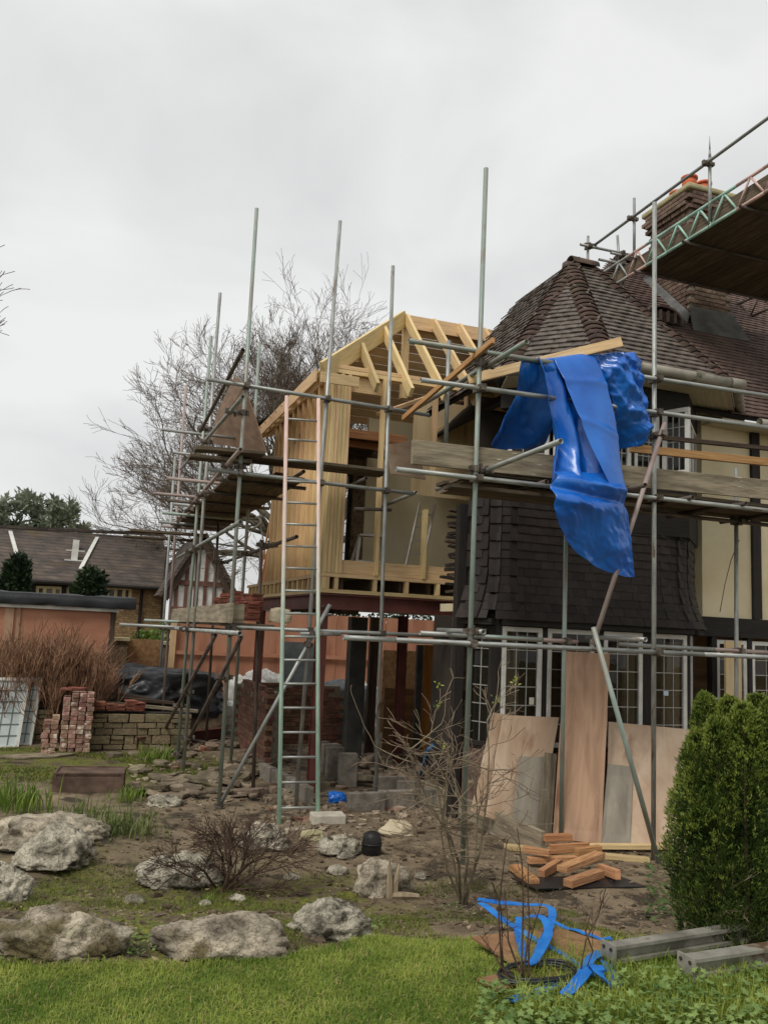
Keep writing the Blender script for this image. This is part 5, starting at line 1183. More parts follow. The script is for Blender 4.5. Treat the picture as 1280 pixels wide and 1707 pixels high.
strap_clump('tiny green tuft on bare soil below the dark shrub', (345, 1508), 40, .09, .003, m_strap2, 7, .08)
# ------------------------------------------------------------------ dark spreading shrub
dk = thing('dark_shrub', G(372, 1482), 'low dark shrub with bare spreading reddish brown branches among the rocks', 'shrub')
rd = random.Random(3); c = G(372, 1484); b1, b2 = MB(), MB()
for x, z, L in ((.95, .55, .38), (1.0, .38, .42), (.8, .8, .3), (.3, 1, .3), (-.3, 1, .3), (-.7, .8, .32), (-.9, .75, .36), (-.2, 1, .36), (.6, .9, .32), (.9, .3, .3), (.05, 1, .28)):
    dr = V((x*.9426+rd.gauss(0, .15), -x*.334+rd.gauss(0, .3), z)); bough(b1, c+V((rd.gauss(0, .03), rd.gauss(0, .03), -.02)), dr, L*.72, .012, 0, 4, rd, .62, -.02, (3, 4), b2, 4, .7, .0022, 5)
m_dtw = mat('dark_twigs', (60, 46, 38), (92, 72, 58), 6, .85, .2)
b1.build('branch', m_dtw, dk, True); b2.build('twigs', m_dtw, dk)
# ------------------------------------------------------------------ bare rose bush before the scaffold
rs = thing('rose_bush', G(772, 1506), 'leafless thorny bush with a tangle of pale stems before the scaffold pole', 'bush')
rd = random.Random(12); c = G(772, 1508); b1, b2, b3 = MB(), MB(), MB()
def cane(pxs, r0, r1, Ys, b):
    pts = [c+(ray(*p)*1) for p in pxs]; return pts
def pt(px_, py_, dd): d = ray(px_, py_); return CAM+d*dd
D0 = (c-CAM).dot(Fv)
canes = [([(772, 1508), (765, 1440), (752, 1400), (716, 1340), (690, 1285), (680, 1240)], .013), ([(772, 1508), (780, 1430), (775, 1350), (752, 1290), (745, 1240)], .011), ([(770, 1506), (757, 1440), (735, 1350), (722, 1260)], .009), ([(775, 1506), (800, 1420), (812, 1330), (815, 1260), (812, 1200)], .009), ([(770, 1506), (745, 1450), (735, 1390), (742, 1320), (748, 1250)], .009), ([(778, 1508), (792, 1440), (796, 1360), (790, 1280)], .008)]
for pxs, r in canes:
    pts = [pt(x, y, D0-.03*k+rd.gauss(0, .03)) for k, (x, y) in enumerate(pxs)]; pts[0] = c+V((rd.gauss(0, .02), rd.gauss(0, .02), -.03))
    b1.path(pts, [r*(1-.12*k) for k in range(len(pts))], 6)
    for k in range(2, len(pts)):
        for q in range(3):
            p = pts[k].lerp(pts[k-1], rd.random()); dr = V((rd.gauss(-.45, .9), rd.gauss(.1, .6), rd.uniform(-.2, .75))); bough(b1, p, dr, rd.uniform(.16, .32), .0052, 0, 3, rd, .75, .04, (1, 3), b2, 3, .78, .0023, 4)
b1.build('stem', mat('rose_stem', (92, 84, 66), (140, 128, 104), 8, .8, .1), rs); b2.build('twigs', mat('rose_twig', (96, 80, 68), (146, 128, 104), 5, .8, 0), rs)['kind'] = 'stuff'
# young leaves at the tips
ly = leafmat('young_leaf', (150, 170, 70), (190, 200, 100), 6, 0, .4)
for x, y in ((858, 1137), (730, 1143), (728, 1175), (826, 1165), (738, 1240)):
    p = pt(x, y, D0-.05); v_, f_ = leafcloud(9, [tuple(p)], [(.03, .03, .03)], .03, int(x), .5, .3, .2); npmesh('young_leaves', v_, f_, ly, rs)
b = MB(); b.path([pt(820, 1215, D0), pt(824, 1180, D0-.02), pt(836, 1150, D0-.03), pt(858, 1137, D0-.05)], [.004, .003, .0025, .002], 5); b.build('stem', MT['rose_twig'], rs)
# ------------------------------------------------------------------ thin bare saplings on the right
for k, (px_, tips, lab) in enumerate((((838, 1650), ((845, 1400), (820, 1470)), 'thin bare stem standing left of the cut timber, in front'), ((880, 1660), ((840, 1480), (800, 1560), (905, 1500)), 'slender bare sapling in front of the blue slings'), ((868, 1655), ((862, 1380), (880, 1440)), 'tall thin bare stem crossing the blue sling'), ((960, 1660), ((1010, 1480), (985, 1520)), 'thin bent bare stem left of the steel beam'))):
    c = G(*px_); rd = random.Random(60+k); b1 = MB(); D_ = (c-CAM).dot(Fv)
    for x, y in tips:
        p1 = pt(x, y, D_+.1); m_ = c.lerp(p1, .5)+V((rd.gauss(0, .03), rd.gauss(0, .03), 0)); b1.path([c-V((0, 0, .02)), c.lerp(m_, .5), m_, m_.lerp(p1, .5)+V((rd.gauss(0, .015), 0, 0)), p1], [.0055, .005, .0042, .0034, .002], 5)
        for q in range(5): bough(b1, m_.lerp(p1, rd.random()), V((rd.gauss(0, .7), rd.gauss(0, .7), .7)), rd.uniform(.04, .09), .002, 0, 1, rd, .6, .05, (1, 2), None, 3, .7, .0013, 3)
    single('bare_sapling', b1, MT['dark_twigs'], lab, 'sapling')
# ------------------------------------------------------------------ columnar yew
yw = thing('yew_shrub', G(1275, 1600), 'dense dark green upright yew at the right edge', 'shrub')
yc = G(1262, 1585); D_ = (yc-CAM).dot(Fv); r_ = np.random.default_rng(17)
cols = []   # ribs: px x, top px y, radius
for px_, top, rad, back in ((1150, 1290, .085, .05), (1174, 1160, .075, .12), (1166, 1220, .09, .02), (1196, 1200, .09, -.05), (1216, 1166, .085, .05), (1240, 1178, .095, -.1), (1262, 1162, .09, .08), (1286, 1172, .10, -.08), (1310, 1164, .10, .05), (1340, 1170, .13, .05), (1215, 1180, .12, .3), (1270, 1170, .14, .32), (1330, 1175, .14, .36)):
    t = pt(px_, top, D_+back); cols.append((t.x, t.y, t.z, rad))
V_, A_ = [], []
for (x, y, zt, rad) in cols:
    zb = ground_z(x, y)+.02; n = int(12500*rad/.1*(zt-zb)/1.3)
    z = zb+(zt-zb)*r_.random(n)**.7; tt = (z-zb)/(zt-zb); R_ = rad*1.12*np.sqrt(np.maximum(.02, 1-tt**13))*(.82+.3*np.sin(np.pi*np.minimum(1, tt*1.1)))*(1+.28*np.sin(z*17+x*9)*np.sin(z*7.3+y*5)); a = r_.uniform(0, 2*np.pi, n); lump = 1+.22*np.sin(a*3+z*6)+.12*np.sin(a*7-z*19)
    rr = R_*lump*(.62+.42*r_.random(n)**.7); P = np.stack([x+rr*np.cos(a), y+rr*np.sin(a), z], -1)
    d = np.stack([np.cos(a)*.65, np.sin(a)*.65, np.full(n, .75)], -1)+r_.normal(0, .32, (n, 3)); d /= np.linalg.norm(d, axis=1, keepdims=True); V_.append(P); A_.append(d)
P = np.concatenate(V_); d = np.concatenate(A_); n = len(P); c_ = np.cross(d, r_.normal(0, 1, (n, 3))); c_ /= np.linalg.norm(c_, axis=1, keepdims=True); s = r_.uniform(.016, .032, n)[:, None]
v_ = np.stack([P, P+d*s*.5+c_*.0034, P+d*s, P+d*s*.5-c_*.0034], 1).reshape(-1, 3)
m_yew = leafmat('yew_needle', (38, 54, 24), (88, 106, 46), 7, 0, .25, .5)
npmesh('crown', v_, np.arange(4*n).reshape(n, 4), m_yew, yw)
# lighter new growth at the shoot ends
tipv = []
for (x, y, zt, rad) in cols:
    zb = ground_z(x, y); k = int(760*rad/.1)
    for _ in range(k):
        t = r_.random()**.32; a = r_.uniform(0, 6.283); R1 = rad*1.2*math.sqrt(max(.02, 1-t**13))*(.84+.3*math.sin(math.pi*min(1, t*1.1)))*(1+.22*math.sin(a*3+(zb+(zt-zb)*t)*6)); p = np.array([x+R1*math.cos(a), y+R1*math.sin(a), zb+(zt-zb)*t+.01])
        for q in range(7):
            dv = np.array([math.cos(a)*.5, math.sin(a)*.5, .8])+r_.normal(0, .35, 3); dv /= np.linalg.norm(dv); cv = np.cross(dv, r_.normal(0, 1, 3)); cv /= np.linalg.norm(cv); s_ = r_.uniform(.014, .026); o_ = p+r_.normal(0, .006, 3)
            tipv += [o_, o_+dv*s_*.5+cv*.003, o_+dv*s_, o_+dv*s_*.5-cv*.003]
tipv = np.array(tipv); npmesh('shoot_tips', tipv, np.arange(len(tipv)).reshape(-1, 4), leafmat('yew_tip', (96, 116, 44), (150, 160, 74), 7, 0, .3, .5), yw)
b1 = MB(); rd = random.Random(5)
for (x, y, zt, rad) in cols: zb = ground_z(x, y); b1.path([V((yc.x*.3+x*.7, yc.y*.3+y*.7, zb-.02)), V((x, y, zb+.4)), V((x, y, zt-.1))], [.016, .012, .004], 6)
b1.build('trunk', m_dtw, yw)
b1, b2 = MB(), MB()
for k in range(26):
    p = pt(rd.uniform(1160, 1300), rd.uniform(1480, 1590), D_-.12+rd.gauss(0, .08)); bough(b1, p, V((rd.gauss(-.4, .6), rd.gauss(-.3, .4), rd.uniform(-.2, .7))), rd.uniform(.08, .16), .003, 0, 2, rd, .6, .05, (2, 3), None, 3, .7, .0014, 3)
b1.build('dead_twigs', MT['rose_twig'], yw)
# ------------------------------------------------------------------ leafy ground cover, bottom right
def lobed(n, gen, size, seed, lift):
    r = np.random.default_rng(seed); P = gen(n, r); n = len(P); k = 10
    th = np.linspace(0, 2*np.pi, k, endpoint=False); rad = 1+.28*np.cos(th*5); nrm = r.normal(0, .38, (n, 3)); nrm[:, 2] = 1; nrm /= np.linalg.norm(nrm, axis=1, keepdims=True)
    a = np.cross(nrm, r.normal(0, 1, (n, 3))); a /= np.linalg.norm(a, axis=1, keepdims=True); c = np.cross(nrm, a); s = (size*r.uniform(.5, 1.3, n))[:, None, None]
    P = P.copy(); P[:, 2] += lift*r.random(n)**.7
    ring_ = P[:, None, :]+s*(a[:, None, :]*(np.cos(th)*rad)[None, :, None]+c[:, None, :]*(np.sin(th)*rad)[None, :, None])-nrm[:, None, :]*s*.22
    v = np.concatenate([P[:, None, :], ring_], 1).reshape(-1, 3); q = np.arange(n)[:, None]*(k+1)
    f = np.concatenate([q+np.array([[0, 1+i, 1+(i+1) % k]]) for i in range(k)], 0); return v, f
def pxgen(x0, x1, y0, y1, fn=None):
    def g(n, r):
        o = []
        for _ in range(n):
            x = r.uniform(x0, x1); y = r.uniform(y0, y1)
            if fn and not fn(x, y): continue
            p = onZ(x, y, .5); o.append((p.x, p.y, ground_z(p.x, p.y)+.01))
        return np.array(o)
    return g
m_gc = leafmat('ground_cover_leaf', (84, 112, 56), (150, 170, 98), 9, 0, .3)
v_, f_ = lobed(4600, pxgen(770, 1420, 1640, 1960, lambda x, y: y > 1668-60*sm(980, 1180, x)+22*noise.noise((x*.02, y*.02, 1)) and x > 800-.12*(y-1650)), .0145, 5, .10)
g_ = stuff(npmesh('ground_cover', v_, f_, m_gc)); g_['label'] = 'lobed green leaves of ground cover at the bottom right'; g_['category'] = 'ground cover'
def ggen(x0, x1, y0, y1):
    def g(n, r): return np.array([tuple(G(r.uniform(x0, x1), r.uniform(y0, y1))) for _ in range(n)])
    return g
v_, f_ = lobed(260, ggen(1075, 1160, 1440, 1540), .022, 6, .1); g_ = nsingle('ivy', v_, f_, leafmat('ivy_leaf', (46, 68, 32), (98, 118, 66), 9, 0, .25), 'patch of dark ivy creeping at the foot of the yew', 'ivy')
v_, f_ = lobed(70, ggen(205, 258, 1560, 1600), .011, 7, .04); nsingle('weed_patch', v_, f_, m_gc, 'small green weeds between the two large front rocks', 'weeds')
v_, f_ = lobed(60, ggen(600, 640, 1535, 1560), .01, 8, .03); nsingle('weed_patch', v_, f_, m_gc, 'small green weeds right of the mossy crackled rock', 'weeds')
v_, f_ = lobed(50, ggen(735, 770, 1495, 1520), .01, 9, .03); nsingle('weed_patch', v_, f_, m_gc, 'small green weeds at the foot of the thorny bush', 'weeds')
def rgen(n, r):
    o = []
    for _ in range(n):
        p = onZ(r.uniform(860, 1330), r.uniform(1560, 1720), .5); o.append((p.x, p.y, ground_z(p.x, p.y)+.01))
    return np.array(o)
v_, f_ = blades(9000, rgen, .03, .12, .0026, .7, 33); g_ = stuff(npmesh('long_grass', v_, f_, m_grass)); g_['label'] = 'longer grass round the steel beams at the right'; g_['category'] = 'grass'
# ------------------------------------------------------------------ left background: stone wall, brick stack, tiles, windows
def boxmesh(name, sx, sy, sz, m, jit=.0, seed=0, bev=.006):
    rd = random.Random(seed); bm = bmesh.new(); bmesh.ops.create_cube(bm, size=1)
    for v in bm.verts: v.co = Vector((v.co.x*sx*(1+rd.gauss(0, jit)), v.co.y*sy*(1+rd.gauss(0, jit)), v.co.z*sz*(1+rd.gauss(0, jit))))
    bmesh.ops.bevel(bm, geom=bm.edges[:], offset=bev, segments=1, affect='EDGES')
    me = bpy.data.meshes.new(name); bm.to_mesh(me); bm.free(); me.materials.append(m); return me
m_stone = mat('sandstone_walling', (104, 92, 70), (150, 136, 106), 7, .92, .5, bscale=28, rnd=.2, hue=.012, patch=((84, 80, 56), 5, .62))
def stone_wall(label, x0, x1, y0, h, seed, loc_y=.3):
    w = thing('stone_wall', ((x0+x1)/2, y0, 0), label, 'wall'); b = MB(); b.box(x0+.02, x1-.02, y0+.05, y0+loc_y, -.05, h-.02); b.build('wall_core', m_mortar if False else m_dark, w)
    rd = random.Random(seed); ms = [boxmesh('stone', 1, 1, 1, m_stone, .04, 300+k+seed, .04) for k in range(6)]; z = 0
    while z < h-.03:
        ch = min(rd.choice((.06, .085, .11, .14)), h-z); x = x0
        while x < x1-.03:
            sw = min(rd.uniform(.12, .42), x1-x)
            if rd.random() < .25 and ch > .1: parts = ((0, .5), (.5, 1))
            else: parts = ((0, 1),)
            for a, c in parts:
                hh = ch*(c-a); link('stone', rd.choice(ms), w, mw=Matrix.Translation((x+sw/2, y0+.06+rd.uniform(-.02, .015), z+ch*(a+c)/2)) @ Matrix.Rotation(rd.gauss(0, .015), 4, 'Y') @ Matrix.Diagonal((sw-.014, .16, hh-.014, 1)))
            x += sw
        z += ch
    return w
wx0 = onY(140, 1230, 14.3).x; wx1 = onY(318, 1225, 14.3).x; wh = onY(200, 1187, 14.3).z
stone_wall('low dry stone wall with tiles stacked on top, left of the scaffold', wx0, wx1, 14.3, wh, 1)
stone_wall('older low stone wall behind the leaning window frames', onY(-60, 1220, 15.0).x, onY(88, 1220, 15.0).x, 15.0, onY(60, 1180, 15).z, 2)
m_brick_r = mat('reclaimed_brick', (128, 90, 74), (170, 142, 126), 14, .92, .4, rnd=.25, hue=.02, patch=((206, 196, 180), 7, .56))
BR = [boxmesh('brick', .102, .215, .066, m_brick_r, .015, k, .006) for k in range(4)]
rd = random.Random(9); bx0 = onY(99, 1240, 14.05).x; z0 = 0.0
for r in range(13):
    for c_ in range(4):
        if r > 11 and c_ == 0: continue
        for q in range(2):
            p = (bx0+.057+c_*.113+rd.gauss(0, .004), 14.0+.12+q*.225+rd.gauss(0, .008), .036+r*.0685)
            o = link('brick', rd.choice(BR), mw=Matrix.Translation(p) @ Matrix.Rotation(rd.gauss(0, .03), 4, 'Z')); tag(o, 'reclaimed red brick in the tall stack beside the stone wall', 'brick', 'bricks in the tall stack')
for r in range(8):
    for c_ in range(2):
        if c_ == 0 and r > 6: continue
        p = (bx0-.20+c_*.113+rd.gauss(0, .006), 14.14+rd.gauss(0, .01), .036+r*.0685)
        o = link('brick', rd.choice(BR), mw=Matrix.Translation(p) @ Matrix.Rotation(rd.gauss(0, .05), 4, 'Z')); tag(o, 'reclaimed red brick in the lower step of the stack, on its left', 'brick', 'bricks in the lower step of the stack')
p = onZ(80, 1257, .03); o = link('brick', BR[0], mw=Matrix.Translation((p.x, p.y, .04)) @ Matrix.Rotation(.7, 4, 'Z')); tag(o, 'single loose red brick lying left of the brick stack', 'brick')
m_rt = mat('old_clay_tiles', (92, 56, 46), (142, 86, 68), 9, .85, .3, rnd=.28, hue=.015)
TS = boxmesh('clay_tile', .165, .265, .013, m_rt, .01, 3, .002)
def tile_stack(c, n, label, group, rz=0, tilt=0, seed=0, lean=.0, m=TS):
    rd = random.Random(seed)
    for k in range(n):
        M_ = Matrix.Translation((c.x+rd.gauss(0, .006)+lean*k, c.y+rd.gauss(0, .006), c.z+.008+k*.0145)) @ Matrix.Rotation(rz+rd.gauss(0, .05), 4, 'Z') @ Matrix.Rotation(tilt, 4, 'Y')
        o = link('clay_tile', m, mw=M_); tag(o, label, 'tile', group)
for k, (px_, n) in enumerate(((150, 10), (166, 9), (184, 7), (200, 6), (218, 11), (230, 9))):
    p = onY(px_, 1180, 14.4); tile_stack(V((p.x, 14.42, wh+.015)), n, 'old clay roof tile stacked on the low stone wall', 'clay tiles on the stone wall', rd.uniform(-.3, .3), 0, k, 0)
for k, (px_, n) in enumerate(((110, 2), (128, 3))):
    p = onY(px_, 1168, 14.2); tile_stack(V((p.x, 14.2, .036+13*.0685)), n, 'clay tile lying on top of the tall brick stack', 'clay tiles on the brick stack', 1.2*k, 0, 40+k)
# slates on the lower scaffold platform, leaning in a heap
for k in range(9):
    p = onX(300+7*k, 1012, 1.95); pz = LP+.06
    tile_stack(V((2.0+.06*math.sin(k*1.7), 10.4+.28*k, pz)), 17+(k*7) % 11, 'dark red roof tile heaped on the lower scaffold platform', 'roof tiles heaped on the lower platform', .4*math.sin(k*2), .12*math.sin(k*3), 70+k)
for k in range(3): tile_stack(V((2.28, 10.55+.3*k, LZ-.05)), 7+k, 'dark roof tile stacked on the upper platform behind the corner pole', 'roof tiles on the upper platform', .2*k, 0, 90+k)
for k in range(5): tile_stack(V((7.45+.3*k, 8.0, PZ+.005)), 4+(k*3) % 4, 'dark roof tile stacked on the bay platform behind the toe board', 'roof tiles on the bay platform', .3*k, 0, 95+k)
# two leaded window frames leaning at the left edge
def leaded(label, bl, br, tr, tl):
    w = thing('window_frame', bl, label, 'window'); P = lambda u, v: (bl.lerp(br, u)).lerp(tl.lerp(tr, u), v)
    n = (br-bl).cross(tl-bl).normalized()
    for (a, c) in (((0, 0), (0, 1)), ((1, 0), (1, 1)), ((0, 0), (1, 0)), ((0, 1), (1, 1))): b = MB(); b.beam(P(*a), P(*c), .05, .05, n); b.build('frame_bar', m_white, w)
    b = MB()
    for k in range(1, 5): b.beam(P(k/5, 0)+n*.004, P(k/5, 1)+n*.004, .012, .012, n)
    for k in range(1, 6): b.beam(P(0, k/6)+n*.006, P(1, k/6)+n*.006, .012, .012, n)
    b.build('glazing_bar', mat('dark_lead', (84, 88, 84), (110, 112, 108), 8, .6, 0), w)
    b = MB(); b.slab([P(0, 0), P(1, 0), P(1, 1), P(0, 1)], .004); b.build('pane', glassmat('cloudy_glass', (196, 206, 204), .25, .9), w)
def zz(p, z): p = onZ(*p, 0); p.z = z; return p
A = onZ(-60, 1248, 0); B = onZ(28, 1246, 0); hgt = 1.02
leaded('white leaded casement leaning in front at the left edge', A, B, B+V((.05, .3, hgt)), A+V((.05, .3, hgt)))
A2 = onZ(-10, 1243, 0)+V((.05, .12, 0)); B2 = onZ(50, 1243, 0)
leaded('second white leaded casement leaning behind the front one', A2, B2, B2+V((.06, .28, hgt)), A2+V((.06, .28, hgt)))
# ------------------------------------------------------------------ black sheeting, bags, clutter behind and under the extension
def lump(name, c, sx, sy, sz, m, label, cat, seed, amp=.3, sub=5, rz=0, sharp=1.0, box=.5, group=None):
    bm = bmesh.new(); bmesh.ops.create_icosphere(bm, subdivisions=sub, radius=1); vs = []
    for v in bm.verts:
        d = v.co.normalized(); mxx = max(abs(d.x), abs(d.y), abs(d.z)); e = d.lerp(d/mxx, box); q = d*1.5+V((seed*5.3, seed, seed*2.2))
        k = 1+amp*.5*noise.noise(q)+amp*.35*(1-2*abs(noise.noise(q*2.2)))+amp*.22*sharp*(1-2*abs(noise.noise(q*4.6)))+amp*.1*sharp*(1-2*abs(noise.noise(q*9)))
        p = V((e.x*sx*k, e.y*sy*k, max(e.z*k, -.55)*sz)); vs.append(tuple(Matrix.Rotation(rz, 3, 'Z') @ p))
    f = np.array([[v.index for v in fc.verts] for fc in bm.faces]); bm.free(); vs = np.array(vs); vs[:, 2] -= vs[:, 2].min()
    o = npmesh(name, vs, f, m, None, True); o.location = c; return tag(o, label, cat, group)
m_bsheet = mat('black_sheeting', (24, 25, 27), (42, 44, 46), 3, .4, .12, spec=.45)
m_bag = mat('white_bulk_bag', (190, 188, 180), (220, 218, 212), 4, .7, .2)
m_gbag = mat('grey_sheet_plastic', (84, 90, 92), (120, 126, 126), 3, .45, .2)
p = onY(258, 1170, 16.3); lump('covered_pile', (p.x, 16.3, 0.35), 1.15, .6, .5, m_bsheet, 'long pile covered in crumpled black plastic sheeting left of the scaffold', 'covered pile', 1, .28, 6, 0, .4, .7)
b = MB(); b.box(p.x-1.15, p.x+1.2, 15.75, 16.9, -.05, .4); o = single('earth_bank', b, m_oldbrick, 'low brick and earth bank below the black plastic sheeting', 'bank'); 
for k, (px_, Y, s, lab) in enumerate(((412, 17, (.38, .35, .55), 'crumpled white rubble bag left of the red post'), (440, 17.6, (.35, .35, .6), 'white rubble bag right behind the red post'), (375, 16.6, (.4, .3, .3), 'low white bag beside the black sheeting'), (590, 17.8, (.5, .3, .5), 'white bag glimpsed right of the ladder'))):
    p = onY(px_, 1150, Y); lump('rubble_bag', (p.x, Y, .0), s[0], s[1], s[2]*1.1, m_bag, lab, 'bag', 10+k, .35, 5, 0, 1.2, .5)
p = onY(545, 1160, 15.8); lump('covered_pile', (p.x, 15.8, .0), .8, .5, .62, m_gbag, 'pile covered in dark grey plastic seen behind the ladder', 'covered pile', 20, .3, 5, 0, 1.1, .6)
p = onY(500, 1090, 16.5); b = MB(); b.slab([(p.x-.35, 16.5, .8), (p.x+.35, 16.5, .8), (p.x+.3, 16.6, 1.75), (p.x-.3, 16.6, 1.75)], .05); single('metal_sheet', b, m_gbag, 'pale grey sheet standing behind the ladder', 'sheet')
# low brick walls on the ground floor of the extension
def brick_wall(label, p, q, h, seed, m=None, name='brick_wall'):
    w = thing(name, ((p[0]+q[0])/2, (p[1]+q[1])/2, 0), label, 'wall'); p, q = V((*p, 0)), V((*q, 0)); d = (q-p).normalized(); n = V((d.y, -d.x, 0)); L = (q-p).length
    b = MB(); b.slab([p-n*.01, q-n*.01, q-n*.01+V((0, 0, h-.03)), p-n*.01+V((0, 0, h-.03))], .2); b.build('wall_core', m_mortar, w); rd = random.Random(seed); z = 0; r = 0
    rot = Matrix.Rotation(math.atan2(d.y, d.x)-math.pi/2, 4, 'Z')
    while z < h:
        u = (r % 2)*.11
        while u < L:
            if not (z > h-.25 and rd.random() < .35):
                c = p+d*(u+.1)-n*.045+V((0, 0, z+.035)); link('brick', rd.choice(BR2), w, mw=Matrix.Translation(c) @ rot @ Matrix.Rotation(rd.gauss(0, .015), 4, 'Z'))
            u += .226
        z += .076; r += 1
m_brick_d = mat('dirty_red_brick', (92, 62, 50), (132, 98, 80), 12, .92, .4, rnd=.28, hue=.02)
BR2 = [boxmesh('brick', .102, .215, .066, m_brick_d, .015, 10+k, .005) for k in range(3)]
brick_wall('broken brick wall behind the ladder under the extension', (2.7, 14.9), (4.6, 14.9), 1.05, 1)
brick_wall('old brick side wall left of the red post under the extension', (2.75, 14.8), (2.75, 12.6), 1.1, 2)
# dark column, posts and boards under the extension
def post(name, label, px0, px1, ytop, ybot, Y, m, depth=.12, cat='post'):
    a, c = onY(px0, ybot, Y), onY(px1, ybot, Y); t = onY(px0, ytop, Y); b = MB(); b.box(a.x, c.x, Y, Y+depth, -.02, t.z); return single(name, b, m, label, cat, bevel=.004)
m_col = mat('dark_grey_column', (58, 58, 56), (84, 84, 80), 3, .6, .1)
post('steel_column', 'dark grey square column under the middle of the extension', 575, 602, 1028, 1270, 13.2, m_col, .22, 'column')
post('timber_prop', 'rough dark timber prop right of the grey column', 608, 622, 1028, 1275, 13.6, m_wood_d, .1)
post('door', 'orange brown door standing at the back under the extension', 703, 757, 1075, 1185, 13.4, mat('orange_brown_door', (150, 98, 44), (176, 122, 62), 2, .5, .05, coord='UV', stretch=(1, 6, 1)), .04, 'door')
post('door_post', 'grey post left of the orange brown door', 692, 702, 1075, 1190, 13.35, m_col, .08)
b = MB(); a_ = onY(640, 1175, 14.0); c_ = onY(760, 1175, 14.0); b.slab([(a_.x, 14.0, 0), (c_.x+.1, 14.0, 0), (c_.x+.1, 14.0, onY(700, 1148, 14).z), (a_.x, 14.0, onY(700, 1148, 14).z)], .03); single('back_board', b, m_room, 'brown boarding along the back under the extension', 'boarding')
b = MB(); a_ = onY(638, 1110, 16.5); c_ = onY(700, 1110, 16.5); b.slab([(a_.x, 16.5, .6), (c_.x, 16.5, .6), (c_.x, 16.5, onY(670, 1085, 16.5).z), (a_.x, 16.5, onY(670, 1085, 16.5).z)], .02); b.box(a_.x, a_.x+.08, 16.53, 16.6, 0, .6); b.box(c_.x-.08, c_.x, 16.53, 16.6, 0, .6); single('chipboard_sheet', b, MT['chipboard'], 'pale chipboard sheet seen through the gap under the extension', 'sheet')
post('dark_door', 'dark door beside the old corner post left of the bay', 785, 812, 1075, 1310, 9.3, m_black_t, .06, 'door')
post('grey_post', 'grey timber post just left of the bay', 752, 768, 1030, 1300, 10.0, m_col, .12)
# scraps above the ledger: chipboard and plank
b = MB(); p = onY(690, 1042, 10.7); b.slab([onY(660, 1046, 10.7), onY(704, 1046, 10.7), onY(704, 1033, 10.7), onY(678, 1036, 10.7)], .02); 
# concrete blocks, rubble, timbers on the ground
m_conc = mat('concrete_block', (104, 98, 88), (140, 132, 120), 9, .95, .4, rnd=.12)
CB = [boxmesh('concrete_block', .1, .44, .215, m_conc, .01, k, .006) for k in range(2)]
def put(name, me, px_, z, rz, label, cat, group=None, tilt=None, Y=None):
    p = G(*px_) if Y is None else onY(*px_, Y); M_ = Matrix.Translation((p.x, p.y, z if z is not None else p.z)) @ Matrix.Rotation(rz, 4, 'Z')
    if tilt: M_ = M_ @ Matrix.Rotation(tilt[0], 4, tilt[1])
    return tag(link(name, me, mw=M_), label, cat, group)
CBV = [boxmesh('upright_block', .215, .1, .44, m_conc, .01, 5+k, .006) for k in range(2)]
for k, (x, y) in enumerate(((578, 1312), (556, 1300), (548, 1292), (532, 1288))):
    p = onZ(x, y, 0); tag(link('concrete_block', CBV[k % 2], mw=Matrix.Translation((p.x, p.y, .215)) @ Matrix.Rotation(.1*k, 4, 'Z') @ Matrix.Diagonal((1.15, 1, 1, 1))), ('grey block standing upright in front of the dark column', 'second upright grey block behind the front one', 'third upright grey block in the row', 'fourth upright grey block, nearest the red post')[k], 'block')
for k, (x, y, rz) in enumerate(((660, 1348, 1.55), (712, 1345, 1.5), (610, 1352, 1.6), (690, 1330, 1.5), (650, 1322, 1.6))):
    p = onZ(x, y, 0); tag(link('concrete_block', CB[k % 2], mw=Matrix.Translation((p.x, p.y, .1)) @ Matrix.Rotation(rz, 4, 'Z')), 'grey foundation block lying behind the thorny bush', 'block', 'foundation blocks behind the bush')
for k, (x, y, rz) in enumerate(((420, 1300, .15), (440, 1312, .1), (462, 1325, .05), (478, 1335, .1))):
    p = onZ(x, y, 0); tag(link('concrete_block', CB[k % 2], mw=Matrix.Translation((p.x+.2, p.y, .08)) @ Matrix.Rotation(rz, 4, 'Z')), 'pale block in the low row left of the ladder', 'block', 'row of blocks left of the ladder')
b = MB(); p = G(542, 1372); b.beam(p+V((-.16, 0, .05)), p+V((.2, -.03, .05)), .22, .1); single('concrete_slab', b, mat('pale_concrete', (166, 158, 142), (196, 188, 172), 6, .95, .3), 'pale concrete slab lying right of the ladder foot', 'slab', bevel=.012)
m_flag = mat('flagstone', (98, 86, 70), (138, 124, 104), 7, .92, .5, rnd=.35, hue=.02)
def flag(c, rx, ry, t, seed, label, rz=0, group=None, tilt=0):
    rd = random.Random(seed); n = 7; b = MB(); pts = []
    for k in range(n): a = 2*math.pi*k/n+rd.gauss(0, .15); q = V((rx*math.cos(a)*rd.uniform(.8, 1.15), ry*math.sin(a)*rd.uniform(.8, 1.15), 0)); q = Matrix.Rotation(tilt, 3, 'X') @ q; q = Matrix.Rotation(rz, 3, 'Z') @ q; pts.append(c+q+V((0, 0, t)))
    b.slab(pts, t); return single('flagstone', b, m_flag, label, 'stone slab', group, bevel=.006)
rd = random.Random(33)
for k in range(80):
    x, y = rd.uniform(225, 445), rd.uniform(1240, 1335); p = G(x, y); fs = rd.choice((.5, .6, .8, 1.0))
    flag(p+V((0, 0, rd.uniform(-.01, .06))), fs*rd.uniform(.1, .26), fs*rd.uniform(.08, .2), rd.uniform(.02, .06), k, 'broken flagstone in the rubble under the left scaffold', rd.uniform(0, 6), 'broken flagstones under the left scaffold', rd.gauss(0, .22))
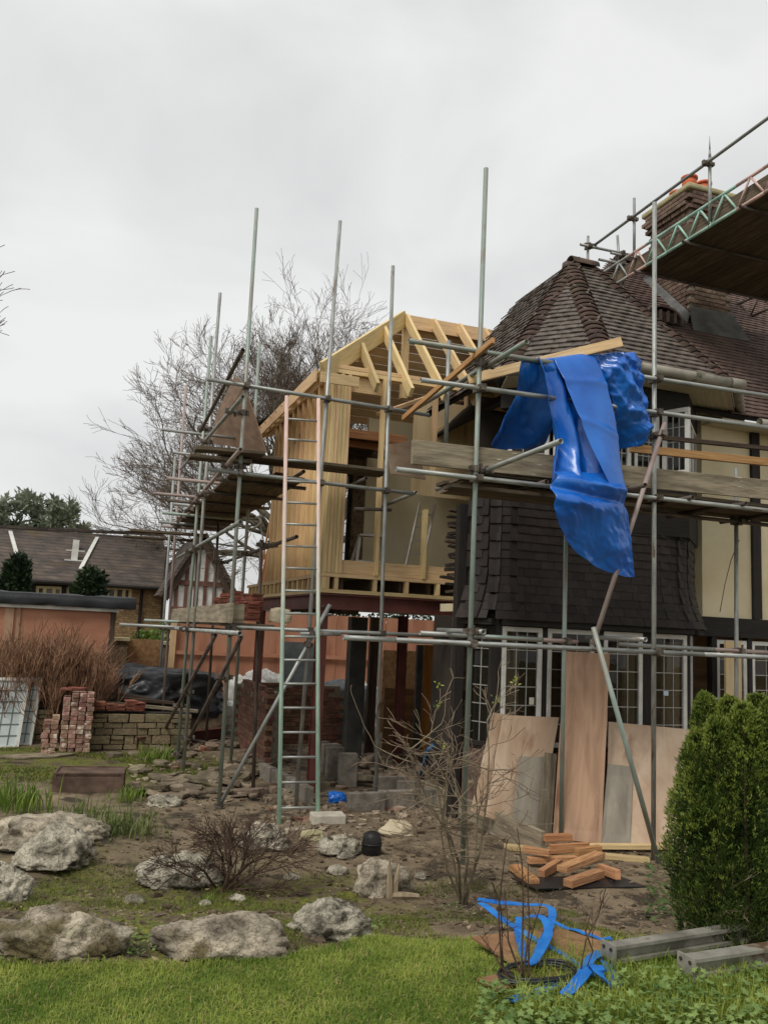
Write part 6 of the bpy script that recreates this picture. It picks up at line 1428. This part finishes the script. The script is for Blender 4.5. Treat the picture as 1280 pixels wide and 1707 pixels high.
for k in range(34):
    x, y = rd.uniform(600, 730), rd.uniform(1265, 1312); p = onZ(x, y, 0)
    flag(p+V((0, 0, rd.uniform(0, .12))), rd.uniform(.08, .2), rd.uniform(.06, .15), rd.uniform(.03, .07), 100+k, 'piece of stone rubble heaped behind the thorny bush', rd.uniform(0, 6), 'stone rubble behind the bush', rd.gauss(0, .25))
for k in range(10):
    x, y = rd.uniform(560, 1000), rd.uniform(1400, 1470); p = G(x, y); flag(p-V((0, 0, .005)), rd.uniform(.02, .05), rd.uniform(.02, .04), .015, 200+k, 'small stone chip on the mud in front of the bay', rd.uniform(0, 6), 'stone chips on the mud')
for k, (x, y, rx, ry, lab) in enumerate(((292, 1305, .26, .12, 'thick flat stone propped at the foot of the left poles'), (190, 1262, .13, .1, 'lone flat stone before the low stone wall'), (60, 1262, .6, .2, 'long paving slab below the leaning window frames'), (410, 1325, .35, .08, 'long flat stone beside the brace foot'))):
    flag(G(x, y), rx, ry, .06 if k != 2 else .03, 300+k, lab, .2)
# brown rusty trough
p = onZ(90, 1322, 0); q = onZ(200, 1322, 0); t = onY(145, 1288, p.y).z; b = MB(); d_ = (q-p).normalized(); s_ = V((-d_.y, d_.x, 0)); b.slab([p, q, q+V((0, 0, t)), p+V((0, 0, t))], .03); b.slab([p+s_*.5, p+s_*.5+V((0, 0, t)), q+s_*.5+V((0, 0, t)), q+s_*.5], .03); b.slab([p, p+V((0, 0, t)), p+s_*.5+V((0, 0, t)), p+s_*.5], -.03); b.slab([q, q+s_*.5, q+s_*.5+V((0, 0, t)), q+V((0, 0, t))], -.03); b.slab([p+V((0, 0, t-.015)), q+V((0, 0, t-.015)), q+s_*.5+V((0, 0, t-.015)), p+s_*.5+V((0, 0, t-.015))], .03)
single('garden_trough', b, mat('rusty_brown', (78, 62, 52), (110, 90, 76), 5, .9, .3), 'low brown rusty trough behind the strap leaved plants', 'trough')
b_ = thing('steel_joist', onZ(300, 1232, 0), 'dark red steel beam lying on the ground behind the left scaffold poles', 'steel beam'); ibeam(onZ(228, 1240, .1), onZ(376, 1222, .1), .14, .2, parent=b_, name='beam')
for k, (a, c, lab) in enumerate((((160, 1170), (330, 1186), 'long pale plank lying before the black sheeting'), ((150, 1160), (290, 1172), 'old plank lying on the stone wall by the black sheeting'), ((170, 1152), (250, 1166), 'short dark plank against the black covered pile'))):
    loose('timber_plank', onY(*a, 15.3+.15*k), onY(*c, 15.2+.15*k), .1, .05, m_wood_d if k else m_board, lab)
# plank on edge and loose planks in front of the bay
b = MB(); b.beam(onZ(706, 1318, .12), onZ(905, 1408, .12), .05, .24); single('timber_kerb', b, m_wood_d if False else m_board, 'weathered board on edge running from the bush to the leaning sheets', 'board', bevel=.004)
loose('timber_plank', G(840, 1417)+V((0, 0, .03)), G(1082, 1440)+V((0, 0, .03)), .09, .045, m_wood, 'long yellowish plank lying on the mud behind the cut timber pile')
loose('timber_plank', onZ(958, 1411, .03), onZ(1112, 1412, .03), .08, .045, m_wood, 'pale plank lying at the foot of the leaning sheets')
m_cut = mat('split_timber', (140, 92, 62), (204, 158, 112), 3, .7, .3, coord='UV', stretch=WST, rnd=.2, hue=.01, lo=.35, hi=.6, dist=1.2)
cuts = [((858, 1456), (890, 1482), .02), ((902, 1470), (932, 1452), .03), ((880, 1446), (960, 1448), .03), ((916, 1440), (980, 1436), .1), ((946, 1486), (1000, 1470), .03), ((936, 1474), (1000, 1452), .09), ((960, 1446), (1000, 1440), .1), ((872, 1440), (916, 1450), .1), ((1000, 1460), (1030, 1476), .03), ((905, 1432), (950, 1430), .16)]
names_ = ['orange cut timber lying apart at the left of the offcut pile', 'short offcut with pale sawn end at the front left of the pile', 'offcut across the back of the pile', 'offcut lying on top of the pile at the back', 'large offcut at the front right of the pile', 'slanting offcut on top at the front of the pile', 'short offcut on top at the right of the pile', 'offcut perched at the top left of the pile', 'offcut lying apart at the right of the pile', 'topmost short offcut of the timber pile']
for k, ((a, c, z), lab) in enumerate(zip(cuts, names_)): loose('timber_offcut', G(*a)+V((0, 0, z+.03)), G(*c)+V((0, 0, z+.03+.012*(k % 3))), (.1, .06, .075, .05, .09)[k % 5], (.05, .07, .05, .08, .06)[k % 5], (m_wood_o, m_cut, m_cut)[k % 3], lab, 'timber offcut', 'sawn timber offcuts', .0015)
p = G(968, 1478); b = MB(); b.slab([p+V((-.5, .3, .012)), p+V((-.45, -.02, .012)), p+V((.55, -.15, .012)), p+V((.5, .2, .012))], .008); single('rubber_mat', b, m_bsheet, 'black sheet on the ground under the offcut pile', 'sheet')
# upturned black pot
c = G(619, 1424); b = MB(); pr = [(.085, 0), (.092, .02), (.09, .1), (.085, .15), (.07, .185), (.04, .2), (.0, .203)]; n = 20; i0 = 0
for r, z in pr:
    for k in range(n): a = 2*math.pi*k/n; b.v.append((c.x+r*math.cos(a)*(1+.02*math.sin(3*a)), c.y+r*math.sin(a), c.z+z))
for g in range(len(pr)-1):
    for k in range(n): b.face((g*n+k, g*n+(k+1) % n, (g+1)*n+(k+1) % n, (g+1)*n+k), [(0, 0), (1, 0), (1, 1), (0, 1)])
b.tube(c+V((0, 0, .085)), c+V((0, 0, .1)), .096, 20, .9)
single('black_pot', b, mat('black_plastic', (24, 23, 22), (44, 42, 40), 8, .5, .2), 'black rounded plastic pot upside down among the rocks', 'pot', smooth=True)
# rotten stump right of it
b = MB(); c = G(652, 1498)
for k in range(5): b.path([c+V((.02*math.sin(k*2), .02*math.cos(k*2), -.02)), c+V((.03*math.sin(k*2), .03*math.cos(k*2), .12)), c+V((.05*math.sin(k*2), .05*math.cos(k*2), .2+.05*(k % 3)))], [.03, .022, .006], 6)
b.path([c+V((-.02, 0, .02)), c+V((.08, -.05, .03)), c+V((.2, -.06, .02))], [.03, .028, .02], 6)
single('tree_stump', b, mat('split_wood', (104, 88, 68), (176, 160, 132), 9, .9, .4, stretch=(1, 1, .2)), 'small splintered stump with a dark root below the black pot', 'stump')
# ------------------------------------------------------------------ brown sheet, blue slings, cable, steel beams on the lawn
b = MB(); Z5 = .53
for pts in ([(786, 1562), (905, 1548), (1000, 1552), (1010, 1590), (960, 1625), (880, 1640), (845, 1600)], ): b.slab([onZ(x, y, Z5+.012) for x, y in pts][::-1], .012)
single('brown_sheet', b, mat('wet_hardboard', (116, 84, 58), (152, 116, 84), 5, .75, .2, patch=((92, 66, 46), 4, .6)), 'brown hardboard sheet lying on the grass under the blue slings', 'sheet')
b = MB(); b.slab([onZ(x, y, Z5+.012) for x, y in [(795, 1632), (850, 1618), (870, 1640), (830, 1650)]][::-1], .01); single('brown_sheet', b, MT['wet_hardboard'], 'small brown board scrap left of the coiled cable', 'sheet')
m_sling = mat('blue_webbing', (22, 96, 176), (48, 128, 206), 6, .6, .25, bscale=60)
def ribbon(pts, w, label, seed=0, edge=False):
    b = MB(); n = 60; P = [V(p) for p in pts]; k0 = None
    def cm(t):
        x = t*(len(P)-1); i = min(len(P)-2, int(x)); f = x-i; p0, p1, p2, p3 = P[max(i-1, 0)], P[i], P[i+1], P[min(i+2, len(P)-1)]
        return .5*((2*p1)+(p2-p0)*f+(2*p0-5*p1+4*p2-p3)*f*f+(3*p1-p0-3*p2+p3)*f*f*f)
    for i in range(n+1):
        t = i/n; p = cm(t); d = (cm(min(1, t+.01))-cm(max(0, t-.01))).normalized(); s = d.cross(V((0, 0, 1))); s = s.normalized() if s.length > .05 else V((1, 0, 0)); u = s.cross(d)
        tw = .35*noise.noise((t*4+seed, seed, 0))+(.9 if edge else 0); s2 = s*math.cos(tw)+u*math.sin(tw); nn = s2.cross(d)*.002
        z = .012*noise.noise((t*7, seed, 3)); b.v += [tuple(p-s2*w+nn+V((0, 0, z))), tuple(p+s2*w+nn+V((0, 0, z))), tuple(p+s2*w-nn+V((0, 0, z))), tuple(p-s2*w-nn+V((0, 0, z)))]
        if i:
            a = 4*(i-1)
            for q in range(4): b.face((a+q, a+4+q, a+4+(q+1) % 4, a+(q+1) % 4), [(0, 0), (1, 0), (1, 1), (0, 1)])
    return single('lifting_sling', b, m_sling, label, 'sling', smooth=False)
def q5(x, y, h=.02): return onZ(x, y, Z5+h)
ribbon([q5(796, 1500), q5(860, 1508), q5(915, 1512), q5(918, 1540), q5(905, 1570), q5(886, 1605, .03)], .022, 'blue lifting sling looped from the bush over the brown sheet', 1)
ribbon([q5(800, 1506), q5(838, 1532), q5(880, 1560), q5(940, 1592), q5(1000, 1630), q5(1030, 1645)], .02, 'blue lifting sling running diagonally across the brown sheet', 2)
ribbon([q5(866, 1530), q5(864, 1555), q5(872, 1590), q5(884, 1608, .05), q5(900, 1585, .07), q5(914, 1555, .08), q5(905, 1532, .1), q5(880, 1528, .09), q5(866, 1534, .06)], .022, 'blue sling standing up in a narrow loop on the brown sheet', 3)
ribbon([q5(1030, 1642), q5(1010, 1606), q5(1000, 1590), q5(985, 1600, .05), q5(965, 1625, .03), q5(930, 1640), q5(850, 1668)], .024, 'crumpled blue sling end beside the coiled cable', 4)
ribbon([q5(940, 1660, .03), q5(960, 1640, .06), q5(985, 1612, .08), q5(1000, 1620, .1), q5(1020, 1650, .03)], .028, 'bunched blue sling nearest the ground cover leaves', 5)
ribbon([q5(900, 1530), q5(940, 1545), q5(985, 1560), q5(1020, 1568)], .014, 'flat blue sling running towards the steel beam', 6)
b = MB(); pts = []
for k in range(120): t = k/119; a = t*2*math.pi*4.5; r = .13+.02*math.sin(t*23); c = q5(895, 1630); pts.append(c+V((r*1.3*math.cos(a), r*.75*math.sin(a), .01+.025*t+.004*math.sin(a*3))))
b.path(pts, [.006]*120, 6); single('coiled_cable', b, m_bsheet, 'coil of black cable on the lawn beside the blue slings', 'cable', smooth=True)
m_gst = mat('galvanised_steel_beam', (120, 116, 106), (168, 164, 152), 5, .55, .2, metal=.3, patch=((110, 86, 66), 5, .6))
def channel(label, a, c, w, h, up=None):
    t = thing('steel_joist', a, label, 'steel beam'); ibeam(a, c, w, h, m_gst, t, 'beam', up)
    d = (c-a).normalized(); bb = MB(); bb.beam(a-d*.012, a-d*.001, w+.03, h+.02); bb.build('end_plate', m_gst, t)
    for i in (-1, 1):
        for j in (-1, 1): s = d.cross(V((0, 0, 1))).normalized(); p_ = a-d*.014+s*(i*w*.36)+V((0, 0, j*h*.34)); bb = MB(); bb.tube(p_, p_-d*.004, .009, 8, 0); bb.build('bolt_hole', m_dark, t)
channel('long grey steel beam lying on the grass behind, half under the yew', onZ(1016, 1590, Z5+.06), onZ(1330, 1540, Z5+.06), .07, .08)
channel('grey steel beam with bolted end plate lying in front by the yew', onZ(1146, 1612, Z5+.06), onZ(1420, 1570, Z5+.05), .08, .085)
# ------------------------------------------------------------------ plywood sheet on the high left platform, ladders inside the extension
b = MB(); pts = [onX(392, 627, 2.0), onX(408, 640, 2.0), onX(446, 755, 2.35), onX(352, 738, 2.0), onX(362, 690, 2.0)]; b.slab(pts, .015); single('plywood_sheet', b, mat('brown_plywood', (112, 88, 70), (140, 114, 92), 2, .8, .1, coord='UV', stretch=(1, 4, 1)), 'brown plywood sheet standing on the upper platform behind the corner pole', 'board')
def aladder(name, label, a0, a1, t0, t1, n, m, r=.018, cat='ladder'):
    o = thing(name, a0, label, cat)
    for p, q in ((a0, t0), (a1, t1)): bb = MB(); bb.beam(p, q, .025, .06); bb.build('stile', m, o)
    for k in range(1, n): bb = MB(); bb.beam(a0.lerp(t0, k/n), a1.lerp(t1, k/n), .03, .025); bb.build('rung', m, o)
    return o
m_alu = mat('aluminium', (176, 172, 160), (204, 200, 190), 6, .4, .05, metal=.4)
a0 = onY(672, 938, 11.6); a1 = onY(700, 938, 11.6); a0.z = a1.z = 2.8; t0 = onY(700, 838, 12.6); t1 = onY(726, 838, 12.6)
aladder('aluminium_ladder', 'aluminium ladder leaning inside the extension against the cream wall', a0, a1, t0, t1, 6, m_alu)
a0 = onY(650, 938, 11.9); a1 = onY(676, 938, 11.9); a0.z = a1.z = 2.8
st_ = thing('step_ladder', onY(610, 935, 11.8), 'small white step ladder standing on the floor inside the extension', 'step ladder')
c0, c1 = onY(592, 935, 11.6), onY(640, 938, 11.6); c0.z = c1.z = 2.8; t0, t1 = onY(601, 892, 11.75), onY(637, 894, 11.75)
for p, q in ((c0, t0), (c1, t1), (c0+V((0, .4, 0)), t0+V((0, .02, 0))), (c1+V((0, .4, 0)), t1+V((0, .02, 0)))): bb = MB(); bb.beam(p, q, .03, .04); bb.build('leg', m_white, st_)
bb = MB(); bb.beam(t0+V((-.03, 0, 0)), t1+V((.03, 0, 0)), .16, .03); bb.build('top_step', m_white, st_)
for k in (.4,): bb = MB(); bb.beam(c0.lerp(t0, k), c1.lerp(t1, k), .08, .03); bb.build('step', m_white, st_)
p = onX(412, 1040, 2.05); lump('rubble_sack', (2.35, 10.3, LP+.06), .13, .1, .11, mat('beige_sack', (166, 152, 124), (196, 184, 158), 5, .85, .2), 'full beige sack on the lower platform right of the toe board', 'sack', 40, .2, 4)
p = G(562, 1338); lump('blue_rag', (p.x, p.y, p.z), .09, .06, .07, m_tarp, 'scrap of blue plastic on the ground behind the ladder', 'plastic scrap', 41, .5, 4)
b = MB(); b.path([onZ(697, 1310, .02), onZ(703, 1290, .15), onY(715, 1250, 9.5), onY(722, 1242, 9.5)], [.03]*4, 10); single('blue_pipe', b, mat('blue_pipe', (28, 84, 132), (44, 104, 150), 5, .45, .05), 'short blue plastic pipe leaning behind the thorny bush', 'pipe', smooth=True)
b = MB(); b.path([onY(1232, 900, 8.9), onY(1218, 935, 8.9), onY(1208, 975, 8.85), onY(1200, 1020, 8.75)], [.006]*4, 6); single('hanging_cable', b, m_red, 'thin reddish cable hanging beside the tile hung bay', 'cable')

# soil banked up behind that board, under the leaning sheets
b = MB(); q0, q1 = onZ(712, 1318, 0), onZ(900, 1408, 0); w0, w1 = V((q0.x+.9, q0.y+.2, 0)), V((4.95, 8.62, 0))
k_ = len(b.v); pts = []
for i in range(15):
    for j in range(9):
        u, v = i/14, j/8; p = q0.lerp(q1, u).lerp(w0.lerp(w1, u), v); z = (.16+.2*v)*(1-sm(.82, 1, u)*.85)+.03*noise.noise((p.x*5, p.y*5, 0)); b.v.append((p.x, p.y+.03, z))
for i in range(14):
    for j in range(8): a = k_+i*9+j; b.face((a, a+9, a+10, a+1), [(0, 0), (1, 0), (1, 1), (0, 1)])
o = b.build('soil_bank', m_soil, None, True); structure(o)
# fine rubble over the trampled site
r_ = np.random.default_rng(77); P_ = []
while len(P_) < 1000:
    x, y = r_.uniform(215, 800), r_.uniform(1238, 1400)
    if y > 1340 and x < 450 or (y > 1380 and x > 640): continue
    p = onZ(x, y, 0); P_.append((p.x, p.y, ground_z(p.x, p.y)))
P_ = np.array(P_); n_ = len(P_); S_ = r_.uniform(.01, .04, n_)*np.where(r_.random(n_) < .1, 2, 1); cu = np.array([(x, y, z) for x in (-1, 1) for y in (-1, 1) for z in (-1, 1)], float)
V8 = cu[None]*S_[:, None, None]*r_.uniform(.35, 1.4, (n_, 1, 3))*np.array([1, 1, .4])+r_.normal(0, .15, (n_, 8, 3))*S_[:, None, None]
an = r_.uniform(0, 6.28, n_); ca, sa = np.cos(an)[:, None], np.sin(an)[:, None]; X_ = V8[:, :, 0]*ca-V8[:, :, 1]*sa; Y_ = V8[:, :, 0]*sa+V8[:, :, 1]*ca; V8[:, :, 0] = X_; V8[:, :, 1] = Y_; V8 += P_[:, None, :]; V8[:, :, 2] += S_[:, None]*.3
fq = np.array([(0, 1, 3, 2), (4, 6, 7, 5), (0, 4, 5, 1), (2, 3, 7, 6), (0, 2, 6, 4), (1, 5, 7, 3)])
g_ = stuff(npmesh('rubble', V8.reshape(-1, 3), (np.arange(n_)[:, None, None]*8+fq[None]).reshape(-1, 4), mat('mixed_rubble', (92, 76, 62), (176, 160, 138), 5, .95, .4, patch=((132, 84, 64), 3, .58)))); g_['label'] = 'fine broken stone and brick rubble over the building site'; g_['category'] = 'rubble'
rd = random.Random(55)
for k in range(14):
    x, y = rd.uniform(440, 760), rd.uniform(1255, 1330); p = onZ(x, y, .03); a = rd.uniform(-.6, .6)+(1.2 if k % 3 == 0 else 0); L_ = rd.uniform(.2, .6); d_ = V((math.cos(a), math.sin(a), rd.uniform(-.05, .15)))
    loose('timber_scrap', p, p+d_*L_, rd.uniform(.03, .09), rd.uniform(.02, .045), m_wood_d if k % 2 else m_board, 'scrap of old timber lying in the rubble under the extension', 'timber scrap', 'timber scraps in the rubble')

# clods of earth
r_ = np.random.default_rng(78); P_ = littergen(3200, r_); n_ = len(P_); S_ = r_.uniform(.008, .022, n_)*np.where(r_.random(n_) < .08, 1.8, 1)
V8 = cu[None]*S_[:, None, None]*r_.uniform(.5, 1.2, (n_, 1, 3))*np.array([1, 1, .55])+r_.normal(0, .28, (n_, 8, 3))*S_[:, None, None]+P_[:, None, :]
g_ = stuff(npmesh('soil_clods', V8.reshape(-1, 3), (np.arange(n_)[:, None, None]*8+fq[None]).reshape(-1, 4), mat('earth_clod', (70, 59, 46), (112, 97, 78), 7, .95, .5))); g_['label'] = 'small clods of earth on the bed and the mud'; g_['category'] = 'soil'
